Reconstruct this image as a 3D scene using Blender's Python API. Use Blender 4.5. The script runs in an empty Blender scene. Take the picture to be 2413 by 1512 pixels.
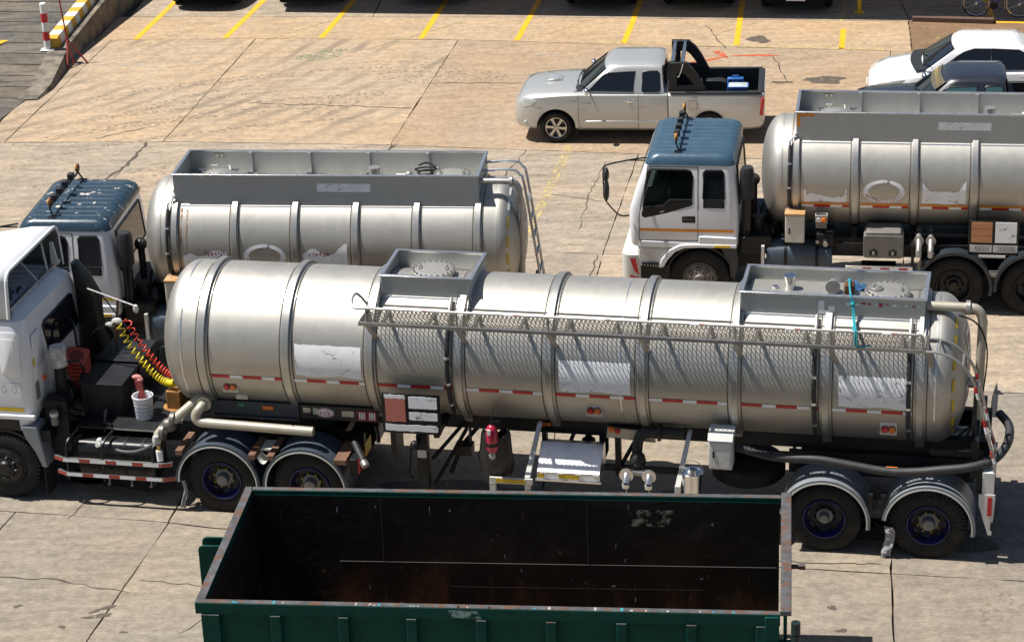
import bpy, bmesh, math, random
from mathutils import Vector, Matrix
random.seed(7)
rad = math.radians
scn = bpy.context.scene
COL = scn.collection

# ---------------------------------------------------------------- camera, sky, sun, exposure
def setup_view():
    cam = bpy.data.cameras.new('camera')
    cam.sensor_width = 36.0
    cam.lens = 36.0 * 5750 / 2413
    cam.clip_end = 2000
    co = bpy.data.objects.new('camera', cam)
    COL.objects.link(co)
    p, r = rad(23.5), rad(-2.3)
    fwd = Vector((0, math.cos(p), -math.sin(p)))
    right = Vector((1, 0, 0)); up = right.cross(fwd)
    rr = math.cos(r) * right + math.sin(r) * up
    uu = -math.sin(r) * right + math.cos(r) * up
    m = Matrix((rr, uu, -fwd)).transposed().to_4x4()
    m.translation = (0, 0, 16.6)
    co.matrix_world = m
    scn.camera = co
setup_view()
SUN_AZ, SUN_EL = 174.0, 63.0
world = bpy.data.worlds.new('World'); scn.world = world; world.use_nodes = True
wn = world.node_tree
bg = wn.nodes['Background']; bg.inputs['Strength'].default_value = 0.052
sky = wn.nodes.new('ShaderNodeTexSky'); sky.sky_type = 'NISHITA'; sky.sun_disc = False
sky.sun_elevation = rad(SUN_EL); sky.sun_rotation = rad(90 - SUN_AZ)
wn.links.new(sky.outputs['Color'], bg.inputs['Color'])
sl = bpy.data.lights.new('sun', 'SUN'); sl.energy = 5.0; sl.angle = rad(0.53); sl.color = (1.0, 0.955, 0.89)
so = bpy.data.objects.new('sun', sl); COL.objects.link(so)
sd = Vector((math.cos(rad(SUN_EL)) * math.cos(rad(SUN_AZ)), math.cos(rad(SUN_EL)) * math.sin(rad(SUN_AZ)), math.sin(rad(SUN_EL))))
so.rotation_euler = sd.to_track_quat('Z', 'Y').to_euler(); so.location = (-10, 20, 30)
vs = scn.view_settings
vs.view_transform = 'Standard'; vs.look = 'None'; vs.gamma = 1.0; vs.use_curve_mapping = False
vs.exposure = 0.5

# ---------------------------------------------------------------- materials
MATS = {}
def nmat(name):
    m = bpy.data.materials.new(name); m.use_nodes = True
    return m, m.node_tree, m.node_tree.nodes['Principled BSDF']
def tex_in(nt, space='Object', scale=(1, 1, 1), rot=(0, 0, 0), loc=(0, 0, 0)):
    tc = nt.nodes.new('ShaderNodeTexCoord'); mp = nt.nodes.new('ShaderNodeMapping')
    if space == 'World':
        g = nt.nodes.new('ShaderNodeNewGeometry'); nt.links.new(g.outputs['Position'], mp.inputs['Vector'])
    else:
        nt.links.new(tc.outputs[space], mp.inputs['Vector'])
    mp.inputs['Location'].default_value = loc; mp.inputs['Scale'].default_value = scale; mp.inputs['Rotation'].default_value = rot
    return mp.outputs['Vector']
def noise(nt, vec, scale, detail=4, rough=.55, dist=0):
    n = nt.nodes.new('ShaderNodeTexNoise')
    n.inputs['Scale'].default_value = scale; n.inputs['Detail'].default_value = detail
    n.inputs['Roughness'].default_value = rough; n.inputs['Distortion'].default_value = dist
    nt.links.new(vec, n.inputs['Vector']); return n.outputs['Fac']
def ramp(nt, fac, p0, p1, c0=(0, 0, 0, 1), c1=(1, 1, 1, 1)):
    r = nt.nodes.new('ShaderNodeValToRGB'); e = r.color_ramp.elements
    e[0].position = p0; e[1].position = p1; e[0].color = c0; e[1].color = c1
    nt.links.new(fac, r.inputs['Fac']); return r.outputs['Color']
def mix(nt, fac, a, b, mode='MIX'):
    n = nt.nodes.new('ShaderNodeMix'); n.data_type = 'RGBA'; n.blend_type = mode
    for i, s in ((0, fac), (6, a), (7, b)):
        if hasattr(s, 'links') or isinstance(s, bpy.types.NodeSocket): nt.links.new(s, n.inputs[i])
        elif i == 0: n.inputs[0].default_value = s
        else: n.inputs[i].default_value = tuple(s) if len(s) == 4 else tuple(s) + (1,)
    return n.outputs[2]
def bump(nt, b, h, strength, dist=.01):
    n = nt.nodes.new('ShaderNodeBump'); n.inputs['Strength'].default_value = strength; n.inputs['Distance'].default_value = dist
    nt.links.new(h, n.inputs['Height']); nt.links.new(n.outputs['Normal'], b.inputs['Normal'])
def mk(name, col, rough=.5, metal=0, var=.12, vs_=3, col2=None, c2s=4, thr=(.55, .7), bmp=0, bs=40, coat=0, stretch=(1, 1, 1), spec=.5, rvar=.12):
    """procedural paint / metal / plastic: base colour with soft tone variation, an optional second colour in patches, optional bump"""
    if name in MATS: return MATS[name]
    m, nt, b = nmat(name)
    v = tex_in(nt, 'Object', stretch)
    f = noise(nt, v, vs_, 5)
    lo = tuple(max(0, c * (1 - var)) for c in col) + (1,); hi = tuple(min(1, c * (1 + var)) for c in col) + (1,)
    c = ramp(nt, f, .3, .7, lo, hi)
    if col2:
        f2 = noise(nt, v, c2s, 7, .62)
        c = mix(nt, ramp(nt, f2, thr[0], thr[1]), c, col2)
    nt.links.new(c, b.inputs['Base Color'])
    fr = noise(nt, v, vs_ * 3 + 2, 4)
    rr_ = nt.nodes.new('ShaderNodeMapRange'); nt.links.new(fr, rr_.inputs[0])
    rr_.inputs[3].default_value = max(.02, rough - rvar); rr_.inputs[4].default_value = min(1, rough + rvar)
    nt.links.new(rr_.outputs[0], b.inputs['Roughness'])
    b.inputs['Metallic'].default_value = metal; b.inputs['Coat Weight'].default_value = coat
    b.inputs['Specular IOR Level'].default_value = spec
    if bmp: bump(nt, b, noise(nt, v, bs, 3), bmp)
    MATS[name] = m; return m

def mk_concrete(name, a, b2, dark, streak=.5, swirl=False):
    m, nt, b = nmat(name)
    w = tex_in(nt, 'World', (1, 1, 1), (0, 0, rad(10)))
    big = ramp(nt, noise(nt, w, .35, 6, .6), .35, .68)
    c = mix(nt, big, a, b2)
    ws = tex_in(nt, 'World', (.5, 2.6, 1), (0, 0, rad(10)))
    st = ramp(nt, noise(nt, ws, 1.7, 8, .68, .6), .42, .72)
    f = nt.nodes.new('ShaderNodeMath'); f.operation = 'MULTIPLY'; f.inputs[1].default_value = streak
    nt.links.new(st, f.inputs[0])
    c = mix(nt, f.outputs[0], c, dark)
    grime = ramp(nt, noise(nt, w, .9, 9, .74, .4), .46, .74)
    f3 = nt.nodes.new('ShaderNodeMath'); f3.operation = 'MULTIPLY'; f3.inputs[1].default_value = .55
    nt.links.new(grime, f3.inputs[0]); c = mix(nt, f3.outputs[0], c, tuple(.35 * x + .65 * y_ for x, y_ in zip(a, dark)))
    mot = ramp(nt, noise(nt, w, 6, 8, .78), .28, .75, (.62, .61, .60, 1), (1.24, 1.23, 1.2, 1))
    c = mix(nt, 1.0, c, mot, 'MULTIPLY')
    fine = ramp(nt, noise(nt, tex_in(nt, 'World', (.45, 1.5, 1), (0, 0, rad(10))), 22, 6, .8), .3, .72, (.70, .70, .70, 1), (1.2, 1.2, 1.2, 1))
    c = mix(nt, 1.0, c, fine, 'MULTIPLY')
    sp = ramp(nt, noise(nt, w, 38, 3, .6), .66, .76)
    f2 = nt.nodes.new('ShaderNodeMath'); f2.operation = 'MULTIPLY'; f2.inputs[1].default_value = .35
    nt.links.new(sp, f2.inputs[0]); c = mix(nt, f2.outputs[0], c, tuple(x * .45 for x in dark))
    # small dark oil drips
    vo = nt.nodes.new('ShaderNodeTexVoronoi'); vo.inputs['Scale'].default_value = 1.1; nt.links.new(w, vo.inputs['Vector'])
    dr = ramp(nt, vo.outputs['Distance'], .025, .045, (1, 1, 1, 1), (0, 0, 0, 1))
    gate = ramp(nt, noise(nt, w, .55, 2), .56, .6)
    c = mix(nt, mix(nt, 1.0, dr, gate, 'MULTIPLY'), c, (.05, .042, .035))
    if swirl:
        wv = nt.nodes.new('ShaderNodeTexWave'); wv.wave_type = 'RINGS'; wv.rings_direction = 'Z'
        ww = tex_in(nt, 'World', loc=(19.0, -62.0, 0))
        nt.links.new(ww, wv.inputs['Vector']); wv.inputs['Scale'].default_value = .55; wv.inputs['Distortion'].default_value = 2.5
        wv.inputs['Detail'].default_value = 3; wv.inputs['Detail Scale'].default_value = 1.2
        g2 = mix(nt, 1.0, ramp(nt, wv.outputs['Fac'], .5, .95), ramp(nt, noise(nt, w, .4, 3), .42, .62), 'MULTIPLY')
        c = mix(nt, g2, c, tuple(.7*x+.3*y*.66 for x, y in zip(dark, a)))
    oi = nt.nodes.new('ShaderNodeObjectInfo')
    tone = ramp(nt, oi.outputs['Random'], 0, 1, (.9, .9, .92, 1), (1.07, 1.05, 1.02, 1))
    c = mix(nt, 1.0, c, tone, 'MULTIPLY')
    nt.links.new(c, b.inputs['Base Color'])
    b.inputs['Roughness'].default_value = .88; b.inputs['Specular IOR Level'].default_value = .25
    bump(nt, b, noise(nt, w, 30, 6, .7), .35, .012)
    MATS[name] = m; return m

def mk_steel(name, col, rough, streakc=.10, rust=0.0, metal=.84):
    m, nt, b = nmat(name)
    v = tex_in(nt, 'Object', (9, .6, .6)); v2 = tex_in(nt, 'Object', (1.2, 1.2, 1.2)); v3 = tex_in(nt, 'Object', (26, .35, .5))
    c = ramp(nt, noise(nt, v, 1.4, 5, .6), .3, .72, tuple(x * (1 - streakc) for x in col) + (1,), tuple(min(1, x * (1 + streakc * .6)) for x in col) + (1,))
    c = mix(nt, ramp(nt, noise(nt, v2, 1.1, 6, .65), .55, .8), c, tuple(x * .82 for x in col))
    # faint run-down streaks
    c = mix(nt, ramp(nt, noise(nt, v3, 1.0, 4, .6), .64, .95), c, (col[0] * .78, col[1] * .74, col[2] * .68))
    if rust:
        c = mix(nt, ramp(nt, noise(nt, v3, .8, 6, .7), .66 - rust * .05, .78), c, (.30, .14, .035))
    nt.links.new(c, b.inputs['Base Color'])
    fr = nt.nodes.new('ShaderNodeMapRange'); nt.links.new(noise(nt, v2, 5, 5), fr.inputs[0])
    fr.inputs[3].default_value = rough - .06; fr.inputs[4].default_value = rough + .08
    nt.links.new(fr.outputs[0], b.inputs['Roughness'])
    b.inputs['Metallic'].default_value = metal
    bump(nt, b, noise(nt, tex_in(nt, 'Object', (1, 1, 1)), 2.2, 3), .12, .02)
    MATS[name] = m; return m

def mk_sticker(name, crack=6.0, peel=.0, base=(.87, .885, .91)):
    """old white vinyl, crazed; peeled patches are left clear so the metal below shows"""
    m, nt, b = nmat(name)
    v = tex_in(nt, 'Object', (1, 1, 1.5))
    vo = nt.nodes.new('ShaderNodeTexVoronoi'); vo.feature = 'DISTANCE_TO_EDGE'; vo.inputs['Scale'].default_value = crack
    nv = nt.nodes.new('ShaderNodeTexNoise'); nv.inputs['Scale'].default_value = 7; nt.links.new(v, nv.inputs['Vector'])
    vv = mix(nt, .16, v, nv.outputs['Color']); nt.links.new(vv, vo.inputs['Vector'])
    line = ramp(nt, vo.outputs['Distance'], .012, .03, (1, 1, 1, 1), (0, 0, 0, 1))
    gate = ramp(nt, noise(nt, v, 3.2, 3), .5, .6)
    ln = mix(nt, 1.0, line, gate, 'MULTIPLY')
    tone = ramp(nt, noise(nt, v, 4, 5), .3, .7, tuple(x * .9 for x in base) + (1,), tuple(min(.93, x * 1.06) for x in base) + (1,))
    c = mix(nt, ln, tone, (.10, .10, .10))
    nt.links.new(c, b.inputs['Base Color']); b.inputs['Roughness'].default_value = .5
    if peel:
        tr = nt.nodes.new('ShaderNodeBsdfTransparent'); ms = nt.nodes.new('ShaderNodeMixShader')
        nt.links.new(ramp(nt, noise(nt, v, 3.5, 7, .65), 1 - peel, 1 - peel + .015), ms.inputs[0])
        nt.links.new(b.outputs[0], ms.inputs[1]); nt.links.new(tr.outputs[0], ms.inputs[2])
        nt.links.new(ms.outputs[0], nt.nodes['Material Output'].inputs['Surface'])
    MATS[name] = m; return m

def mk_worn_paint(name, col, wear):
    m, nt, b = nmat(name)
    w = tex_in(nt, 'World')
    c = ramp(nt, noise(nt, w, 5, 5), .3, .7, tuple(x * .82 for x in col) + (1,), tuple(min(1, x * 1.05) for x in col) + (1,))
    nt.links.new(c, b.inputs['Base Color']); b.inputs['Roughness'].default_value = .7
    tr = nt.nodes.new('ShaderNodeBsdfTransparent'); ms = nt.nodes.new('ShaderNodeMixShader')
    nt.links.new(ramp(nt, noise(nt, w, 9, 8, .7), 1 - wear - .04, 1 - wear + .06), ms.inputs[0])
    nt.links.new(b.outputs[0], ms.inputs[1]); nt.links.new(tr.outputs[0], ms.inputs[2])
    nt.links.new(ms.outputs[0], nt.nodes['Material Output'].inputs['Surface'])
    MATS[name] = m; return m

def mk_glass(name, tint, opac):
    m, nt, b = nmat(name)
    v = tex_in(nt, 'Object')
    c = ramp(nt, noise(nt, v, 1.5, 3), .3, .7, tuple(x * .8 for x in tint) + (1,), tint + (1,))
    nt.links.new(c, b.inputs['Base Color']); b.inputs['Roughness'].default_value = .06; b.inputs['Specular IOR Level'].default_value = .6
    if opac < 1:
        tr = nt.nodes.new('ShaderNodeBsdfTransparent'); tr.inputs[0].default_value = (.62, .72, .70, 1); ms = nt.nodes.new('ShaderNodeMixShader')
        ms.inputs[0].default_value = opac
        nt.links.new(tr.outputs[0], ms.inputs[1]); nt.links.new(b.outputs[0], ms.inputs[2])
        nt.links.new(ms.outputs[0], nt.nodes['Material Output'].inputs['Surface'])
    MATS[name] = m; return m

mk_concrete('concrete_tan', (.49, .365, .24), (.45, .37, .28), (.20, .165, .125), .55, True)
mk_concrete('concrete_grey', (.40, .345, .28), (.46, .365, .265), (.17, .15, .125), .75)
mk_concrete('concrete_orange', (.48, .345, .22), (.45, .355, .255), (.21, .155, .105), .5)
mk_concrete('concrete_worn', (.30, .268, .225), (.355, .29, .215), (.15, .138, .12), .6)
mk_concrete('concrete_brown', (.30, .185, .105), (.24, .15, .09), (.12, .085, .06), .5)
mk_concrete('concrete_dark', (.135, .13, .118), (.22, .19, .15), (.035, .034, .032), .85)  # ramp colour carries painted soft shadows along with tyre dirt
mk('joint_soil', (.075, .064, .05), .95, var=.4, vs_=2)
STEEL = mk_steel('tank_steel', (.475, .458, .418), .53, .04)
STEELR = mk_steel('tank_steel_rust', (.475, .458, .418), .53, .04)
PLATE = mk_steel('coaming_plate', (.46, .475, .47), .58, .04, metal=.6)
BAND = mk_steel('band_steel', (.47, .46, .43), .42, .05)
GRIMESHADE = mk('grime_and_shade', (.10, .08, .055), .7, .2, .4, 7)  # grime and the shadow edge beside the tank rings, painted as one band
GALV = mk('galvanised', (.40, .39, .37), .45, .75, .15, 9)
CHROME = mk('chrome', (.75, .75, .76), .15, 1, .05)
ALU = mk('aluminium', (.72, .72, .72), .3, .9, .06, 5)
WHITE = mk('white_cab_paint', (.70, .715, .735), .32, 0, .05, 2, coat=.4)
WHITED = mk('white_dirty_paint', (.60, .60, .57), .5, 0, .1, 3, col2=(.34, .30, .23), c2s=5, thr=(.6, .8))
WHITEBOX = mk('white_box_paint', (.58, .56, .50), .5, 0, .1, 3, col2=(.22, .15, .08), c2s=9, thr=(.66, .74))
CARWHITE = mk('white_car_paint', (.76, .76, .775), .2, 0, .01, 1, coat=.8, rvar=.02)
NAVY = mk('navy_roof_paint', (.038, .082, .125), .36, .1, .15, 4, coat=.25, col2=(.08, .13, .17), c2s=9, thr=(.66, .75))
NAVYP = mk('navy_roof_peeling', (.022, .046, .07), .3, .1, .15, 4, coat=.3, col2=(.55, .50, .44), c2s=6, thr=(.615, .63))
BLACK = mk('black_chassis', (.007, .008, .010), .5, 0, .4, 4, col2=(.035, .032, .03), c2s=6, thr=(.6, .8), spec=.35)
BLACKG = mk('black_satin', (.008, .009, .010), .35, 0, .3, 4, spec=.4)
DECK = mk('black_deck_plate', (.010, .011, .013), .55, 0, .3, 5, col2=(.035, .036, .038), c2s=4, thr=(.58, .78), spec=.35)
RUBBER = mk('tyre_rubber', (.013, .0125, .012), .75, 0, .3, 6, col2=(.038, .033, .027), c2s=4, thr=(.55, .8), spec=.3)
RUBL = mk('tyre_lettering', (.05, .045, .04), .7, 0, .3, 9)
HOSE = mk('hose_rubber', (.025, .025, .026), .55, 0, .3, 9, bmp=.3, bs=60)
RIMB = mk('blue_rim_paint', (.010, .018, .13), .3, .1, .3, 5, col2=(.012, .012, .016), c2s=5, thr=(.45, .65))
RIMD = mk('dark_rim_disc', (.010, .010, .014), .5, .2, .4, 6, col2=(.012, .014, .05), c2s=6, thr=(.5, .65))
RIMK = mk('black_rim_paint', (.014, .014, .016), .45, .2, .3, 6)
RIMS = mk('worn_silver_rim', (.16, .145, .13), .55, .4, .3, 6, col2=(.07, .045, .03), c2s=6)
HUBG = mk('hub_grey', (.19, .19, .185), .5, .4, .25, 9)
ALLOY = mk('alloy_rim', (.60, .58, .54), .28, .8, .08)
GLASS = mk_glass('dark_tinted_glass', (.008, .011, .016), 1)
GLASSW = mk_glass('clear_window_glass', (.012, .018, .020), .22)
GLASSB = mk_glass('brown_reflection_glass', (.055, .040, .028), 1)  # brown reflection in the rear pane is put into its colour
GLASST = mk_glass('teal_glass', (.05, .12, .13), 1)
RED = mk('red_lens', (.55, .012, .015), .25, 0, .1, 9, coat=.5)
ORANGE = mk('orange_lens', (.75, .16, .01), .28, 0, .1, 9, coat=.5)
AMBER = mk('amber_lens', (.65, .30, .02), .28, 0, .1, 9, coat=.5)
CLEARL = mk('clear_lens', (.55, .56, .52), .15, .3, .15, 9, coat=.8)
TRED = mk('red_reflective_tape', (.50, .015, .02), .4, 0, .15, 6, col2=(.6, .1, .06), c2s=5, thr=(.66, .72))
TWHITE = mk('white_reflective_tape', (.84, .85, .85), .4, 0, .08, 6)
TYEL = mk('yellow_tape', (.62, .42, .02), .45, 0, .15, 6)
TORANGE = mk('orange_tape', (.72, .25, .015), .45, 0, .1, 6)
TBLACK = mk('black_print', (.02, .02, .02), .5)
REDTXT = mk('red_print', (.42, .02, .05), .5)
SILVER = mk('silver_car_paint', (.52, .525, .505), .30, .45, .015, 1, coat=.9, rvar=.02)
GREYCAR = mk('grey_car_paint', (.014, .017, .027), .36, 0, .02, 1, coat=.6, rvar=.02)
DARKCAR = mk('black_car_paint', (.012, .012, .014), .25, .2, .1, 1, coat=.5)  # near-black body colour stands for the shade on the parked cars
MATTE = mk('black_plastic', (.014, .016, .018), .6, 0, .25, 6)
GREYP = mk('grey_fender_plastic', (.20, .22, .24), .45, 0, .14, 4, col2=(.22, .23, .24), c2s=6, thr=(.62, .75))
GREYF = mk('dark_fender_plastic', (.020, .027, .034), .45, 0, .2, 4, col2=(.08, .09, .1), c2s=6, thr=(.6, .75))
GREYM = mk('blue_grey_fender', (.045, .060, .078), .5, 0, .15, 4, col2=(.07, .085, .1), c2s=6, thr=(.6, .75))
EDGE = mk('pale_edge_trim', (.60, .60, .55), .5, 0, .1, 5)
BROWN = mk('brown_bracket_paint', (.16, .085, .055), .6, 0, .2, 6)
RUST = mk('rusty_iron', (.13, .055, .025), .8, .2, .4, 9)
PIPE = mk('cream_pipe_paint', (.42, .39, .31), .45, .3, .14, 5, col2=(.2, .17, .13), c2s=5, thr=(.62, .75))
BLUEBOX = mk('blue_plastic', (.03, .13, .42), .35, 0, .1, 5)
BLUELID = mk('milky_blue_plastic', (.18, .32, .55), .35, 0, .12, 8)
BLUECL = mk('blue_cloth', (.02, .09, .22), .9, 0, .3, 8)
ROPE = mk('cyan_rope', (.02, .30, .36), .8, 0, .2, 30)
CONE = mk('faded_red_cone', (.36, .055, .03), .6, 0, .2, 6)
YCOIL = mk('yellow_coil', (.72, .58, .015), .35, 0, .08, 8)
RCOIL = mk('red_coil', (.60, .05, .02), .35, 0, .08, 8)
PAIL = mk('white_pail_plastic', (.74, .74, .77), .4, 0, .05, 4)
PINK = mk('faded_red_print', (.52, .17, .13), .6, 0, .1, 8)
EXT = mk('extinguisher_red', (.45, .01, .05), .3, 0, .1, 4, coat=.5)
GLOVE = mk('dirty_cotton', (.45, .45, .43), .95, 0, .35, 14)
CLOTHR = mk('red_rag', (.16, .02, .02), .9, 0, .3, 9)
CLOTHP = mk('pink_rag', (.45, .20, .19), .9, 0, .3, 9)
CANVAS = mk('faded_fabric', (.10, .105, .12), .95, 0, .3, 9)
GREEN = mk('green_bin_paint', (.002, .058, .044), .5, 0, .2, 3, col2=(.002, .032, .026), c2s=3, thr=(.45, .7), spec=.12)
BINRIM = mk('scuffed_bin_rim', (.085, .088, .092), .6, .2, .4, 7, col2=(.13, .065, .04), c2s=6, thr=(.5, .62))
KYEL = mk('kerb_yellow', (.58, .34, .03), .7, 0, .2, 5, col2=(.22, .17, .1), c2s=6, thr=(.62, .75))
KWHT = mk('kerb_white', (.66, .66, .64), .7, 0, .15, 5, col2=(.26, .21, .15), c2s=6, thr=(.6, .74))
CONCW = mk('old_concrete', (.20, .17, .13), .9, 0, .3, 4, col2=(.06, .055, .05), c2s=3, thr=(.45, .7), bmp=.4)
POSTR = mk('post_red', (.50, .02, .025), .45)
POSTW = mk('post_white', (.74, .74, .73), .45)
IRONR = mk('red_oxide_iron', (.28, .03, .02), .6, 0, .3, 8)
YPOST = mk('yellow_post_paint', (.60, .40, .02), .5, 0, .15, 5)
WOOD = mk('weathered_timber', (.11, .065, .045), .85, 0, .3, 3, stretch=(2, 12, 12), bmp=.3)
ROOFM = mk('carport_sheet', (.42, .43, .44), .5, .5, .1, 2)
BIKEB = mk('bike_blue', (.015, .03, .35), .3, 0, .1, 4, coat=.5)
BOXGREY = mk('grey_toolbox', (.17, .16, .145), .5, 0, .12, 5, col2=(.26, .25, .23), c2s=7, thr=(.6, .72))
SIGNOR = mk('orange_panel', (.52, .24, .11), .6, 0, .08, 5)
TANKBLUE = mk('blue_grey_tank', (.055, .08, .105), .5, .1, .25, 3, col2=(.15, .13, .11), c2s=5, thr=(.6, .75))
STK = mk_sticker('crazed_white_sticker', 6.5)
STKP = mk_sticker('peeled_white_sticker', 4.0)
def mk_binint():
    m, nt, b = nmat('bin_interior')
    v = tex_in(nt, 'Object'); vs2 = tex_in(nt, 'Object', (1, 1, .45))
    c = mix(nt, ramp(nt, noise(nt, v, 1.3, 7, .65), .48, .75), (.011, .0098, .0095), (.034, .024, .017))
    # rust creeping up from the floor in uneven blooms
    sx = nt.nodes.new('ShaderNodeSeparateXYZ'); nt.links.new(v, sx.inputs[0])
    mr = nt.nodes.new('ShaderNodeMapRange'); nt.links.new(sx.outputs['Z'], mr.inputs[0])
    mr.inputs[1].default_value = .15; mr.inputs[2].default_value = 1.25; mr.inputs[3].default_value = .26; mr.inputs[4].default_value = 0
    ad = nt.nodes.new('ShaderNodeMath'); ad.operation = 'ADD'; nt.links.new(noise(nt, vs2, 1.7, 9, .72), ad.inputs[0]); nt.links.new(mr.outputs[0], ad.inputs[1])
    c = mix(nt, ramp(nt, ad.outputs[0], .64, .84), c, (.13, .060, .022))
    c = mix(nt, ramp(nt, noise(nt, tex_in(nt, 'Object', (1, 1, .2)), 6, 8, .7), .66, .74), c, (.07, .055, .045))
    c = mix(nt, ramp(nt, noise(nt, tex_in(nt, 'Object', (.3, 1, 1.4)), 11, 8, .75), .735, .75), c, (.30, .28, .25))
    c = mix(nt, ramp(nt, noise(nt, tex_in(nt, 'Object', (1.3, 1, .15), loc=(3, 1, 2)), 9, 5, .6), .745, .76), c, (.20, .20, .21))
    nt.links.new(c, b.inputs['Base Color']); b.inputs['Roughness'].default_value = .6; b.inputs['Specular IOR Level'].default_value = .3
    bump(nt, b, noise(nt, v, 2.2, 5), .5, .04)
    return m
BININ = mk_binint()
LINEY = mk_worn_paint('yellow_line_paint', (.78, .40, .01), .16)
LINEW = mk_worn_paint('worn_line_paint', (.62, .50, .18), .55)
LINEF = mk_worn_paint('faded_line_paint', (.33, .28, .13), .56)
SPILLR = mk_worn_paint('red_paint_spill', (.55, .10, .03), .45)
SPILLG = mk_worn_paint('green_paint_spill', (.16, .24, .14), .56)
SPILLW = mk_worn_paint('pale_paint_spill', (.45, .46, .44), .58)
OILSHADE = mk_worn_paint('oil_stain', (.10, .08, .06), .45)
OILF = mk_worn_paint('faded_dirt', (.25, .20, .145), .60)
TYREM = mk_worn_paint('tyre_smear', (.27, .215, .155), .57)
CRACK = mk('crack_shadow', (.07, .058, .045), .95)  # dark lines of the slab cracks

# ---------------------------------------------------------------- mesh builder
def lerp(a, b, t): return a + (b - a) * t
class MB:
    def __init__(s): s.v = []; s.f = []; s.m = []
    def add(s, vs, fs, m=0):
        o = len(s.v); s.v += [tuple(x) for x in vs]; s.f += [tuple(o + i for i in f) for f in fs]; s.m += [m] * len(fs); return s
    def hexa(s, p, m=0):
        return s.add(p, [(0, 3, 2, 1), (4, 5, 6, 7), (0, 1, 5, 4), (1, 2, 6, 5), (2, 3, 7, 6), (3, 0, 4, 7)], m)
    def box(s, a0, a1, b0, b1, c0, c1, m=0):
        return s.hexa([(a0, b0, c0), (a1, b0, c0), (a1, b1, c0), (a0, b1, c0), (a0, b0, c1), (a1, b0, c1), (a1, b1, c1), (a0, b1, c1)], m)
    def prism(s, poly, b0, b1, ax='v', m=0):
        n = len(poly)
        def P(a, c, b): return (a, b, c) if ax == 'v' else ((a, c, b) if ax == 'z' else (b, a, c))
        vs = [P(a, c, b0) for a, c in poly] + [P(a, c, b1) for a, c in poly]
        fs = [tuple(range(n)), tuple(range(2 * n - 1, n - 1, -1))] + [(i, (i + 1) % n, n + (i + 1) % n, n + i) for i in range(n)]
        return s.add(vs, fs, m)
    def tube(s, pts, r, n=8, m=0, closed=False):
        pts = [Vector(p) for p in pts]; k = len(pts); rs = r if isinstance(r, (list, tuple)) else [r] * k
        vs = []; prev = None
        for i in range(k):
            a = pts[(i - 1) % k] if (i or closed) else pts[0]; b = pts[(i + 1) % k] if (i < k - 1 or closed) else pts[-1]
            t = (b - a)
            if t.length < 1e-9: t = Vector((0, 0, 1))
            t.normalize()
            if prev is None:
                x = t.cross(Vector((0, 0, 1)))
                if x.length < .05: x = t.cross(Vector((0, 1, 0)))
            else: x = prev - t * prev.dot(t)
            x.normalize(); prev = x; y = t.cross(x)
            for j in range(n):
                an = 2 * math.pi * j / n
                vs.append(pts[i] + (x * math.cos(an) + y * math.sin(an)) * rs[i])
        fs = []
        for i in range(k if closed else k - 1):
            i2 = (i + 1) % k
            for j in range(n): fs.append((i * n + j, i * n + (j + 1) % n, i2 * n + (j + 1) % n, i2 * n + j))
        if not closed: fs += [tuple(range(n)), tuple(range((k - 1) * n, k * n))]
        return s.add(vs, fs, m)
    def lathe(s, prof, o, ax='z', n=24, m=0, close=False, a0=0, a1=360, flip=1, cap=True):
        full = abs(a1 - a0 - 360) < 1e-6; na = n if full else n + 1; k = len(prof); vs = []
        for i in range(na):
            an = rad(a0 + (a1 - a0) * i / n); ca, sa = math.cos(an), math.sin(an)
            for r_, h in prof:
                h *= flip
                vs.append({'z': (o[0] + r_ * ca, o[1] + r_ * sa, o[2] + h), 'v': (o[0] + r_ * ca, o[1] + h, o[2] + r_ * sa), 'u': (o[0] + h, o[1] + r_ * ca, o[2] + r_ * sa)}[ax])
        fs = []
        for i in range(n):
            i2 = (i + 1) % na
            for j in range(k if close else k - 1):
                j2 = (j + 1) % k; fs.append((i * k + j, i * k + j2, i2 * k + j2, i2 * k + j))
        if not close and full and cap:
            for j in (0, k - 1):
                if prof[j][0] > 1e-4: fs.append(tuple(i * k + j for i in range(na)))
        return s.add(vs, fs, m)
    def cyl(s, o, r, h0, h1, ax='z', n=16, m=0, r2=None): return s.lathe([(r, h0), (r if r2 is None else r2, h1)], o, ax, n, m)
    def grid(s, fn, nu, nv, m=0):
        vs = [fn(i / nu, j / nv) for i in range(nu + 1) for j in range(nv + 1)]
        fs = [(i * (nv + 1) + j, (i + 1) * (nv + 1) + j, (i + 1) * (nv + 1) + j + 1, i * (nv + 1) + j + 1) for i in range(nu) for j in range(nv)]
        return s.add(vs, fs, m)
    def ball(s, c, rx, ry, rz, n=12, m=0):
        k = n // 2; pr = [(math.sin(math.pi * j / k), -math.cos(math.pi * j / k)) for j in range(k + 1)]
        vs = []; 
        for i in range(n):
            an = 2 * math.pi * i / n
            for r_, h in pr: vs.append((c[0] + rx * r_ * math.cos(an), c[1] + ry * r_ * math.sin(an), c[2] + rz * h))
        fs = [(i * (k + 1) + j, ((i + 1) % n) * (k + 1) + j, ((i + 1) % n) * (k + 1) + j + 1, i * (k + 1) + j + 1) for i in range(n) for j in range(k)]
        return s.add(vs, fs, m)
    def rings(s, loops, m=0, cap=True):
        n = len(loops[0]); vs = [p for l in loops for p in l]
        fs = [(i * n + j, i * n + (j + 1) % n, (i + 1) * n + (j + 1) % n, (i + 1) * n + j) for i in range(len(loops) - 1) for j in range(n)]
        if cap: fs += [tuple(range(n)), tuple(range((len(loops) - 1) * n, len(loops) * n))]
        return s.add(vs, fs, m)
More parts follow.
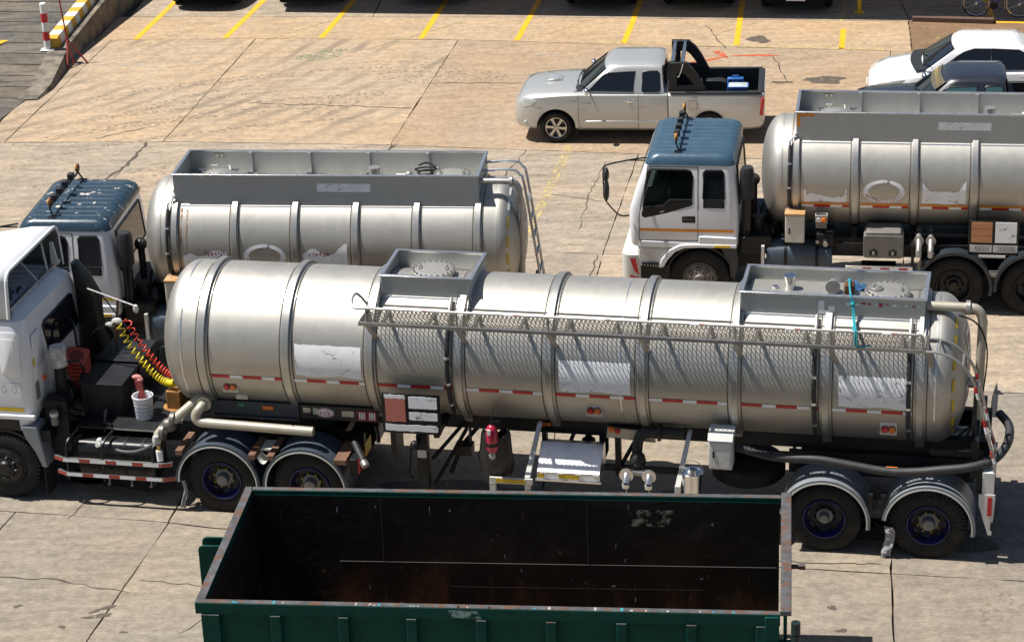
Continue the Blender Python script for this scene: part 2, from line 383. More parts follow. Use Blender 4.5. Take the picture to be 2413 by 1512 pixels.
    def mesh(s, name, mats, smooth=38):
        me = bpy.data.meshes.new(name); me.from_pydata(s.v, [], s.f)
        for m in (mats if isinstance(mats, (list, tuple)) else [mats]): me.materials.append(m)
        me.polygons.foreach_set('material_index', s.m)
        bm = bmesh.new(); bm.from_mesh(me); bmesh.ops.remove_doubles(bm, verts=bm.verts, dist=1e-5)
        bmesh.ops.recalc_face_normals(bm, faces=bm.faces); bm.to_mesh(me); bm.free()
        if smooth:
            me.polygons.foreach_set('use_smooth', [True] * len(me.polygons)); me.set_sharp_from_angle(angle=rad(smooth))
        me.update(); return me
    def o(s, name, mats, parent=None, bev=0, seg=2, smooth=38, loc=None, label=None):
        ob = bpy.data.objects.new(name, s.mesh(name, mats, smooth)); COL.objects.link(ob)
        if parent: ob.parent = parent
        if loc: ob.location = loc
        if bev:
            b = ob.modifiers.new('bevel', 'BEVEL'); b.width = bev; b.segments = seg; b.limit_method = 'ANGLE'; b.angle_limit = rad(40)
        if label: ob['label'] = label
        return ob
def inst(me, name, parent, loc=(0, 0, 0), rot=(0, 0, 0), scale=None):
    ob = bpy.data.objects.new(name, me); COL.objects.link(ob); ob.parent = parent; ob.location = loc; ob.rotation_euler = rot
    if scale: ob.scale = scale
    return ob
def thing(name, label, cat, loc, yaw=0, group=None, rot=None):
    o = bpy.data.objects.new(name, None); COL.objects.link(o); o.location = loc; o.empty_display_size = .3
    o.rotation_euler = rot if rot else (0, 0, rad(yaw)); o['label'] = label; o['category'] = cat
    if group: o['group'] = group
    return o
def tag(o, label, cat, group=None):
    o['label'] = label; o['category'] = cat
    if group: o['group'] = group
    return o
def struct(o): o['kind'] = 'structure'; return o
def W(fr, u, v, z):
    (x, y, yaw) = fr; a = rad(yaw)
    return (x + u * math.cos(a) - v * math.sin(a), y + u * math.sin(a) + v * math.cos(a), z)
def apply_cut(ob, cutters):
    """boolean difference, baked"""
    for c in cutters:
        md = ob.modifiers.new('cut', 'BOOLEAN'); md.operation = 'DIFFERENCE'; md.solver = 'EXACT'; md.object = c
    bpy.context.view_layer.update()
    me = bpy.data.meshes.new_from_object(ob.evaluated_get(bpy.context.evaluated_depsgraph_get()))
    ob.modifiers.clear(); old = ob.data; ob.data = me; me.name = old.name; bpy.data.meshes.remove(old)
    me.polygons.foreach_set('use_smooth', [True] * len(me.polygons)); me.set_sharp_from_angle(angle=rad(32))
    for c in cutters: bpy.data.objects.remove(c, do_unlink=True)
def rrect(u0, u1, v0, v1, r, z, k=4, bulge=0):
    """rounded rectangle loop in plan at height z"""
    pts = []
    for cx, cy, a in ((u1 - r, v0 + r, -90), (u1 - r, v1 - r, 0), (u0 + r, v1 - r, 90), (u0 + r, v0 + r, 180)):
        for i in range(k + 1):
            an = rad(a + 90 * i / k); pts.append((cx + r * math.cos(an), cy + r * math.sin(an), z))
    return pts
def text_mesh(s, size, m, ext=.0):
    cu = bpy.data.curves.new('txt', 'FONT'); cu.body = s; cu.size = size; cu.align_x = 'CENTER'; cu.align_y = 'CENTER'; cu.extrude = ext; cu.resolution_u = 2
    ob = bpy.data.objects.new('txt', cu); COL.objects.link(ob); bpy.context.view_layer.update()
    me = bpy.data.meshes.new_from_object(ob.evaluated_get(bpy.context.evaluated_depsgraph_get()))
    bpy.data.objects.remove(ob, do_unlink=True)
    me.materials.clear(); me.materials.append(m); return me
def glyphs(mb, s, size, place, m=0):
    """letters laid one by one; place(i, n) -> function mapping (x, y) of the glyph to 3D"""
    for i, ch in enumerate(s):
        if ch == ' ': continue
        me = text_mesh(ch, size, TBLACK); fn = place(i, len(s))
        mb.add([fn(v.co.x, v.co.y) for v in me.vertices], [tuple(p.vertices) for p in me.polygons], m)
        bpy.data.meshes.remove(me)
def arc(cx, cy, r, a0, a1, n): return [(cx + r * math.cos(rad(lerp(a0, a1, i / n))), cy + r * math.sin(rad(lerp(a0, a1, i / n)))) for i in range(n + 1)]
def band(cx, cz, r0, r1, a0, a1, n=16): return arc(cx, cz, r1, a0, a1, n) + arc(cx, cz, r0, a1, a0, n)
def bez(pts, n=10):
    """Catmull-Rom through pts"""
    P = [Vector(p) for p in pts]; out = []
    for i in range(len(P) - 1):
        p0 = P[max(0, i - 1)]; p1 = P[i]; p2 = P[i + 1]; p3 = P[min(len(P) - 1, i + 2)]
        for k in range(n):
            t = k / n
            out.append(.5 * ((2 * p1) + (p2 - p0) * t + (2 * p0 - 5 * p1 + 4 * p2 - p3) * t * t + (3 * p1 - p0 - 3 * p2 + p3) * t ** 3))
    out.append(P[-1]); return out
# ---------------------------------------------------------------- ground: soil sheet and concrete slabs
g = MB(); g.add([(-600, -600, -.07), (600, -600, -.07), (600, 900, -.07), (-600, 900, -.07)], [(0, 1, 2, 3)])
ground = struct(g.o('ground', MATS['joint_soil']))
def interp(pl, x):
    if x <= pl[0][0]: a, b = pl[0], pl[1]
    elif x >= pl[-1][0]: a, b = pl[-2], pl[-1]
    else:
        for a, b in zip(pl, pl[1:]):
            if a[0] <= x <= b[0]: break
    return a[1] + (b[1] - a[1]) * (x - a[0]) / (b[0] - a[0])
S = -.178
J = [lambda x: 66.3 + S * x,
     lambda x: interp([(-9.33, 57.73), (.8, 56.27), (9.53, 54.72), (12.08, 54.2)], x),
     lambda x: interp([(-9.24, 55.78), (-5.51, 55.4), (-.97, 54.68), (2.77, 53.8), (8.67, 52.51), (11.58, 51.8)], x),
     lambda x: interp([(-10.52, 48.63), (-7.12, 48.27), (-4.94, 47.92), (-2.28, 47.47), (.57, 46.81), (2.71, 46.33), (5.14, 45.74)], x),
     lambda x: 41.37 + S * x,
     lambda x: 36.2 - .21 * x,
     lambda x: interp([(-7.64, 31.94), (-5.12, 31.37), (-4.42, 31.14), (3.66, 29.31), (4.95, 29.05), (6.5, 28.75)], x),
     lambda x: 21.5 - .19 * x, lambda x: 14 - .19 * x]
# column joints per row: (x at far edge, x at near edge); leftmost entry follows the ramp edge
CL = {0: [(-8.0, -9.0), (-2.0, -3.05), (3.9, 3.2), (9.9, 9.53), (15, 14.6), (21, 20.6)],
      1: [(-9.33, -9.6), (9.5, 9.2), (15, 14.6), (21, 20.6)],
      2: [(-10.0, -11.0), (-9.2, -10.5), (-5.76, -7.12), (-.99, -2.35), (8.73, 7.4), (14.6, 13.4), (20, 19)],
      3: [(-30, -30), (-12.0, -12.8), (-7.47, -8.45), (-2.32, -3.3), (2.68, 1.7), (8.0, 7.0), (13.5, 12.5), (20, 19)],
      4: [(-30, -30), (-14, -15), (-8.45, -9.3), (-3.3, -4.2), (1.7, .9), (7.0, 6.2), (12.5, 11.8), (20, 19)],
      5: [(-30, -30), (-9.3, -10.2), (-4.2, -5.1), (.9, .1), (6.2, 5.02), (11.8, 11), (20, 19)],
      6: [(-30, -30), (-7.4, -9.6), (-5.09, -7.0), (.1, -1.5), (5.02, 3.9), (11, 10), (20, 19)],
      7: [(-30, -30), (-9.6, -11), (-7.0, -8), (-1.5, -3), (3.9, 2.5), (10, 9), (20, 18)]}
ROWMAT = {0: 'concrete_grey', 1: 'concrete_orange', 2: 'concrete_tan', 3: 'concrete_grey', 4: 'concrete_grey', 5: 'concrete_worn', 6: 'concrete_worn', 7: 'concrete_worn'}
def wob(a, b, n, amp, rnd):
    d = (Vector(b) - Vector(a)); nr = Vector((-d.y, d.x)).normalized(); out = []
    w = 0
    for i in range(n):
        w = w * .6 + rnd.uniform(-amp, amp)
        p = Vector(a) + d * (i / n) + (nr * w if 0 < i else Vector((0, 0)))
        out.append((p.x, p.y))
    return out
rnd = random.Random(3)
for r_ in range(8):
    cols = CL[r_]
    for i in range(len(cols) - 1):
        (fa, na), (fb, nb) = cols[i], cols[i + 1]
        gp = .011
        F, N = J[r_], J[r_ + 1]
        A = (na + gp, N(na) + gp); B = (nb - gp, N(nb) + gp); C = (fb - gp, F(fb) - gp); D = (fa + gp, F(fa) - gp)
        def along(p, q, fn, off, n):
            o = []; w = 0
            for k in range(n):
                x = lerp(p[0], q[0], k / n); w = w * .6 + rnd.uniform(-.008, .008)
                o.append((x, fn(x) + off + (w if k else 0)))
            return o
        nn = max(4, min(60, int(abs(B[0] - A[0]) / .22)))
        poly = along(A, B, N, gp, nn) + wob(B, C, 34, .009, rnd) + along(C, D, F, -gp, nn) + wob(D, A, 34, .009, rnd)
        s = MB(); s.prism(poly, -.065, 0.0, 'z')
        mt = ROWMAT[r_]
        if r_ in (1, 2) and fa > 7.5: mt = 'concrete_brown' if r_ == 1 else 'concrete_orange'
        if r_ == 2 and -3 < fa < 5: mt = 'concrete_orange'
        if r_ == 2 and fa < -5.8: mt = 'concrete_tan'
        s.o('concrete_slab', MATS[mt], ground, smooth=0)
def ribbon(pts, w, z=.004):
    P = [Vector(p) for p in pts]; L = []; Rr = []
    for i, p in enumerate(P):
        t = (P[min(i + 1, len(P) - 1)] - P[max(0, i - 1)]).normalized(); n = Vector((-t.y, t.x))
        ww = w[i] if isinstance(w, list) else w
        L.append(p + n * ww / 2); Rr.append(p - n * ww / 2)
    m = MB(); k = len(P)
    m.add([(p.x, p.y, z) for p in L + Rr], [(i, i + 1, k + i + 1, k + i) for i in range(k - 1)])
    return m
# parking bay lines
for a, b in zip([(-8.63, 55.74), (-6.5, 55.55), (-4.21, 55.25), (-1.86, 54.87), (.37, 54.42), (2.82, 53.86), (5.36, 53.38)],
                [(-7.9, 59.6), (-5.6, 59.7), (-3.3, 59.7), (-1.05, 59.4), (1.24, 59.1), (3.72, 58.9), (6.1, 58.6)]):
    ribbon([a, b], .135).o('parking_line', LINEY, ground, smooth=0)
ribbon([(7.67, 52.77), (7.93, 54.3)], .13).o('parking_line', LINEY, ground, smooth=0)
ribbon([(8.0, 54.9), (8.5, 58.2)], .15).o('parking_line', LINEW, ground, smooth=0)
ribbon([(11.39, 54.38), (14, 53.8)], .13).o('parking_line', LINEY, ground, smooth=0)
ribbon([(11.40, 54.3), (11.62, 56.5)], .13).o('parking_line', LINEY, ground, smooth=0)
ribbon([(2.4, 53.98), (8.6, 52.62)], .12).o('parking_line', LINEW, ground, smooth=0)
ribbon([(1.33, 47.0), (.28, 41.9)], .17, .004).o('parking_line', LINEW, ground, smooth=0)
for a, b in [((-9.0, 54.7), (-6.5, 57.2)), ((-6.2, 54.6), (-3.7, 57.0)), ((-3.35, 54.0), (-.9, 56.1)), ((-.4, 53.6), (2.0, 55.6)), ((3.2, 52.9), (6.0, 55.1)), ((6.3, 51.7), (8.3, 54.0)), ((9.0, 52.2), (10.6, 54.1))]:
    ribbon([a, b], .085, .003).o('faded_line', LINEF, ground, smooth=0)
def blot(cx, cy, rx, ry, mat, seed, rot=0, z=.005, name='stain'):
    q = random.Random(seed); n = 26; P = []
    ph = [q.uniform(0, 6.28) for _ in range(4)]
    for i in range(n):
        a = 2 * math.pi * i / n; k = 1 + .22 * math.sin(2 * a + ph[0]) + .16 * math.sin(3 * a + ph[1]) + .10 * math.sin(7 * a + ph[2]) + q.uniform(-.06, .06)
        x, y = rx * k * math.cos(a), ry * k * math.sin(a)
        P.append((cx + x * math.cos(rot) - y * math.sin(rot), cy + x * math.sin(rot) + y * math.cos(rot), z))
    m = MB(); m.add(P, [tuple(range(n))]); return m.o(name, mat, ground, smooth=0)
blot(-4.13, 53.85, .55, .42, SPILLG, 1, .2, name='paint_spill')
blot(4.6, 52.35, .45, .06, SPILLR, 2, .35, name='paint_spill'); blot(5.7, 52.55, .42, .08, SPILLR, 3, -.1, name='paint_spill'); blot(4.95, 52.75, .07, .35, SPILLR, 4, .4, name='paint_spill')
blot(5.9, 53.75, .28, .24, OILSHADE, 5); blot(7.0, 50.6, .5, .22, OILSHADE, 6, -.2); blot(6.05, 50.55, .2, .1, OILSHADE, 7); blot(-.2, 45.1, .5, .2, SPILLW, 8, .3, name='paint_spill')
blot(1.0, 53.3, .3, .12, SPILLW, 9, name='paint_spill'); blot(-8.4, 53.8, .35, .10, SPILLW, 10, name='paint_spill'); blot(-7.0, 53.7, .18, .10, SPILLW, 12, name='paint_spill')
blot(-5.7, 28.95, .16, .05, OILSHADE, 13, .5); blot(-5.75, 28.75, .17, .06, OILSHADE, 14, .1); blot(-6.9, 29.1, .06, .04, OILSHADE, 15); blot(-5.35, 28.3, .05, .03, OILSHADE, 16); blot(-6.2, 28.5, .05, .04, OILSHADE, 17)
blot(6.3, 28.0, .3, .4, OILF, 18, .3); blot(4.1, 28.2, .07, .05, OILSHADE, 19); blot(4.15, 27.6, .06, .05, OILSHADE, 21); blot(6.8, 31.3, .9, .28, OILF, 22, -.2)
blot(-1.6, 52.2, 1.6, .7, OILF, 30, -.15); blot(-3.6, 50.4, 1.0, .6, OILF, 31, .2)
blot(7.2, 29.9, .9, .5, OILF, 40, -.2); blot(3.0, 30.9, 1.6, .6, OILSHADE, 41, -.2); blot(-.5, 31.6, 1.5, .6, OILSHADE, 42, -.2); blot(-5.2, 32.9, 1.3, .6, OILSHADE, 43, -.2); blot(5.2, 30.3, 1.2, .6, OILSHADE, 44, -.2); blot(-7.0, 33.1, .8, .5, OILSHADE, 45)  # oil stains, also painted here to deepen the shadow under the trailer
for k in range(11):
    q = random.Random(k + 70); x0, y0 = -3.4 + q.uniform(-1.5, 1.2), 52.9 - .5 * k + q.uniform(-.2, .2); x1 = -10.0 + q.uniform(-.5, 1.8); dy = 1.6 + q.uniform(-.3, .4)
    if k > 7: x0 += 1.0; y0 -= 1.2
    pts = [(lerp(x0, x1, t), y0 - dy * t * t - .15 * t) for t in [i / 24 for i in range(25)]]
    ribbon(pts, [.16 * math.sin(math.pi * min(1, max(.06, i / 24))) + .04 for i in range(25)], .003 + .0002 * k).o('tyre_mark', TYREM, ground, smooth=0)
# cracks
def crack(pts, w, seed, z=.005):
    q = random.Random(seed); P = []
    for a, b in zip(pts, pts[1:]):
        n = max(3, int((Vector(b) - Vector(a)).length / .14))
        for i in range(n):
            t = i / n; P.append((lerp(a[0], b[0], t) + q.uniform(-.035, .035), lerp(a[1], b[1], t) + q.uniform(-.035, .035)))
    P.append(pts[-1]); ws = [w * q.uniform(.4, 1.4) for _ in P]; ws[-1] = w * .2
    ribbon(P, ws, z).o('crack', CRACK, ground, smooth=0)
crack([(-7.45, 48.2), (-7.7, 46.9), (-8.3, 45.4)], .05, 1); crack([(-2.3, 47.4), (-2.45, 46.9)], .05, 2)
crack([(-1.95, 49.8), (-5.5, 50.6)], .03, 3); crack([(-1.5, 51.5), (.6, 51.2)], .03, 4); crack([(.42, 46.8), (-.1, 45.2), (-.9, 44.2)], .03, 5)
crack([(-8.6, 48.6), (-7.3, 49.4)], .025, 6); crack([(5.1, 53.2), (4.8, 55.1)], .03, 7); crack([(6.1, 52.4), (6.2, 50.5)], .025, 8)
crack([(-8, 30.1), (-6.5, 29.8), (-5.4, 29.35)], .03, 9); crack([(-5.3, 29.7), (-4.2, 29.4)], .016, 10); crack([(-4.6, 28.2), (-4.0, 28.9)], .012, 11)
crack([(1.6, 41.0), (1.2, 38.6), (.9, 36.5)], .028, 12); crack([(3.55, 29.5), (4.95, 29.3)], .022, 13); crack([(.9, 44.2), (1.9, 43.7)], .02, 14); crack([(-2.8, 33.5), (-2.9, 32.6)], .02, 15)
crack([(2.0, 45.9), (1.6, 44.2), (1.3, 42.3)], .018, 16); crack([(-6.6, 31.6), (-6.4, 32.2)], .02, 17)
# ---------------------------------------------------------------- ramp on the left
rampz = lambda y: max(0, .105 * (y - 51.2))
ramp_o = MB()
ED = [(-12.2, 43.8), (-11.6, 46.9), (-10.85, 50.0), (-10.3, 52.2), (-10.2, 54.4), (-9.72, 57.0), (-9.1, 60.0), (-8.2, 64.5)]
def edx(y):
    for a, b in zip(ED, ED[1:]):
        if a[1] <= y <= b[1]: return lerp(a[0], b[0], (y - a[1]) / (b[1] - a[1]))
    return ED[-1][0] if y > 60 else ED[0][0]
ramp_o.grid(lambda a, b: (lerp(-22, edx(44 + 20 * b) - .03, a), 44 + 20 * b, rampz(44 + 20 * b) - .055), 1, 24)
rampo = struct(ramp_o.o('ramp', MATS['joint_soil'], smooth=0))
y = 44.0
while y < 63.5:
    y2 = y + .62
    def P(x, yy, dz=0):
        return (x, yy + .18 * (-10.3 - x) , rampz(yy) + dz)
    pm = MB(); xa, xb = -21, edx(y)
    xc = edx(y2)
    lo = [(xa, y), (xb - .02, y), (xc - .02, y2 - .035), (xa, y2 - .035)]
    pm.hexa([P(px, py, -.05) for px, py in lo] + [P(px, py, .006) for px, py in lo])
    pm.o('concrete_strip', MATS['concrete_dark'], rampo, smooth=0)
    y = y2
ribbon([(-11.45, 55.0), (-11.9, 54.2)], .16, rampz(54.6) + .012).o('lane_mark', LINEY, rampo, smooth=0)
ribbon([(-10.9, 60.1), (-11.0, 59.6)], .2, rampz(59.9) + .012).o('lane_mark', LINEY, rampo, smooth=0)
# wall carrying the ramp edge
wl = MB(); n = 16
wl.grid(lambda a, b: ((edx(51.4 + 12 * a) + lerp(.26, .0, b)), 51.4 + 12 * a, lerp(0, rampz(51.4 + 12 * a) + .02, min(1, b * 1.0))), n, 1)
wl2 = MB()
loops = []
for i in range(n + 1):
    yy = 51.4 + 12.5 * i / n; x = edx(yy); zt = rampz(yy) + .015
    loops.append([(x + .30, yy, -.05), (x + .24, yy, zt), (x - .2, yy, zt), (x - .2, yy, -.05)])
wl2.rings(loops)
wo = wl2.o('retaining_wall', CONCW, smooth=0); tag(wo, 'low dark concrete retaining wall along the right edge of the ramp', 'wall')
kb = thing('painted_kerb', 'yellow and white striped kerb on top of the ramp wall', 'kerb', (edx(54.2) - .08, 54.2, rampz(54.2)))
ko = Vector(kb.location)
for i in range(26):
    y0 = 54.2 + i * .27; y1 = y0 + .266
    b = MB(); x0, x1 = edx(y0), edx(y1)
    pts = [(x0 - .26, y0, rampz(y0) + .016), (x0 + .06, y0, rampz(y0) + .016), (x1 + .06, y1, rampz(y1) + .016), (x1 - .26, y1, rampz(y1) + .016)]
    pts += [(x0 - .24, y0, rampz(y0) + .24), (x0 + .02, y0, rampz(y0) + .24), (x1 + .02, y1, rampz(y1) + .24), (x1 - .24, y1, rampz(y1) + .24)]
    b.hexa([tuple(Vector(p) - ko) for p in pts]); b.o('kerb_block', KYEL if i % 2 == 0 else KWHT, kb, bev=.012)
# bollard
bl = thing('bollard', 'red and white banded post standing on the ramp edge', 'bollard', (-10.42, 54.15, rampz(54.15) + .008))
m = MB(); m.box(-.16, .16, -.12, .12, 0, .014); m.o('base_plate', POSTW, bl, bev=.004)
for i in range(5):
    m = MB(); m.cyl((0, 0, 0), .078, .014 + i * .215, .014 + (i + 1) * .215, n=20)
    if i == 4: m.lathe([(.078, 1.089), (.07, 1.105), (.03, 1.112), (0, 1.113)], (0, 0, 0))
    m.o('band', POSTR if i % 2 else POSTW, bl)
for sx, sy in ((-.13, -.09), (.13, -.09), (-.13, .09), (.13, .09)):
    m = MB(); m.cyl((sx, sy, 0), .014, .014, .03, n=6); m.o('bolt', GALV, bl)
# tripod sign stand
tp = thing('tripod_stand', 'red iron tripod stand beside the kerb end', 'stand', (-9.83, 54.0, 0))
apex = (-.11, .05, .58)
for fx, fy in ((-.08, -.42), (.32, -.02), (.02, -.08)):
    m = MB(); m.tube([apex, (fx, fy, .012)], .021, 6); m.o('leg', IRONR, tp)
m = MB(); m.tube([(-.09, .03, .40), (-.20, .12, 1.55)], .019, 6); m.o('mast', IRONR, tp)
m = MB(); m.cyl((apex[0], apex[1], 0), .035, .54, .62, n=10); m.o('collar', IRONR, tp)
# carport roof (stands outside the picture; its yellow post reaches into it)
cp = thing('carport', 'yellow round post with base plate by the shaded bays', 'carport', (8.48, 55.55, 0))
m = MB(); m.cyl((0, 0, 0), .055, 0, 2.5, n=16); m.o('post', YPOST, cp)
m = MB(); m.cyl((0, 0, 0), .14, 0, .015, n=20); m.lathe([(.1, .015), (.07, .03), (.056, .05)], (0, 0, 0), n=20); m.o('base_plate', YPOST, cp)
for px in (-14.5, -7.5, 7.0):
    m = MB(); m.cyl((px, 4.4 - .18 * px, 0), .055, 0, 2.6, n=16); m.o('post', YPOST, cp)
def rp(x, dy, dz): return (x, -.68 - .187 * (x + .0) + dy, 2.55 + dz)
rf = MB()
for i in range(74):
    x0 = -15.0 + i * .33; pts = [rp(x0, 0, 0), rp(x0 + .33, 0, 0), rp(x0 + .33, 5.4, .35), rp(x0, 5.4, .35)]
    off = .0
    pts = [rp(x0, 0, .03 * (i % 2)), rp(x0 + .33, 0, .03 * ((i + 1) % 2)), rp(x0 + .33, 5.4, .35 + .03 * ((i + 1) % 2)), rp(x0, 5.4, .35 + .03 * (i % 2))]
    rf.hexa([(a, b, c + off) for a, b, c in pts] + [(a, b, c + off + .012) for a, b, c in pts])
rf.o('roof_sheet', ROOFM, cp, smooth=0)
# timber in the joint
tb = MB(); tb.box(-.93, .93, -.085, .085, .004, .11)
t_o = tb.o('timber_beam', WOOD, bev=.01, loc=(10.5, 54.52, 0)); t_o.rotation_euler = (0, 0, rad(-14)); tag(t_o, 'weathered brown timber beam lying in the pavement joint', 'timber')
# ---------------------------------------------------------------- wheels
WH = {}
def tyre_mesh(key, R_, w, rimr, lug=0, letters=None, lug_d=.012):
    m = MB(); rr_ = R_
    prof = [(rimr, .03), (rimr + .02, .008), (lerp(rimr, rr_, .35), -.006), (lerp(rimr, rr_, .7), .004), (rr_ - .025, .022), (rr_ - .006, .045), (rr_, .07), (rr_, w - .07), (rr_ - .006, w - .045), (rr_ - .03, w - .02), (lerp(rimr, rr_, .5), w), (rimr, w - .02)]
    m.lathe(prof, (0, 0, 0), 'v', 48, close=True)
    if lug:
        for i in range(lug):
            a = 2 * math.pi * i / lug; da = 2 * math.pi / lug * .32
            for (h0, h1) in ((.012, .085), (w - .085, w - .012)):
                P = []
                for h, ro in ((h0, rr_ - .035), (h1, rr_ - .002)):
                    pass
                c0 = [(h0, rr_ - .045), (h0 + .012, rr_ + lug_d * .5), (h1, rr_ + lug_d), (h1, rr_ - .02)]
                pts = []
                for s_ in (-1, 1):
                    for h, r_ in c0: pts.append((r_ * math.cos(a + s_ * da), h, r_ * math.sin(a + s_ * da)))
                m.add(pts, [(0, 1, 2, 3), (4, 5, 6, 7), (0, 1, 5, 4), (1, 2, 6, 5), (2, 3, 7, 6), (3, 0, 4, 7)])
        for gx in (.33, .5, .67):
            m.lathe([(rr_ + lug_d, w * gx - .017), (rr_ + lug_d, w * gx + .017), (rr_ - .01, w * gx + .017), (rr_ - .01, w * gx - .017)], (0, 0, 0), 'v', 48, close=True)
    return m.mesh('tyre_' + key, [RUBBER], 30)
def rim_dish(key, rimr, mat, deep, hubr, hubout, nuts=True, holes=8):
    """outer face at h=0, positive h inwards"""
    m = MB()
    m.lathe([(rimr + .012, .01), (rimr + .012, -.004), (rimr - .004, -.008), (rimr - .012, .012), (rimr - .02, deep * .6), (rimr - .05, deep)], (0, 0, 0), 'v', 40, 0, cap=False)
    m.lathe([(rimr - .05, deep), (rimr * .62, deep - .012), (hubr + .03, deep + .006), (hubr + .01, deep - .01), (hubr, deep - .015)], (0, 0, 0), 'v', 40, 2, cap=False)
    for i in range(holes):
        a = 2 * math.pi * (i + .5) / holes; r_ = rimr * .74
        pts = []
        for k in range(10):
            t = 2 * math.pi * k / 10; x = r_ + .028 * math.cos(t); yv = .045 * math.sin(t)
            pts.append((x * math.cos(a) - yv * math.sin(a), deep - .004 - 0.02 * abs(x - r_) / .03 * (1 if x > r_ else 0), x * math.sin(a) + yv * math.cos(a)))
        m.add(pts, [tuple(range(10))], 1)
    return m.mesh('rim_' + key, [mat, BLACKG, RIMD if mat is RIMB else mat], 30)
def hub_mesh(key, hubr, out, base, mat, nutmat, nn=8):
    m = MB()
    m.lathe([(hubr + .045, base), (hubr + .04, base - .02), (hubr, base - .03), (hubr * .92, out + .02), (hubr * .8, out), (0, out - .004)], (0, 0, 0), 'v', 24)
    for i in range(nn):
        a = 2 * math.pi * i / nn; r_ = hubr + .055
        m.lathe([(.016, base), (.016, base - .03), (.008, base - .045), (0, base - .045)], (r_ * math.cos(a), 0, r_ * math.sin(a)), 'v', 6, 1)
    return m.mesh('hub_' + key, [mat, nutmat], 30)
WH['drive'] = (tyre_mesh('drive', .515, .27, .29, 52), rim_dish('drive', .285, RIMB, .13, .10, 0), hub_mesh('drive', .095, .0, .13, HUBG, TYEL))
WH['plain'] = (tyre_mesh('plain', .515, .27, .29, 0), rim_dish('plain', .285, RIMB, .12, .10, 0), hub_mesh('plain', .075, -.005, .12, HUBG, RIMK))
WH['steer'] = (tyre_mesh('steer', .51, .27, .29, 0), rim_dish('steer', .285, RIMS, -.02, .12, 0), hub_mesh('steer', .11, -.10, -.02, RIMS, RIMS))
WH['steerk'] = (tyre_mesh('steerk', .515, .27, .29, 50), rim_dish('steerk', .285, RIMK, -.02, .12, 0), hub_mesh('steerk', .11, -.09, -.02, RIMK, HUBG))
WH['rear'] = (tyre_mesh('rear', .51, .27, .29, 0), rim_dish('rear', .285, RIMK, .12, .10, 0), hub_mesh('rear', .09, .01, .12, RIMK, RIMK))
def wheel(parent, key, u, v, z, far=False, spin=0.0):
    t, r_, h = WH[key]; rot = (0, spin, math.pi if far else 0)
    o = inst(t, 'wheel', parent, (u, v, z), rot)
    inst(r_, 'rim', o); inst(h, 'hub', o); return o
def dual(parent, key, u, v, z, width, spin=0):
    a = wheel(parent, key, u, v, z, False, spin); wheel(parent, 'rear', u, v + .31, z)
    wheel(parent, 'rear', u, v + width, z, True); wheel(parent, 'rear', u, v + width - .31, z, True)
    return a
def mudguard(parent, u, z, r_, v0, v1, a0, a1, mat, edge=EDGE, t=.018):
    m = MB(); m.prism(band(u, z, r_, r_ + t, a0, a1, 24), v0, v1)
    m.prism(band(u, z, r_ - .015, r_ + t + .02, a0, a1, 24), v0 - .02, v0 + .04)
    o = m.o('mudguard', mat, parent, smooth=30)
    if edge:
        e = MB(); e.prism(band(u, z, r_ - .017, r_ + .002, a0, a1, 24), v0 - .026, v0 - .004); e.o('edge_trim', edge, o, smooth=30)
    return o
# car wheels
def car_wheel_meshes(key, R_, w, rimr, spokes):
    t = tyre_mesh(key, R_, w, rimr, 0)
    m = MB()
    m.lathe([(rimr + .006, .012), (rimr + .004, -.002), (rimr - .012, .004), (rimr - .02, .05), (rimr - .03, w * .7)], (0, 0, 0), 'v', 36, 0, cap=False)
    m.cyl((0, 0, 0), rimr - .02, .07, .075, 'v', 30, 1)
    for i in range(spokes):
        a = 2 * math.pi * i / spokes + .3
        pts = []
        for r_, hw, h in ((.035, .026, .012), (rimr * .6, .024, .006), (rimr - .012, .036, .012)):
            for s_ in (-1, 1):
                for dh in (0, .03): pts.append((r_ * math.cos(a) - s_ * hw * math.sin(a), h + dh, r_ * math.sin(a) + s_ * hw * math.cos(a)))
        m.add(pts, [(0, 2, 6, 4), (4, 6, 10, 8), (1, 3, 7, 5), (5, 7, 11, 9), (0, 1, 5, 4), (4, 5, 9, 8), (2, 3, 7, 6), (6, 7, 11, 10)], 0)
    m.lathe([(.055, .03), (.05, .006), (.03, .0), (0, -.002)], (0, 0, 0), 'v', 18, 0)
    for i in range(6):
        a = 2 * math.pi * i / 6; m.cyl((.04 * math.cos(a), 0, .04 * math.sin(a)), .008, -.006, .01, 'v', 6, 1)
    return t, m.mesh('rim_' + key, [ALLOY, BLACKG], 30)
CW = {'pick': car_wheel_meshes('pick', .335, .21, .215, 6), 'sedan': car_wheel_meshes('sedan', .305, .19, .2, 8)}
def car_wheel(parent, key, u, v, far=False):
    t, r_ = CW[key]; R_ = .335 if key == 'pick' else .305
    o = inst(t, 'wheel', parent, (u, v, R_), (0, .4, math.pi if far else 0)); inst(r_, 'rim', o); return o
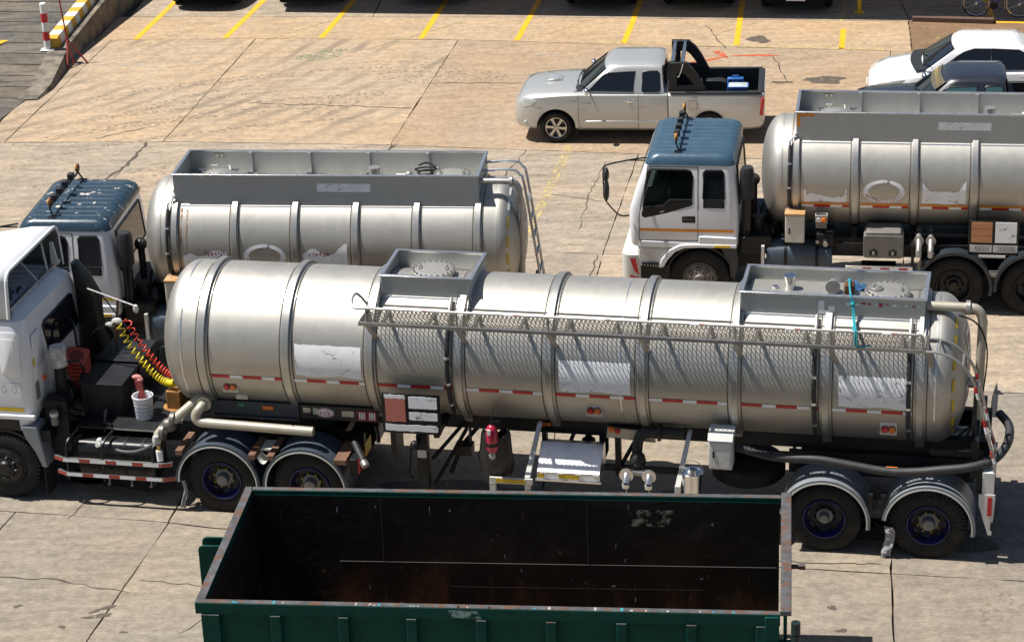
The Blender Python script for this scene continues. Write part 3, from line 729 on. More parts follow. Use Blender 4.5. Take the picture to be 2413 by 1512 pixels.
# ---------------------------------------------------------------- rigid tanker trucks (two of a kind)
def tank_shell(u0, u1, vc, zc, r_, dish, n=64):
    m = MB(); prof = []
    k = 12
    for i in range(k + 1):
        t = rad(90 * i / k); prof.append((r_ * math.sin(t) ** .75 if i else 0, u0 + dish * (1 - math.cos(t) ** 1.0)))
    prof = [(0, u0)] + [(r_ * math.sin(rad(90 * i / k)) ** .8, u0 + dish * (1 - math.cos(rad(90 * i / k)))) for i in range(1, k + 1)]
    L = u1 - u0
    prof += [(r_, u0 + dish + (L - 2 * dish) * i / 8) for i in range(1, 8)]
    prof += [(rr_, u0 + u1 - h) for rr_, h in reversed(prof[:k + 1])]
    m.lathe([(a, b) for a, b in prof], (0, vc, zc), 'u', n)
    return m
def tring(m, u, w, vc, zc, r0, r1, mt=0, n=56): m.lathe([(r0, u - w / 2), (r1, u - w / 2), (r1, u + w / 2), (r0, u + w / 2)], (0, vc, zc), 'u', n, mt, close=True)
def on_tank(vc, zc, r_, off=.005):
    def f(u, z):
        h = max(-r_ * .999, min(r_ * .999, z - zc)); k = (r_ + off) / r_
        return (u, vc - math.sqrt(r_ * r_ - h * h) * k, zc + h * k)
    return f
def patch(T_, u0, u1, z0, z1, seed=0, jag=0., nu=24, nz=8, prof=None):
    """vinyl patch laid on the tank; prof gives the height of the torn top edge along its length"""
    q = random.Random(seed); m = MB(); top = []
    for i in range(nu + 1):
        t = i / nu; f = prof(t) if prof else 1
        top.append(z0 + (z1 - z0) * max(.04, f + q.uniform(-jag, jag)))
    m.grid(lambda a, b: T_(lerp(u0, u1, a), lerp(z0 + (.012 * math.sin(a * 9 + seed)), top[min(nu, int(round(a * nu)))], b)), nu, nz)
    return m
def tape(parent, T_, u0, u1, z, h, mats, segs, name='reflective_tape', off=0):
    m = MB(); u = u0; i = 0; q = segs[0]
    while u < u1 - .01:
        L = min(segs[i % len(segs)], u1 - u)
        m.grid(lambda a, b: T_(lerp(u, u + L, a), lerp(z - h / 2, z + h / 2, b)), 2, 2, i % len(mats)); u += L; i += 1
    return m.o(name, mats, parent, smooth=0)
def manhole(parent, u, v, z, r_, bolts=20, dome=False, lugs=True):
    m = MB(); m.lathe([(r_ * .9, -.12), (r_ * .9, 0), (r_, 0), (r_, .02), (r_ + .002, .022), (r_, .045), (r_ * .97, .05), (r_ * .6, .056 if not dome else .09), (0, .06 if not dome else .115)], (u, v, z), 'z', 40)
    o = m.o('manhole', STEEL, parent, smooth=40)
    b = MB()
    for i in range(bolts):
        a = 2 * math.pi * i / bolts; x, yv = u + r_ * .93 * math.cos(a), v + r_ * .93 * math.sin(a)
        if dome:
            if i % 3: continue
            b.cyl((x, yv, z), .016, .03, .12, 'z', 8); b.box(x - .05, x + .05, yv - .012, yv + .012, z + .115, z + .14)
            b.ball((x - .05, yv, z + .14), .015, .012, .022, 6); b.ball((x + .05, yv, z + .14), .015, .012, .022, 6)
        else: b.cyl((x, yv, z), .017, .045, .075, 'z', 6)
    b.o('bolts', GALV if not dome else CHROME, o)
    if lugs and not dome:
        for s_ in (-1, 1):
            h = MB(); x = u + s_ * r_ * .62
            h.tube([(x, v - .05, z + .05), (x, v - .05, z + .10), (x, v + .05, z + .10), (x, v + .05, z + .05)], .009, 6); h.o('handle', GALV, o)
    return o
def light_pair(parent, u, v, z, w=.23, h=.19, cols=(RED, ORANGE)):
    m = MB(); m.box(u - w / 2, u + w / 2, v, v + .015, z - h / 2, z + h / 2); m.box(u - w / 2, u - w / 2 + .01, v + .015, v + .14, z - h / 2, z + h / 2); m.box(u + w / 2 - .01, u + w / 2, v + .015, v + .14, z - h / 2, z + h / 2)
    m.box(u - w / 2, u + w / 2, v + .13, v + .14, z + h * .2, z + h / 2)
    o = m.o('marker_lamp_box', mk('pale_lamp_box', (.55, .53, .49), .5, .2), parent, bev=.003)
    for s_, c_ in zip((-1, 1), cols):
        l = MB(); l.lathe([(.054, .0), (.054, -.012)], (u + s_ * w * .21, v, z - .01), 'v', 18, 1); l.lathe([(.047, -.012), (.042, -.028), (.024, -.037), (0, -.039)], (u + s_ * w * .21, v, z - .01), 'v', 18, 0)
        l.o('lamp', [c_, BLACKG], o)
    return o
def fram(u0, u1, z0, z1, v, mb, t=.02, d=.02, m=0):
    mb.box(u0, u1, v, v + d, z0, z0 + t, m); mb.box(u0, u1, v, v + d, z1 - t, z1, m); mb.box(u0, u0 + t, v, v + d, z0 + t, z1 - t, m); mb.box(u1 - t, u1, v, v + d, z0 + t, z1 - t, m)

CABW = 2.2
def cab_v(z):  # side inset with height
    return lerp(0, .085, max(0, min(1, (z - 1.75) / .8)))
def tanker(fr, label, var):
    T0 = thing('tanker_truck', label, 'tanker truck', (fr[0], fr[1], 0), fr[2], 'white cab tanker trucks')
    # ---- cab
    lv = []
    for z, uf, ur, ins, r_ in [(1.07, -1.16, .62, .03, .10), (1.12, -1.18, .64, .0, .12), (1.40, -1.205, .65, 0, .13), (1.72, -1.20, .645, 0, .14), (2.1, -1.09, .62, .035, .14), (2.35, -1.0, .60, .062, .14), (2.53, -.93, .58, .085, .14), (2.545, -.90, .55, .11, .13)]:
        lv.append(rrect(uf, ur, ins, CABW - ins, r_, z, 5))
    c = MB(); c.rings(lv)
    cab = c.o('cab', [WHITE, BLACKG], T0, smooth=32)
    win = [(-.955, 1.80), (-.62, 1.825), (-.50, 1.93), (-.13, 1.935), (-.115, 2.33), (-.15, 2.425), (-.22, 2.45), (-.80, 2.455), (-.855, 2.42), (-.90, 2.25)]
    low = [(-.955, 1.79), (-.62, 1.815), (-.50, 1.92), (-.13, 1.925), (-.11, 1.87), (-.15, 1.83), (-.55, 1.70), (-.93, 1.605), (-.975, 1.63), (-.985, 1.68)]
    rwin = [(.06, 1.96), (.08, 1.935), (.40, 1.935), (.42, 1.96), (.405, 2.40), (.375, 2.45), (.10, 2.45), (.065, 2.41)]
    cuts = []
    for poly in (win, rwin):
        k = MB(); k.prism(poly, -.1, 1.5); co = k.o('cutter', [BLACKG, BLACKG]); co.matrix_world = T0.matrix_world
        co.parent = T0; cuts.append(co)
    k = MB(); k.prism([(-1.5, 1.82), (-.5, 1.82), (-.5, 2.38), (-1.5, 2.38)], .22, 1.98); co = k.o('cutter', [BLACKG, BLACKG]); co.parent = T0; cuts.append(co)
    bpy.context.view_layer.update(); apply_cut(cab, cuts)
    def panel(name, poly, off, mat, parent, th=.008, grow=0):
        m = MB(); n = len(poly); cu = sum(p[0] for p in poly) / n; cz = sum(p[1] for p in poly) / n
        P = [(cu + (p[0] - cu) * (1 + grow), cz + (p[1] - cz) * (1 + grow)) for p in poly]
        vs_ = [(a, cab_v(z) + off, z) for a, z in P] + [(a, cab_v(z) + off + th, z) for a, z in P]
        m.add(vs_, [tuple(range(n)), tuple(range(2 * n - 1, n - 1, -1))] + [(i, (i + 1) % n, n + (i + 1) % n, n + i) for i in range(n)])
        return m.o(name, mat, parent, smooth=0)
    wp = panel('side_window', win, .012, GLASSW, cab, .004)
    # rubber frames
    for poly, nm in ((win, 'window_seal'), (rwin, 'window_seal')):
        m = MB(); m.tube([(a, cab_v(z) + .004, z) for a, z in poly], .016, 6, closed=True); m.o(nm, BLACKG, cab)
    panel('window_trim', low, -.006, BLACKG, cab)
    panel('rear_side_window', rwin, .012, GLASS, cab, .004)
    panel('vent_grille', [(.06, 1.80), (.42, 1.80), (.42, 1.925), (.06, 1.925)], -.005, BLACKG, cab)
    for i in range(4):
        panel('louvre', [(.10, 1.815 + i * .026), (.38, 1.815 + i * .026), (.38, 1.828 + i * .026), (.10, 1.828 + i * .026)], -.012, MATTE, cab)
    # interior: dash, wheel, seat, bottle
    m = MB(); m.prism([(-.98, 1.78), (-.62, 1.78), (-.66, 2.02), (-.78, 2.10), (-.92, 2.06)], .3, 1.4); m.o('dashboard', BOXGREY, cab, bev=.02)
    m = MB(); m.tube([(-.62 + .05 * math.cos(a), .62 + .2 * math.sin(a), 2.02 + .18 * math.cos(a)) for a in [2 * math.pi * i / 20 for i in range(20)]], .014, 6, closed=True); m.o('steering_wheel', BLACKG, cab)
    m = MB(); m.box(-.35, .0, .35, .95, 1.5, 1.83); m.prism([(-.12, 1.83), (.02, 1.83), (.06, 2.36), (-.04, 2.36)], .4, .9); m.o('seat', CANVAS, cab, bev=.03)
    m = MB(); m.cyl((-.55, .35, 1.84), .03, 0, .17); m.cyl((-.55, .35, 1.84), .012, .17, .22); m.o('bottle', CLEARL, cab)
    # roof
    lr = [rrect(uf, ur, ins, CABW - ins, r_, z, 5) for z, uf, ur, ins, r_ in [(2.53, -.935, .605, .075, .14), (2.58, -.92, .60, .085, .15), (2.66, -.87, .565, .12, .16), (2.705, -.80, .50, .17, .16), (2.722, -.72, .42, .26, .16)]]
    m = MB(); m.rings(lr)
    roof = m.o('roof', NAVYP if var == 'L' else NAVY, cab, smooth=40)
    m = MB(); nr = 9
    for i in range(nr):
        v = .33 + i * (CABW - .66) / (nr - 1)
        m.rings([[(u_, v - w_, z_), (u_, v - w_ * .5, z_ + h_), (u_, v + w_ * .5, z_ + h_), (u_, v + w_, z_)] for u_, w_, z_, h_ in [(-.74, .02, 2.714, .002), (-.68, .036, 2.719, .012), (.3, .036, 2.719, .013), (.42, .042, 2.712, .018), (.50, .048, 2.693, .022), (.565, .048, 2.648, .018), (.60, .03, 2.57, .006)]])
    m.o('roof_ribs', NAVYP if var == 'L' else NAVY, roof, smooth=45)
    # light bar
    lb = MB(); lb.tube([(-.42, .30, 2.86), (-.42, 1.95, 2.86)], .018, 8); lb.tube([(-.36, .24, 2.71), (-.42, .30, 2.86)], .016, 6); lb.tube([(-.36, 2.0, 2.71), (-.42, 1.95, 2.86)], .016, 6); lb.box(-.44, -.30, .19, .30, 2.705, 2.722); lb.box(-.44, -.30, 1.93, 2.04, 2.705, 2.722)
    lbo = lb.o('light_bar', BLACKG, cab)
    for v in (.58, .90, 1.22, 1.56):
        m = MB(); m.box(-.475, -.375, v - .06, v + .06, 2.875, 2.985); m.o('work_lamp', MATTE, lbo, bev=.012)
    for v in (.32, 1.90):
        m = MB(); m.lathe([(.07, .025), (.07, 0), (.055, -.02), (0, -.025)], (-.42, v, 2.95), 'u', 16, 0); m.lathe([(.072, .0), (.072, .03), (0, .03)], (-.42, v, 2.95), 'u', 16, 1); m.o('marker_lamp', [AMBER, RUST], lbo)
    # windscreen, front and rear window
    m = MB(); m.grid(lambda a, b: (lerp(-1.185, -.985, b) - .012, lerp(.2, 2.0, a), lerp(1.80, 2.42, b)), 4, 2); m.o('windscreen', GLASSW, cab)
    wq = [(.640, .32, 1.78), (.640, 1.88, 1.78), (.600, 1.82, 2.42), (.600, .38, 2.42)]
    m = MB(); m.tube([Vector(p) + Vector((.006, 0, 0)) for p in [wq[0], lp(wq[0], wq[1], .5), wq[1], lp(wq[1], wq[2], .5), wq[2], lp(wq[2], wq[3], .5), wq[3], lp(wq[3], wq[0], .5)]], .022, 6, closed=True); m.o('window_seal', BLACKG, cab)
    m = MB(); m.add([(a + .012, b, z) for a, b, z in wq], [(0, 1, 2, 3)]); m.o('rear_window', GLASSB, cab)
    # door gaps, stripe, handle
    def gap(pts, w=.007):
        m = MB(); m.tube([(a, cab_v(z) - .0005, z) for a, z in pts], w, 5); m.o('door_gap', TBLACK, cab)
    gap([(-.03, 1.2), (-.03, 1.8), (-.03, 2.5)]); gap([(-1.03, 1.2), (-.03, 1.2)]); gap([(-1.03, 1.2), (-1.03, 1.62), (-.99, 1.9), (-.90, 2.3), (-.87, 2.5), (-.03, 2.5)])
    m = MB(); m.grid(lambda a, b: (lerp(-1.03, .58, a), -.004, lerp(1.365, 1.415, b)), 8, 1); m.o('side_stripe', TORANGE if var == 'R' else TYEL, cab)
    m = MB(); m.box(-.30, -.07, -.012, .02, 1.525, 1.65); m.o('door_handle', BLACKG, cab, bev=.02, seg=3)
    m = MB(); m.box(-.27, -.10, -.022, -.010, 1.575, 1.60); m.o('handle_grip', MATTE, cab, bev=.006)
    # side lower moulding
    m = MB(); m.prism([(-1.03, 1.07), (-.03, 1.07), (-.03, 1.17), (-1.03, 1.20)], -.015, .06); m.prism([(-.02, 1.15), (.63, 1.15), (.63, 1.28), (-.02, 1.30)], -.03, .06); m.o('sill_panel', WHITE, cab, bev=.02)
    # fender lip and inner
    lip = [(-.70, .70), (-.62, .72), (-.54, .86), (-.42, 1.0), (-.26, 1.075), (-.05, 1.09), (.63, 1.09), (.63, 1.16), (-.10, 1.16), (-.33, 1.14), (-.52, 1.04), (-.66, .86)]
    m = MB(); m.prism(lip, -.045, .30); m.o('fender', WHITE, cab, bev=.02)
    m = MB(); m.prism(band(0, .5, .57, .60, -20, 170, 18), .02, .5); m.o('wheel_housing', MATTE, cab)
    m = MB(); m.prism([(.35, 1.08), (.62, 1.08), (.66, .85), (.60, .55), (.52, .55), (.50, .80), (.40, .98)], .0, .35); m.o('fender_flap', GREYF, cab, bev=.01)
    m = MB(); m.box(.25, .52, -.052, -.04, 1.10, 1.15); m.o('side_lamp', TYEL, cab, bev=.008)
    # step and bumper
    m = MB(); m.prism([(-1.06, .72), (-.68, .70), (-.60, .80), (-.50, 1.07), (-1.06, 1.07)], 0, .6); m.o('step_panel', WHITED, cab, bev=.03)
    m = MB(); m.box(-.99, -.70, -.03, .2, .76, .79)
    for i in range(6): m.box(-.98 + i * .048, -.95 + i * .048, -.04, -.005, .735, .795)
    m.o('step_tread', BLACKG, cab)
    m = MB(); m.box(-1.02, -.52, .05, CABW - .05, .45, .72); m.o('lower_skirt', BLACK, cab)
    m = MB(); lo = [rrect(-1.34, -1.0, -.01, CABW + .01, .12, z, 4) for z in (.38, .42, .86, .92)]; m.rings(lo); bp = m.o('bumper', [WHITED], cab, bev=0)
    m = MB()
    for pts in ([(-1.20, .86), (-1.10, .86), (-1.04, .55), (-1.12, .62)], [(-1.22, .42), (-1.05, .42), (-1.05, .50), (-1.19, .56)]): m.add([(a_, -.014, z_) for a_, z_ in pts], [(0, 1, 2, 3)])
    m.o('bumper_stripes', TRED, bp)
    # mirrors
    m = MB(); m.tube(bez([(-.90, .08, 2.66), (-1.2, -.02, 2.64), (-1.52, -.14, 2.60), (-1.60, -.16, 2.52), (-1.60, -.16, 2.2), (-1.58, -.16, 1.98), (-1.36, -.08, 1.68), (-1.2, .0, 1.64)], 5), .014, 6); m.tube([(-.92, .1, 2.6), (-1.2, -.02, 2.64)], .012, 6)
    mo = m.o('mirror_arm', BLACKG, cab)
    for z, s_ in ((2.44, .13), (2.16, .19)):
        m = MB(); m.ball((-1.55, -.20, z), .05, .11, s_, 14); m.o('mirror', MATTE, mo)
    if var == 'L':
        pass
    # air intake behind the cab
    m = MB(); lo = [rrect(.66, .90, .10, .36, .08, z, 4) for z in (1.92, 1.96, 2.38)] + [rrect(.70, .88, .13, .33, .08, 2.47, 4)]; m.rings(lo); m.o('air_intake', MATTE, T0, smooth=45)
    m = MB(); m.tube([(.78, .23, 1.95), (.78, .23, 1.45), (.76, .25, 1.0)], .085, 12); m.tube([(.86, .85, 1.3), (.86, .85, 1.95)], .06, 10); m.ball((.86, .85, 2.02), .11, .11, .11, 12); m.o('intake_duct', BLACKG, T0)
    # ---- chassis
    ch = MB()
    for v in (.68, 1.48): ch.box(-1.0, 7.25, v, v + .08, .72, 1.0)
    for u in (.9, 1.9, 2.9, 3.8, 4.9, 6.2, 7.1): ch.box(u, u + .12, .76, 1.48, .74, .98)
    cho = ch.o('chassis', BLACK, T0)
    en = MB(); en.box(-.5, 1.0, .5, 1.7, .55, 1.35); en.box(.62, 1.15, .3, 1.9, 1.0, 1.28); en.box(.7, 1.2, .12, .6, .95, 1.25); en.cyl((.95, .45, 1.1), .12, 0, .42, n=14); en.cyl((1.2, .85, 1.0), .15, 0, .4, n=14); en.box(1.25, 6.9, .55, 1.65, 1.0, 1.12); en.box(2.3, 6.8, .2, .3, 1.02, 1.14)
    for k_ in range(16):
        q = random.Random(k_); a = Vector((q.uniform(.7, 1.25), q.uniform(.15, 1.4), q.uniform(1.0, 1.45))); b = a + Vector((q.uniform(-.15, .3), q.uniform(-.3, .3), q.uniform(-.1, .35)))
        en.tube(bez([a, (a + b) / 2 + Vector((0, 0, q.uniform(-.12, .12))), b], 4), q.uniform(.008, .028), 6)
    en.o('engine_gear', BLACK, T0)
    m = MB(); m.cyl((.98, .30, .95), .055, 0, .16); m.cyl((1.10, .22, 1.02), .035, 0, .12); m.o('air_filter_cup', GALV, T0)
    # fuel tank
    m = MB(); sec = arc(.33, .86, .27, 0, 360, 20)[:-1]
    prof = [(.33 + .27 * (abs(math.cos(a)) ** .6) * (1 if math.cos(a) > 0 else -1), .84 + .27 * (abs(math.sin(a)) ** .6) * (1 if math.sin(a) > 0 else -1)) for a in [2 * math.pi * i / 24 for i in range(24)]]
    m.prism([(v, z) for v, z in prof], 1.12, 2.22, 'u'); ft = m.o('fuel_tank', TANKBLUE, T0, bev=.02)
    m = MB()
    for u in (1.42, 1.95): m.prism([(.33 + (v - .33) * 1.03, .84 + (z - .84) * 1.03) for v, z in prof], u, u + .05, 'u')
    m.o('tank_strap', BLACK, ft); m = MB(); m.cyl((1.72, .3, 1.1), .055, 0, .06, n=14); m.cyl((1.72, .3, 1.1), .03, .06, .08, n=10); m.o('filler_cap', GALV, ft)
    m = MB(); m.box(1.04, 1.09, .02, .25, .55, 1.12); m.o('step_bracket', WHITED, T0)
    # side boxes
    m = MB(); m.box(1.44, 1.76, 0, .25, 1.21, 1.70); bx_ = m.o('meter_box', WHITEBOX, T0, bev=.012); m = MB(); m.box(1.43, 1.77, -.015, .26, 1.70, 1.73); m.o('box_lid', mk('rust_stained_lid', (.42, .24, .10), .6, 0, .2, 6, col2=(.6, .55, .45), c2s=4), bx_, bev=.004)
    m = MB(); m.box(1.50, 1.525, -.012, 0, 1.37, 1.47); m.o('latch', BLACKG, bx_); m = MB(); m.box(1.465, 1.735, -.003, 0, 1.235, 1.68); m.o('box_door', WHITEBOX, bx_, bev=.002)
    light_pair(T0, 2.04, .12, 1.60, .20, .13, (CLEARL, ORANGE)); m = MB(); m.box(1.95, 2.13, .13, .2, 1.43, 1.53); m.o('earth_plate', BOXGREY, T0, bev=.004)
    m = MB(); m.box(1.95, 2.25, .1, .55, 1.12, 1.34); m.cyl((2.12, .1, 1.2), .06, -.08, 0, 'v', 14); m.o('valve_box', BLACK, T0, bev=.01); m = MB(); m.cyl((2.12, .02, 1.2), .04, -.05, 0, 'v', 12); m.cyl((1.98, .1, 1.2), .03, -.02, 0, 'v', 12); m.o('valve_knob', GALV, T0)
    m = MB(); m.rings([[(a, v, z) for a, z in rr2(2.75, 3.42, .95, 1.36, .05)] for v in (.03, .05, .5)]); tb_ = m.o('tool_box', BOXGREY, T0, bev=.01)
    m = MB(); m.prism([(2.78, 1.345), (3.39, 1.345), (3.37, 1.42), (2.80, 1.42)], .04, .5); m.o('tool_box_lid', BOXGREY, tb_, bev=.02)
    for u in (2.92, 3.24):
        m = MB(); m.prism([(u - .065, 1.0), (u + .065, 1.0), (u + .07, 1.08), (u, 1.13), (u - .07, 1.08)], .015, .04); m.o('latch', BLACKG, tb_, bev=.004)
        m = MB(); m.box(u - .02, u + .02, .005, .02, 1.02, 1.08); m.o('latch_knob', GALV, tb_)
    m = MB(); m.box(2.46, 3.58, -.02, .02, .72, .82); so_ = m.o('side_guard', ALU, T0, bev=.004); m = MB(); u = 2.74; i = 0
    while u < 3.5: m.add([(u, -.024, .735), (u + .15, -.024, .735), (u + .15, -.024, .80), (u, -.024, .80)], [(0, 1, 2, 3)], i % 2); u += .152; i += 1
    m.o('guard_tape', [TRED, TWHITE], so_)
    m = MB(); m.box(2.72, 3.3, .02, .5, .5, .72); m.box(3.55, 3.6, 0, .6, .7, 1.2); m.o('battery_box', BLACK, T0)
    # outlet couplings
    for u in (3.67, 3.87):
        m = MB(); m.tube([(u, .6, 1.28), (u, .25, 1.28), (u, .06, 1.22), (u, -.02, 1.1)], .05, 10); m.lathe([(.085, 0), (.085, .03)], (u, .12, 1.24), 'v', 16); m.cyl((u, -.03, 1.02), .05, 0, .09); m.o('outlet_coupling', GALV, T0)
    m = MB(); m.tube([(3.6, .3, 1.30), (7.0, .3, 1.27)], .045, 10); m.o('delivery_pipe', BLACKG, T0)
    # sign board
    m = MB(); m.box(4.48, 5.31, .02, .04, 1.06, 1.67); sb = m.o('hazard_board', BLACKG, T0, bev=.003)
    m = MB()
    for i in range(3): m.box(4.53, 4.87, .013, .021, 1.285 + i * .122, 1.40 + i * .122)
    m.o('orange_panel', SIGNOR, sb, bev=.002); m = MB(); m.box(4.92, 5.27, .013, .021, 1.285, 1.65); m.o('white_panel', STKP, sb, bev=.002)
    m = MB(); m.box(4.51, 4.87, .013, .021, 1.115, 1.24); m.box(4.89, 5.29, .013, .021, 1.115, 1.24); tp_ = m.o('text_panel', WHITED, sb)
    m = MB(); q = random.Random(5)
    for pu0, pu1 in ((4.54, 4.85), (4.92, 5.27)):
        for zz in (1.205, 1.175, 1.145):
            u = pu0 + q.uniform(0, .08)
            while u < pu1 - .02:
                w_ = q.uniform(.012, .03); m.add([(u, .0115, zz - .007), (u + w_, .0115, zz - .007), (u + w_, .0115, zz + .008), (u, .0115, zz + .008)], [(0, 1, 2, 3)]); u += w_ + .008
    m.o('small_print', TBLACK, tp_); m = MB(); m.box(4.66, 5.1, .0, .02, 1.02, 1.06); m.o('board_bracket', WHITED, sb)
    # wheels
    wheel(T0, 'steer', 0, 0, .51, spin=.3); wheel(T0, 'steer', 0, CABW, .51, True)
    for u in (4.27, 5.56):
        dual(T0, 'rear', u, -.02, .49, CABW + .04); mudguard(T0, u, .49, .60, -.06, .60, -12, 185, GREYF, None); mudguard(T0, u, .49, .60, 1.62, 2.24, -12, 185, GREYF, None)
    m = MB(); m.box(4.0, 5.8, .6, 1.6, .42, .62); m.box(4.86, 4.97, -.04, .5, .55, .68); m.o('axle_gear', BLACK, T0); m = MB(); m.box(4.84, 4.99, -.02, .1, .66, .75); m.o('bracket_plate', GALV, T0)
    # ---- tank
    VC, ZC, R_ = 1.17, 2.13, .933
    F = on_tank(VC, ZC, R_)
    ts = tank_shell(.98, 7.2, VC, ZC, R_, .36).o('tank_shell', STEELR if var == 'L' else STEEL, T0, smooth=40)
    us = [1.60 + .985 * i for i in range(6)]
    for u in us:
        m = MB(); tring(m, u, .095, VC, ZC, R_ - .01, R_ + .045); tring(m, u, .135, VC, ZC, R_ - .01, R_ + .008); m.o('ring_band', BAND, ts, bev=.006)
        for s_ in (-1, 1): m = MB(); tring(m, u + s_ * .079, .012, VC, ZC, R_ - .01, R_ + .006); m.o('ring_grime_shade', GRIMESHADE, ts)
        m = MB()
        for v0 in (.56, 1.5): m.hexa([(u - .05, v0, 1.0), (u + .05, v0, 1.0), (u + .05, v0 + .28, 1.0), (u - .05, v0 + .28, 1.0), (u - .05, v0 - .05, 1.32), (u + .05, v0 - .05, 1.32), (u + .05, v0 + .33, 1.32), (u - .05, v0 + .33, 1.32)])
        m.o('saddle', BLACK, ts)
    m = MB(); tring(m, 1.36, .02, VC, ZC, R_ - .01, R_ + .005); tring(m, 6.82, .02, VC, ZC, R_ - .01, R_ + .005); m.o('weld_seam', STEEL, ts)
    # coaming
    v0, v1, zt, zb = .57, 1.72, 3.325, 2.70
    m = MB(); m.box(1.59, 6.53, v0 - .004, v0 + .004, zb, zt); m.box(1.59, 6.53, v1 - .004, v1 + .004, zb, zt); m.box(1.586, 1.594, v0, v1, zb, zt); m.box(6.526, 6.534, v0, v1, zb, zt); cm = m.o('coaming', PLATE, ts)
    m = MB()
    for a in ((1.57, 6.55, v0 - .025, v0 + .03), (1.57, 6.55, v1 - .03, v1 + .025), (1.57, 1.62, v0 + .03, v1 - .03), (6.50, 6.55, v0 + .03, v1 - .03)): m.box(*a, zt, zt + .022)
    m.o('coaming_rim', ALU, cm, bev=.004)
    m = MB()
    for i in range(5):
        ua, ub = us[i] + .055, us[i + 1] - .055; zz = ZC + math.sqrt(R_ ** 2 - (VC - v0) ** 2)
        m.tube([(ua, v0 - .03, zz - .035), (ub, v0 - .03, zz - .035)], .014, 6); m.tube([(ua, v0 - .06, zz - .075), (ub, v0 - .06, zz - .075)], .008, 6)
    m.o('weld_bead', ALU, cm)
    m = MB()
    for u in (2.62, 3.6, 4.58, 5.56): m.box(u - .03, u + .03, v1 - .06, v1 - .004, 2.95, zt)
    m.o('stiffener', PLATE, cm)
    m = MB(); m.grid(lambda a, b: (lerp(3.93, 4.80, a), v0 - .007, lerp(3.06, 3.20, b)), 4, 1); m.o('sticker', STK, cm)
    m = MB(); m.box(2.0, 2.17, v1 - .012, v1 - .005, 3.22, 3.29); m.o('label_plate', mk('yellowed_label', (.45, .38, .2), .6), cm)
    m = MB(); m.box(2.02, 2.07, v1 - .016, v1 - .012, 3.235, 3.275); m.box(2.11, 2.15, v1 - .016, v1 - .012, 3.235, 3.275); m.o('label_print', TWHITE, cm)
    if var == 'R':
        m = MB(); m.box(1.60, 1.65, v0 - .008, v0 - .0045, 3.08, 3.315); m.box(1.65, 1.89, v0 - .008, v0 - .0045, 3.265, 3.315); m.o('corner_mark', TORANGE, cm)
    manhole(ts, 2.24, 1.02, 3.13, .29, 18, dome=True)
    manhole(ts, 6.05, 1.05, 3.15, .30, 22)
    m = MB(); m.cyl((4.78, 1.1, 3.05), .085, 0, .20); m.cyl((4.78, 1.1, 3.05), .095, .20, .24); m.cyl((2.85, 1.0, 3.05), .04, 0, .16, n=10); m.box(2.79, 2.91, .94, 1.06, 3.13, 3.15); m.cyl((5.35, 1.05, 3.08), .05, 0, .10); m.ball((5.35, 1.05, 3.2), .06, .06, .04); m.o('vent_valve', GALV, ts)
    m = MB(); m.box(5.12, 5.30, .95, 1.15, 3.07, 3.17); m.o('junction_box', WHITED, ts, bev=.02)
    m = MB(); q = random.Random(2)
    m.tube(bez([(5.62 + .17 * math.cos(t * .9) + q.uniform(-.04, .04), 1.25 + .14 * math.sin(t * .9) + q.uniform(-.04, .04), 3.12 + .008 * t) for t in range(18)], 4), .014, 6); m.o('coiled_cable', BLACKG, ts)
    # drain hose at the front band
    pts = []
    for i in range(17):
        a = rad(lerp(138, 232, i / 16)); pts.append((1.49, VC + (R_ + .045) * math.cos(a), ZC + (R_ + .045) * math.sin(a)))
    m = MB(); m.tube(pts, .028, 8); dh = m.o('drain_hose', HOSE, ts); m = MB()
    for i in (3, 7, 11, 15): m.tube([Vector(pts[i]) + (Vector(pts[i + 1]) - Vector(pts[i])) * t for t in (0, .3)], .036, 8)
    m.o('hose_clamp', ALU, dh); m = MB(); m.tube(bez([pts[0], Vector(pts[0]) + Vector((.0, .04, .08)), Vector(pts[0]) + Vector((.06, .09, .13)), (1.60, .56, 2.98)], 5), .02, 8); m.o('drain_elbow', ALU, dh)
    # tapes and stickers
    for i in range(5):
        ua, ub = us[i] + .10, us[i + 1] - .09
        tape(ts, F, ua, ub, 1.775, .045, [TWHITE, TRED], [.2, .28], 'reflective_tape')
        tape(ts, F, ua, ub, 1.822, .04, [TORANGE if var == 'R' else TYEL], [1.2], 'orange_tape')
    ragged = lambda t: .45 + .25 * math.sin(t * 9) * (1 - t) + (.5 if t > .85 else 0) * t
    cup = lambda t: .55 + .45 * max(0, (t - .82) / .18) + .35 * max(0, (.18 - t) / .18)
    patch(F, 1.73, 2.45, 1.86, 2.20, 4, .035, 40, 6, (lambda t: .36 + .10 * math.sin(t * 7) + (.3 if t < .07 or t > .95 else 0)) if var == 'R' else (lambda t: .62 + .1 * math.sin(t * 11) + .35 * t * t)).o('sticker', STKP, ts)
    patch(F, 3.70, 4.42, 1.86, 2.28, 6, .03, 40, 6, cup if var == 'R' else (lambda t: .60 + .18 * math.sin(t * 8) + .25 * t)).o('sticker', STKP, ts)
    # oval badge
    m = MB(); n = 48; oc, oz = 3.07, 2.07; a_, b_ = .345, .205
    def op(t, k): return F(oc + a_ * k * math.cos(t), oz + b_ * (k if k >= 1 else k * .97) * math.sin(t))
    m.grid(lambda p, q_: op(2 * math.pi * p, lerp(.76, 1.0, q_)), n, 2); ov = m.o('oval_badge', STKP, ts)
    m = MB(); Fo = on_tank(VC, ZC, R_, .008)
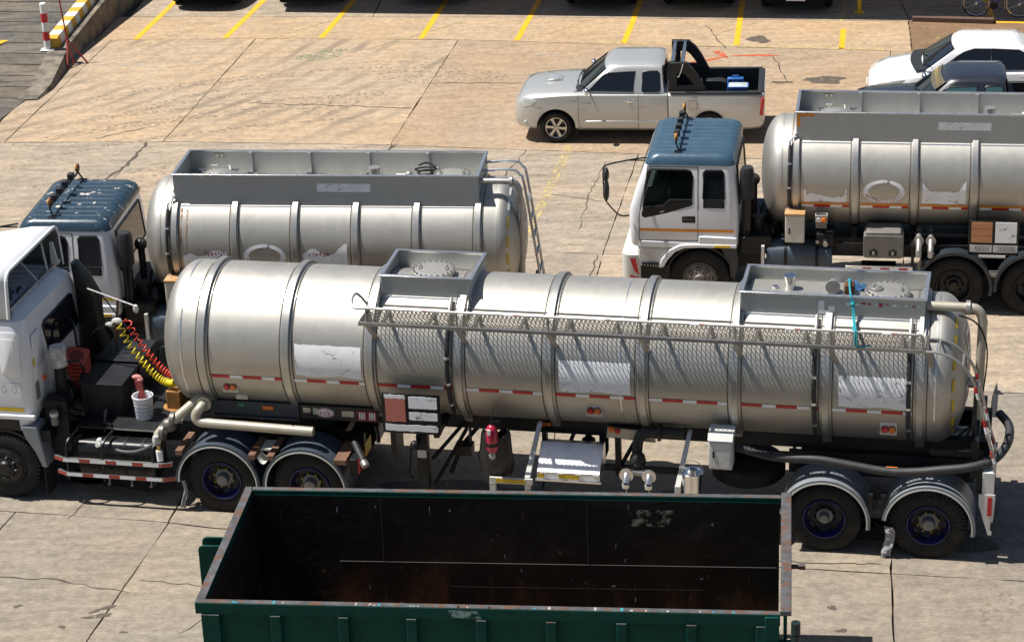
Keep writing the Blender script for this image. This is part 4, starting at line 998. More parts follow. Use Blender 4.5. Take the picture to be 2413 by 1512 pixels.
    def place(s0, s1):
        def pl(i, n_):
            t = lerp(s0, s1, (i + .5) / n_); cx, cz = oc + a_ * .88 * math.cos(t), oz + b_ * .88 * math.sin(t)
            tx, tz = -a_ * math.sin(t), b_ * math.cos(t); L = math.hypot(tx, tz); tx /= L; tz /= L
            return lambda x, yv: Fo(cx + x * tx - yv * tz, cz + x * tz + yv * tx)
        return pl
    glyphs(m, 'OMBOONNIVKOM PETROLEUM AND TRANSPORT CO.,LTD', .036, place(math.pi * 1.08, math.pi * 1.93)); m.o('badge_lettering', REDTXT, ov)
    if var == 'L':
        m = MB(); q = random.Random(8)
        for ua, ub, zz in ((2.1, 2.4, 2.10), (3.8, 4.1, 2.10)):
            u = ua
            while u < ub:
                w_ = q.uniform(.012, .03); zz2 = zz + q.uniform(-.03, .02)
                m.grid(lambda p, q_: Fo(u + w_ * p, zz2 + .04 * q_), 1, 2); u += w_ + q.uniform(.02, .05)
        m.o('torn_red_lettering', REDTXT, ts)
        m = MB()
        for u, w_, zl in ((1.70, .03, 2.25), (1.79, .035, 2.15), (2.50, .025, 2.3)):
            m.grid(lambda p, q_: on_tank(VC, ZC, R_, .003)(u + w_ * p * (1 - .4 * q_), lerp(2.79, zl, q_)), 1, 10)
        m.o('rust_run', mk_worn_paint('rust_run_stain', (.30, .15, .04), .5), ts)
    # yellow and white dashes on the rear dome, pipe, ladder
    m = MB()
    for i in range(6):
        a0_ = 100 + i * 20
        def dp(p, q_):
            a = rad(a0_ + 13 * p); uu_ = 6.98 + .03 * q_; k = math.sin(math.acos(max(-1, min(1, 1 - (7.2 - uu_) / .36)))) ** .8 * R_ + .006
            return (uu_ + .004, VC + k * math.cos(a), ZC + k * math.sin(a))
        m.grid(dp, 4, 1, 0 if i < 2 else 1)
    m.o('dome_tape', [TWHITE, TYEL], ts)
    m = MB(); m.tube(bez([(6.53, .72, 3.2), (6.95, .72, 3.2), (7.10, .72, 3.18), (7.17, .72, 3.05), (7.17, .72, 2.9), (7.17, .72, 1.1)], 4), .05, 12); m.lathe([(.085, -.025), (.085, .025)], (7.04, .72, 3.2), 'u', 18); m.o('vapour_pipe', PIPE if var == 'X' else GALV, ts)
    la = MB()
    for v in (1.2, 1.6): la.tube(bez([(6.50, v, 3.2), (6.98, v, 3.22), (7.12, v, 3.14), (7.2, v, 2.9), (7.42, v, 1.2), (7.44, v, 1.0)], 5), .022, 8)
    lo_ = la.o('ladder', ALU, ts)
    for i in range(6):
        z = 1.15 + i * .30; u = lerp(7.43, 7.2, (z - 1.1) / 1.8); m = MB(); m.box(u - .025, u + .025, 1.21, 1.59, z - .012, z + .012); m.o('rung', ALU, lo_)
    m = MB(); m.box(7.3, 7.36, .0, CABW, .62, .95); m.box(7.25, 7.3, .3, 1.9, .95, 1.2); m.o('rear_bumper', BLACK, T0)
    m = MB(); m.box(7.37, 7.38, .15, .55, .9, 1.3); m.o('rear_plate', TWHITE, T0)
    return T0
def lp(a, b, t): return tuple(x + (y_ - x) * t for x, y_ in zip(a, b))
def rr2(a0, a1, b0, b1, r_, k=4):
    pts = []
    for cx, cy, a in ((a1 - r_, b0 + r_, -90), (a1 - r_, b1 - r_, 0), (a0 + r_, b1 - r_, 90), (a0 + r_, b0 + r_, 180)):
        for i in range(k + 1):
            an = rad(a + 90 * i / k); pts.append((cx + r_ * math.cos(an), cy + r_ * math.sin(an)))
    return pts
tanker((3.24, 38.49, -9.8), 'white cab tanker truck with clean navy roof and orange corner mark on its tank', 'R')
tanker((-7.0, 36.58, -7.6), 'white cab tanker truck with peeling navy roof behind the long tank trailer', 'L')
# ---------------------------------------------------------------- long tank trailer
TF = (4.19, 29.71, -12.6)
def trailer():
    T0 = thing('tank_trailer', 'long stainless tank trailer with mesh walkway and red white tape', 'tank trailer', (TF[0], TF[1], 0), TF[2])
    VC, ZC, R_ = 1.25, 2.34, 1.04
    F = on_tank(VC, ZC, R_); Fo = on_tank(VC, ZC, R_, .009)
    ts = tank_shell(-9.66, 1.87, VC, ZC, R_, .40, 72).o('tank_shell', STEEL, T0, smooth=40)
    us = [-8.9, -7.65, -6.42, -5.14, -3.86, -2.55, -1.27, -.03, 1.24]
    for u in us:
        m = MB(); tring(m, u, .10, VC, ZC, R_ - .01, R_ + .05); tring(m, u, .17, VC, ZC, R_ - .01, R_ + .008); m.o('ring_band', BAND, ts, bev=.007)
        for s_ in (-1, 1): m = MB(); tring(m, u + s_ * .094, .012, VC, ZC, R_ - .01, R_ + .006); m.o('ring_grime_shade', GRIMESHADE, ts)
        for s_ in (-1, 1):
            m = MB(); va = VC + s_ * .52
            def q(z, v, w): return [(u - w, v - .04, z), (u + w, v - .04, z), (u + w, v + .04, z), (u - w, v + .04, z)]
            m.hexa(q(1.26, va - s_ * .06, .05) + q(1.62, va + s_ * .12, .075)); m.o('saddle_leg', BAND, ts, bev=.004)
    m = MB(); tring(m, -9.22, .02, VC, ZC, R_ - .01, R_ + .005); tring(m, 1.44, .02, VC, ZC, R_ - .01, R_ + .005); tring(m, -2.85, .015, VC, ZC, R_ - .01, R_ + .004)
    m.grid(lambda a, b: F(lerp(-9.2, -6.5, a), 3.19 + .018 * b), 20, 1); m.o('weld_seam', ALU, ts)
    # hatch boxes
    def hatchbox(u0, u1):
        v0, v1, zt, zb = .75, 1.72, 3.53, 3.1
        m = MB(); m.box(u0, u1, v0, v0 + .008, zb, zt); m.box(u0, u1, v1 - .008, v1, zb, zt); m.box(u0, u0 + .008, v0 + .008, v1 - .008, zb, zt); m.box(u1 - .008, u1, v0 + .008, v1 - .008, zb, zt)
        # side cheeks that run down over the tank
        for u in (u0, u1 - .008): m.add([F(u, z) for z in (2.95, 3.05, 3.15, 3.25)] + [(u, v0, 3.3), (u, v0 - .02, 3.53)], [tuple(range(6))])
        h = m.o('hatch_box', PLATE, ts); m = MB()
        for a in ((u0 - .02, u1 + .02, v0 - .02, v0 + .035), (u0 - .02, u1 + .02, v1 - .035, v1 + .02), (u0 - .02, u0 + .03, v0 + .035, v1 - .035), (u1 - .03, u1 + .02, v0 + .035, v1 - .035)): m.box(*a, zt, zt + .025)
        m.o('box_rim', ALU, h, bev=.004)
        m = MB(); m.tube([(u0, v0 - .025, 3.235), (u1, v0 - .025, 3.235)], .014, 6); m.o('weld_bead', ALU, h); return h
    h1 = hatchbox(-6.33, -5.03); h2 = hatchbox(-1.24, 1.26)
    m = MB(); m.box(-1.19, .3, 1.0, 1.6, 3.3, 3.40); m.o('collar_plate', STEEL, h2, bev=.03, seg=3)
    manhole(h1, -5.68, 1.22, 3.43, .31, 22); mh = manhole(h2, .72, 1.22, 3.42, .31, 22)
    m = MB(); m.lathe([(.10, .05), (.10, .085), (.075, .09), (.07, .10), (.04, .10), (.035, .08), (0, .08)], (.56, 1.22, 3.42), 'z', 24); m.o('sight_port', GALV, mh)
    m = MB(); m.cyl((-.62, 1.28, 3.38), .075, 0, .18, n=20); m.cyl((-.62, 1.28, 3.38), .085, .18, .22, n=20); m.cyl((-.82, 1.28, 3.38), .04, 0, .05); m.o('relief_valve', CHROME, h2)
    m = MB(); m.tube(bez([(-.02, 1.28, 3.36), (-.02, 1.28, 3.46), (-.02, 1.22, 3.53), (-.02, 1.12, 3.52)], 5), .07, 12); m.lathe([(.10, -.02), (.10, .02)], (-.02, 1.12, 3.52), 'v', 18); m.o('vent_elbow', GALV, h2)
    m = MB(); m.box(.13, .27, 1.15, 1.33, 3.35, 3.55); m.o('rusty_valve', RUST, h2, bev=.03)
    # text remains on the rear box
    m = MB(); m.box(-.18, -.10, .742, .7495, 3.28, 3.47); m.box(-.10, -.02, .742, .7495, 3.28, 3.33); m.box(-.05, .04, .742, .7495, 3.32, 3.40); m.o('old_decal', TWHITE, h2)
    m = MB(); q = random.Random(4); u = .2
    while u < 1.15: w_ = q.uniform(.02, .08); m.box(u, u + w_, .7440, .7495, 3.43 + q.uniform(-.02, .02), 3.447 + q.uniform(0, .02), 0 if q.random() < .6 else 1); u += w_ + q.uniform(.01, .07)
    m.o('torn_lettering', [TWHITE, REDTXT], h2)
    # ---- walkway
    dz = 3.12; va, vb = .06, .60; ua, ub = -6.5, 1.30
    fr = MB(); fr.box(ua, ub, va - .02, va + .02, dz - .05, dz); fr.box(ua, ub, vb - .015, vb + .015, dz - .02, dz + .045); fr.box(ua, ua + .03, va, vb, dz - .05, dz); fr.box(ub - .03, ub, va, vb, dz - .05, dz)
    wk = fr.o('walkway_frame', GALV, T0)
    for i in range(12):
        u = ua + (i + .5) * (ub - ua) / 12; m = MB(); m.box(u - .022, u + .022, va + .02, vb - .015, dz - .045, dz - .016); m.o('cross_member', GALV, wk)
    m = MB(); p = .062; s_ = (vb - va) / .40; t = .0042
    n = int((ub - ua + .4) / p)
    for fam in (1, -1):
        for i in range(n):
            a = ua - .4 + i * p if fam == 1 else ua + i * p
            x0, x1 = a, a + .40 * fam if fam == 1 else a - .40
            y0, y1 = va + .02, vb - .015
            # clip to the frame
            def clip(x, yv): return x
            if min(x0, x1) < ua or max(x0, x1) > ub:
                lo, hi = max(ua, min(ub, x0)), max(ua, min(ub, x1))
                if abs(hi - lo) < .01: continue
                t0, t1 = (lo - x0) / (x1 - x0), (hi - x0) / (x1 - x0); y0, y1 = lerp(va + .02, vb - .015, t0), lerp(va + .02, vb - .015, t1); x0, x1 = lo, hi
            zz = dz - .008 + (.004 if fam == 1 else 0)
            m.hexa([(x0 - t, y0, zz - .008), (x0 + t, y0, zz - .008), (x1 + t, y1, zz - .008), (x1 - t, y1, zz - .008), (x0 - t, y0, zz), (x0 + t, y0, zz), (x1 + t, y1, zz), (x1 - t, y1, zz)])
    mo = m.o('mesh_deck', mk('mesh_steel', (.17, .15, .12), .55, .4, .15, 8), wk, smooth=0); mo['kind'] = 'stuff'
    m = MB(); m.tube(bez([(-6.50, .56, dz + .06), (-6.60, .42, dz + .27), (-6.62, .22, dz + .25), (-6.56, .09, dz + .20), (-6.42, .07, dz + .205)], 5) + [Vector((1.18, .07, dz + .205))] + bez([(1.18, .07, dz + .205), (1.25, .07, dz + .19), (1.27, .08, dz + .1), (1.27, .09, dz - .0)], 4)[1:], .02, 8); rl = m.o('hand_rail', GALV, wk)
    for i in range(7):
        u = -6.38 + i * 1.285; m = MB(); m.tube([(u, .07, dz - .02), (u, .07, dz + .205)], .018, 8); m.o('rail_post', GALV, wk)
        m = MB(); zb_ = 2.80; p0 = F(u + .06, zb_); m.hexa([(u - .03, va - .015, dz - .05), (u + .03, va - .015, dz - .05), (u + .03, va + .03, dz - .05), (u - .03, va + .03, dz - .05), (u + .03, p0[1] - .03, zb_ - .04), (u + .09, p0[1] - .03, zb_ - .04), (u + .09, p0[1] + .02, zb_ - .02), (u + .03, p0[1] + .02, zb_ - .02)]); m.o('bracket', GALV, wk)
    m = MB()
    for i in range(6):
        u = -5.7 + i * 1.285; m.tube([(u, .07, dz + .205), (u + .12, .07, dz + .205)], .0205, 8, 0); m.tube([(u + .12, .07, dz + .205), (u + .2, .07, dz + .205)], .0205, 8, 1)
    m.o('rail_tape', [TWHITE, mk('faded_rail_tape', (.36, .20, .18), .5)], rl)
    # drain hoses down the side
    for u in (-5.30, -.19, 1.08):
        pts = []
        for i in range(21):
            a = rad(lerp(121, 222, i / 20)); pts.append((u + .02 * i / 20, VC + (R_ + .05) * math.cos(a), ZC + (R_ + .05) * math.sin(a)))
        m = MB(); m.tube(pts[5:], .032, 8); dh = m.o('drain_hose', HOSE, ts)
        m = MB(); m.tube(pts[:6], .024, 8); m.o('drain_pipe', GALV, dh)
        for i in (9, 13, 17): m = MB(); m.tube([Vector(pts[i]) + (Vector(pts[i + 1]) - Vector(pts[i])) * t for t in (0, .4)], .042, 8); m.o('hose_clamp', ALU, dh)
    # tapes
    for i in range(8):
        a, b = us[i] + .09, us[i + 1] - .10
        tape(ts, F, a, b, 2.085 - .0 * i, .05, [TWHITE, TRED] if i % 2 else [TRED, TWHITE], [.19, .29] if i % 2 else [.29, .19])
    patch(F, -7.52, -6.55, 2.17, 2.64, 2, .012, 30, 10).o('sticker', STK, ts); patch(F, -3.71, -2.71, 2.15, 2.61, 3, .006, 30, 10).o('sticker', STK, ts); patch(F, .15, 1.13, 2.15, 2.60, 9, .01, 30, 10).o('sticker', STK, ts)
    for u, z in ((-8.55, 1.90), (-3.24, 1.84), (.83, 1.81)): light_pair(T0, u, .30, z)
    m = MB(); m.box(-8.52, -8.34, .42, .5, 1.64, 1.75); m.o('earth_plate', GALV, T0, bev=.004)
    # dashes on the rear dome
    m = MB()
    for i in range(7):
        a0_ = 108 + i * 19
        def dp(p, q_):
            a = rad(a0_ + 12 * p); uu_ = 1.66 + .035 * q_; k = math.sin(math.acos(1 - (1.87 - uu_) / .40)) ** .8 * R_ + .006
            return (uu_ + .004, VC + k * math.cos(a), ZC + k * math.sin(a))
        m.grid(dp, 4, 1)
    m.o('dome_tape', TYEL, ts)
    def dome_plate(v0, v1, z0, z1):
        m = MB()
        def dp(p, q_):
            v, z = lerp(v0, v1, p), lerp(z0, z1, q_); k = min(.999, (math.hypot(v - VC, z - ZC) / R_) ** 1.25); return (1.87 - .40 * (1 - math.sqrt(1 - k * k)) + .008, v, z)
        m.grid(dp, 8, 6); return m.o('warning_plate', [TWHITE], ts)
    for a in ((.95, 1.65, 2.72, 2.98), (.8, 1.75, 2.36, 2.68), (.75, 1.35, 1.98, 2.3)):
        o = dome_plate(*a); m = MB(); q = random.Random(int(a[2] * 100)); 
        for i in range(9):
            v = lerp(a[0] + .05, a[1] - .05, i / 9.); h_ = (a[3] - a[2]) * q.uniform(.4, .7); zz = lerp(a[2], a[3], .2); k = lambda v_, z_: (1.87 - .40 * (1 - math.sqrt(1 - min(.999, (math.hypot(v_ - VC, z_ - ZC) / R_) ** 1.25) ** 2)) + .012, v_, z_)
            m.add([k(v, zz), k(v + .03, zz), k(v + .03, zz + h_), k(v, zz + h_)], [(0, 1, 2, 3)])
        m.o('plate_print', REDTXT, o)
    # vapour pipe at the rear
    m = MB(); m.tube(bez([(1.27, .9, 3.40), (1.80, .9, 3.40), (1.95, .9, 3.37), (2.02, .9, 3.22), (2.02, .9, 3.0), (2.0, .9, 1.75)], 5) + bez([(2.0, .9, 1.75), (1.97, .9, 1.58), (1.85, .9, 1.5), (1.3, .9, 1.48)], 4)[1:], .065, 14); vp = m.o('vapour_pipe', PIPE, T0); m = MB(); m.lathe([(.10, -.03), (.10, .03)], (1.82, .9, 3.4), 'u', 20); m.lathe([(.09, -.02), (.09, .02)], (1.75, .9, 1.49), 'u', 20)
    m.o('flange', GALV, vp); m = MB(); m.tube(bez([(1.7, .85, 3.3), (1.95, .82, 3.2), (2.1, .83, 2.8), (2.05, .82, 2.0)], 5), .012, 6); m.o('cable', BLACKG, vp)
    m = MB(); m.cyl((1.8, 1.0, 2.25), .08, 0, .25, 'u', 14); m.o('outlet_stub', GALV, T0)
    # ladder
    la = MB()
    for v in (.06, .50): la.tube(bez([(1.29, v, 3.09), (1.50, v, 3.08), (1.72, v, 2.98), (1.92, v, 2.74), (2.05, v, 2.35), (2.16, v, 1.9), (2.26, v, 1.55), (2.27, v, 1.35), (2.24, v, 1.0)], 5), .021, 8)
    lo_ = la.o('ladder', GALV, T0)
    for u, z in ((1.48, 3.08), (1.80, 2.89), (2.0, 2.5), (2.1, 2.13), (2.19, 1.78), (2.27, 1.42), (2.255, 1.12)): m = MB(); m.tube([(u, .07, z), (u, .49, z)], .016, 6); m.o('rung', GALV, lo_)
    m = MB()
    for u0, z0, u1, z1 in ((1.97, 2.62, 2.02, 2.44), (2.10, 2.14, 2.15, 1.93), (2.22, 1.67, 2.27, 1.50), (2.26, 1.25, 2.245, 1.08)):
        um, zm = (u0 + u1) / 2, (z0 + z1) / 2
        for v in (.06, .5): m.tube([(u0, v, z0), (um, v, zm)], .0235, 8, 0); m.tube([(um, v, zm), (u1, v, z1)], .0235, 8, 1)
    m.o('ladder_tape', [TRED, TWHITE], lo_)
    # ---- chassis
    for v in (.70, 1.66): m = MB(); m.box(-9.35, 2.2, v, v + .14, 1.25, 1.50); m.o('chassis_beam', BLACK, T0, bev=.008)
    for u in (-8.6, -7.0, -5.6, -4.5, -3.4, -2.2, -1.0, .7, 2.0): m = MB(); m.box(u, u + .12, .84, 1.66, 1.28, 1.46); m.o('cross_beam', BLACK, T0)
    m = MB(); m.box(-8.95, -7.6, .48, .52, 1.34, 1.58); m.box(-8.9, -7.6, .44, .52, 1.33, 1.36); sp = m.o('front_side_plate', mk('blue_black_paint', (.022, .032, .045), .5, 0, .3, 4), T0, bev=.004)
    m = MB(); 
    for i in range(8): m.cyl((-8.8 + i * .16, .44, 1.345), .018, -.012, 0, 'v', 8)
    m.o('bolt_row', RUST, sp); m = MB(); m.box(-8.15, -7.98, .465, .48, 1.47, 1.53); m.o('side_marker', ORANGE, sp, bev=.006); m = MB(); m.box(-8.52, -8.42, .474, .48, 1.50, 1.55); m.o('green_label', mk('green_label', (.03, .2, .1), .5), sp)
    m = MB(); m.box(-7.58, -6.42, .48, .52, 1.36, 1.58); ep = m.o('emblem_plate', BLACKG, T0, bev=.006)
    m = MB(); m.prism([(-7.21 + .135 * math.cos(2 * math.pi * i / 32), 1.475 + .075 * math.sin(2 * math.pi * i / 32)) for i in range(32)], .470, .478); em = m.o('emblem', TWHITE, ep)
    m = MB(); m.tube([(-7.21 + .122 * math.cos(2 * math.pi * i / 32), .469, 1.475 + .065 * math.sin(2 * math.pi * i / 32)) for i in range(32)], .005, 5, closed=True); glyphs(m, 'rck', .13, lambda i, n_: (lambda x, yv: (-7.21 + (i - 1) * .062 + x, .468, 1.475 + yv))); m.o('emblem_lettering', TRED, em)
    m = MB(); m.box(-7.54, -7.43, .474, .48, 1.46, 1.54); m.box(-6.96, -6.78, .474, .48, 1.43, 1.52); m.o('data_plate', GALV, ep); m = MB(); m.box(-7.39, -7.32, .474, .48, 1.44, 1.54); m.o('inspection_label', mk('pale_green_label', (.45, .52, .35), .6), ep)
    for u in (-6.66, -6.51):
        m = MB(); fram(u - .06, u + .06, 1.39, 1.53, .466, m, .012, .012); m.o('vent_frame', TRED, ep); m = MB()
        for k_ in range(4): m.box(u - .042 + k_ * .024, u - .028 + k_ * .024, .468, .478, 1.405, 1.515)
        m.o('vent_bars', TWHITE, ep)
    # hazard board
    m = MB(); m.box(-6.22, -5.38, .0, .03, 1.46, 2.08); hb = m.o('hazard_board', BLACKG, T0, bev=.003)
    for nm, mt, a in (('red_panel', PINK, (-6.17, -5.88, 1.64, 2.0)), ('white_panel', STKP, (-6.18, -5.875, 2.0, 2.055)), ('white_panel', STKP, (-5.83, -5.42, 1.86, 2.04)), ('white_panel', STKP, (-5.83, -5.42, 1.68, 1.80)), ('white_panel', STKP, (-6.18, -5.42, 1.50, 1.60))):
        m = MB(); q = random.Random(int(a[2] * 99)); n_ = 12; top = [(lerp(a[0], a[1], i / n_), a[3] + q.uniform(-.008, .004)) for i in range(n_, -1, -1)]; bot = [(lerp(a[0], a[1], i / n_), a[2] + q.uniform(-.006, .006)) for i in range(n_ + 1)]
        m.prism(bot + top, -.007, -.001); m.o(nm, mt, hb, smooth=0)
    m = MB(); m.box(-6.15, -6.07, .1, .5, 1.0, 1.5); m.box(-5.5, -5.42, .03, .8, 1.40, 1.48); m.o('board_post', BLACK, hb)
    # landing gear
    lg = MB(); lg.box(-5.83, -5.67, .28, .44, .45, 1.30); lg.box(-5.80, -5.70, .31, .41, .12, .5); lg.prism([(-5.95, .03), (-5.55, .03), (-5.68, .16), (-5.82, .16)], .2, .52); lg.o('landing_leg', BLACK, T0, bev=.008)
    m = MB(); m.box(-5.815, -5.685, .27, .28, .95, 1.07); m.o('leg_label', WHITED, T0); m = MB(); m.ball((-5.83, .20, 1.18), .07, .07, .07); m.tube([(-5.88, .2, 1.15), (-5.92, .16, .72), (-5.86, .16, .66)], .014, 6); m.tube([(-5.6, .35, .5), (-5.15, .6, 1.3)], .03, 8); m.tube([(-5.62, .35, .9), (-5.2, .7, 1.35)], .028, 8); m.box(-5.35, -5.1, .6, .8, .85, 1.0); m.o('leg_brace', BLACK, T0)
    m = MB(); m.tube([(-5.08, .5, 1.35), (-5.08, .5, 1.12)], .022, 8); m.o('drain_tail', BLACKG, T0)
    # air tanks and side equipment hung from the beams
    m = MB(); m.tube([(-5.0, .95, 1.25), (-5.3, .8, .9), (-5.45, .75, .5)], .035, 8); m.box(-4.05, -3.98, .55, .65, .85, 1.35); m.box(-3.0, -2.92, .55, .65, .7, 1.3); m.box(-3.9, -1.9, .55, .62, .78, .86); m.tube([(-3.6, .8, 1.3), (-3.8, .6, .8)], .03, 6); m.tube([(-2.7, .8, 1.25), (-2.95, .6, .8)], .03, 6); m.lathe([(.10, 0), (.10, .28), (.05, .32), (.045, .5)], (-3.45, .95, .78), 'z', 14); m.tube([(-3.2, .8, 1.3), (-3.2, .8, 1.0), (-3.3, .7, .7)], .07, 10); m.o('under_gear', BLACK, T0)
    m = MB(); m.tube([(-3.45, .95, 1.02), (-3.45, .95, 1.06)], .06, 10); m.o('white_band', TWHITE, T0)
    m = MB(); m.prism([(-3.12, 1.30), (-2.42, 1.26), (-2.45, 1.42), (-3.10, 1.46)], .56, .60); lp_ = m.o('lamp_plate', BAND, T0)
    for u, mt in ((-3.05, ORANGE), (-2.96, RED)): m = MB(); m.lathe([(.045, 0), (.04, -.025), (0, -.03)], (u, .56, 1.43 - .02 * (mt is RED)), 'v', 16); m.o('lamp', mt, lp_)
    m = MB(); m.box(-4.1, -3.94, .685, .70, 1.36, 1.41); m.o('side_marker', ORANGE, T0, bev=.005); m = MB(); m.box(.82, .98, .12, .14, 1.27, 1.32); m.o('side_marker', ORANGE, T0, bev=.005); m = MB(); m.box(-2.13, -2.04, .69, .70, 1.33, 1.44); m.o('earth_label', TWHITE, T0)
    # aluminium step cabinet
    m = MB(); m.prism([(.12, .92), (.12, .80), (.62, .80), (.62, 1.20), (.50, 1.22)], -4.05, -3.15, 'u'); cb = m.o('step_cabinet', ALU, T0, bev=.006); m = MB(); u = -4.04; i = 0
    while u < -3.2: L = (.1, .2, .3, .28)[i % 4]; m.add([(u, .115, .83), (min(-3.17, u + L), .115, .83), (min(-3.17, u + L), .115, .90), (u, .115, .90)], [(0, 1, 2, 3)], i % 2); u += L; i += 1
    m.o('cabinet_tape', [TYEL, TWHITE], cb); m = MB(); m.box(-4.07, -3.13, .095, .125, .79, .815)
    for u in (-4.0, -3.75, -3.5, -3.25): m.tube([(u, .11, .922), (u + .08, .11, .922)], .008, 6)
    m.o('cabinet_hinge', ALU, cb)
    for u in (-4.16, -2.02):
        m = MB(); m.hexa([(u - .06, .06, .84), (u + .02, .06, .84), (u + .02, .14, .84), (u - .06, .14, .84), (u + .06, .52, 1.48), (u + .12, .52, 1.48), (u + .12, .6, 1.48), (u + .06, .6, 1.48)]); m.box(u - .06, u + .02, .06, .14, .55, .85); m.o('guard_post', WHITED, T0, bev=.004)
    m = MB(); m.box(-4.72, -4.1, .04, .07, .74, .83); m.box(-4.72, -4.64, .04, .12, .5, .74); g1 = m.o('side_guard', WHITED, T0, bev=.004); m = MB(); m.box(-4.63, -4.2, .033, .039, .752, .815); m.o('guard_tape', TYEL, g1)
    m = MB(); m.box(-4.2, -1.25, .04, .07, .55, .64); g2 = m.o('side_guard', WHITED, T0, bev=.004); m = MB(); m.box(-4.18, -4.0, .033, .039, .565, .625, 0); m.box(-4.0, -3.5, .033, .039, .565, .625, 1); m.o('guard_tape', [TYEL, TRED], g2)
    # outlet valves
    m = MB(); m.tube(bez([(-2.0, .5, 1.45), (-2.45, .5, 1.45), (-2.62, .48, 1.40), (-2.66, .42, 1.2), (-2.64, .32, 1.05), (-2.62, .22, .98)], 5), .075, 12); m.lathe([(.12, -.02), (.12, .02)], (-2.35, .5, 1.45), 'u', 18); m.ball((-2.64, .34, 1.08), .12, .12, .14); m.o('outlet_pipe', mk('greasy_valve', (.05, .045, .04), .5, .4, .3, 9), T0)
    m = MB(); m.tube([(-2.78, .2, .96), (-2.44, .2, .96)], .05, 10); m.o('outlet_manifold', GALV, T0)
    for u in (-2.77, -2.45):
        m = MB(); m.lathe([(.10, -.015), (.10, .015)], (u, .12, .95), 'v', 20); m.tube([(u, .14, .96), (u, .08, .92), (u, .05, .86)], .05, 10); m.cyl((u, .05, .80), .058, 0, .05, n=14); m.tube([(u, .05, .8), (u + .02, .04, .66)], .008, 5); m.o('outlet_cap', ALU, T0)
    # white cabinet and spare wheel
    m = MB(); m.box(-1.60, -1.28, .05, .35, 1.16, 1.60); wb = m.o('meter_cabinet', WHITED, T0, bev=.01); m = MB(); m.prism([(.03, 1.60), (.37, 1.62), (.37, 1.70), (.10, 1.68)], -1.615, -1.265, 'u'); m.o('cabinet_lid', WHITED, wb, bev=.006); m = MB(); m.box(-1.57, -1.31, .042, .05, 1.19, 1.57); m.o('cabinet_door', WHITED, wb, bev=.003); m = MB(); m.box(-1.545, -1.52, .034, .042, 1.34, 1.44); m.o('latch', BLACKG, wb)
    m = MB(); m.lathe([(.28, -.13), (.48, -.13), (.52, -.09), (.52, .09), (.48, .13), (.28, .13)], (-1.15, .95, .80), 'z', 44, close=True); m.cyl((-1.15, .95, .80), .28, -.05, .05, n=30); m.o('spare_wheel', RUBBER, T0); m = MB(); m.box(-1.7, -.55, .88, 1.0, .97, 1.03); m.o('spare_carrier', BLACK, T0)
    # big hose slung along the side
    m = MB(); m.tube(bez([(-1.24, .30, 1.40), (-.7, .2, 1.33), (-.12, .14, 1.36), (.35, .1, 1.32), (.82, .06, 1.28), (1.2, .05, 1.30), (1.55, .04, 1.36), (1.95, .06, 1.42), (2.25, .2, 1.48), (2.42, .45, 1.6), (2.44, .8, 1.7), (2.30, 1.1, 1.75)], 7), .062, 12); m.o('delivery_hose', HOSE, T0)
    # wheels
    for i, u in enumerate((0.0, 1.42)):
        wo_ = dual(T0, 'plain' if i == 0 else 'drive', u, 0, .515, 2.5, .5)
        mudguard(T0, u - .0, .50, .60, -.03, .62, -8, 172, GREYP); mudguard(T0, u, .50, .60, 1.88, 2.53, -8, 172, GREYP)
        m = MB(); m.cyl((u, 0, .515), .1, .5, 2.0, 'v', 14); m.box(u - .25, u + .25, .75, .95, .5, .75); m.o('axle', BLACK, T0)
        if i == 1:
            l = MB(); glyphs(l, 'FIRESTONE', .062, lambda k_, n_: (lambda x, yv: ((.40 + yv) * math.cos(rad(118 - 14 * k_) - x / .4), -.0075 - .004, (.40 + yv) * math.sin(rad(118 - 14 * k_) - x / .4)))); lo2 = l.o('tyre_lettering', RUBL, wo_); lo2.rotation_euler = (0, -.5, 0)
    m = MB(); m.box(.62, .80, -.05, .3, .62, .70); m.box(.6, .66, -.04, .1, .62, .95); m.box(.77, .83, -.04, .1, .62, .95); m.o('mudguard_stay', BLACK, T0); m = MB(); m.box(.64, .80, -.02, .3, .70, .708); m.o('stay_plate', GALV, T0)
    m = MB(); m.box(-.55, 2.0, .62, .66, .9, 1.25); m.box(-.4, 1.9, .6, 1.9, .98, 1.1); m.o('bogie_frame', BLACK, T0)
    # mud flap rag and rear end
    m = MB(); q = random.Random(3)
    m.rings([[(.86 + a * .0, -.02 + .02 * math.sin(z * 14), z) if 0 else (.82 + .03 * math.sin(i * 1.1) + k_, -.04 + .03 * math.cos(i * 2 + k_ * 30), z) for k_ in (0, .03, .07, .11, .13)] for i, z in enumerate((.48, .40, .30, .18, .08, .03))], cap=False); m.o('mud_flap', mk('grey_flap', (.30, .30, .31), .7), T0, smooth=0)
    m = MB(); m.box(1.95, 2.05, .15, 2.35, 1.2, 1.75); m.box(2.03, 2.12, .1, 2.4, 1.0, 1.4); m.box(1.4, 2.1, .2, .3, 1.5, 1.58); m.tube([(1.98, .35, 2.45), (1.98, .35, 1.5)], .025, 6); m.tube([(1.98, .35, 1.95), (1.75, .6, 1.6)], .018, 6); m.tube([(1.75, .35, 1.5), (1.98, .35, 1.95)], .018, 6); m.o('rear_frame', BLACK, T0)
    m = MB(); m.prism([(2.08, 1.04), (2.30, 1.04), (2.30, .95), (2.27, .42), (2.22, .42), (2.08, .88)], .02, .04); m.box(2.12, 2.28, .03, .5, 1.04, 1.36); rb = m.o('rear_corner_board', WHITED, T0, bev=.004); m = MB(); m.box(2.20, 2.26, .012, .019, .72, 1.0); m.o('board_tape', TRED, rb)
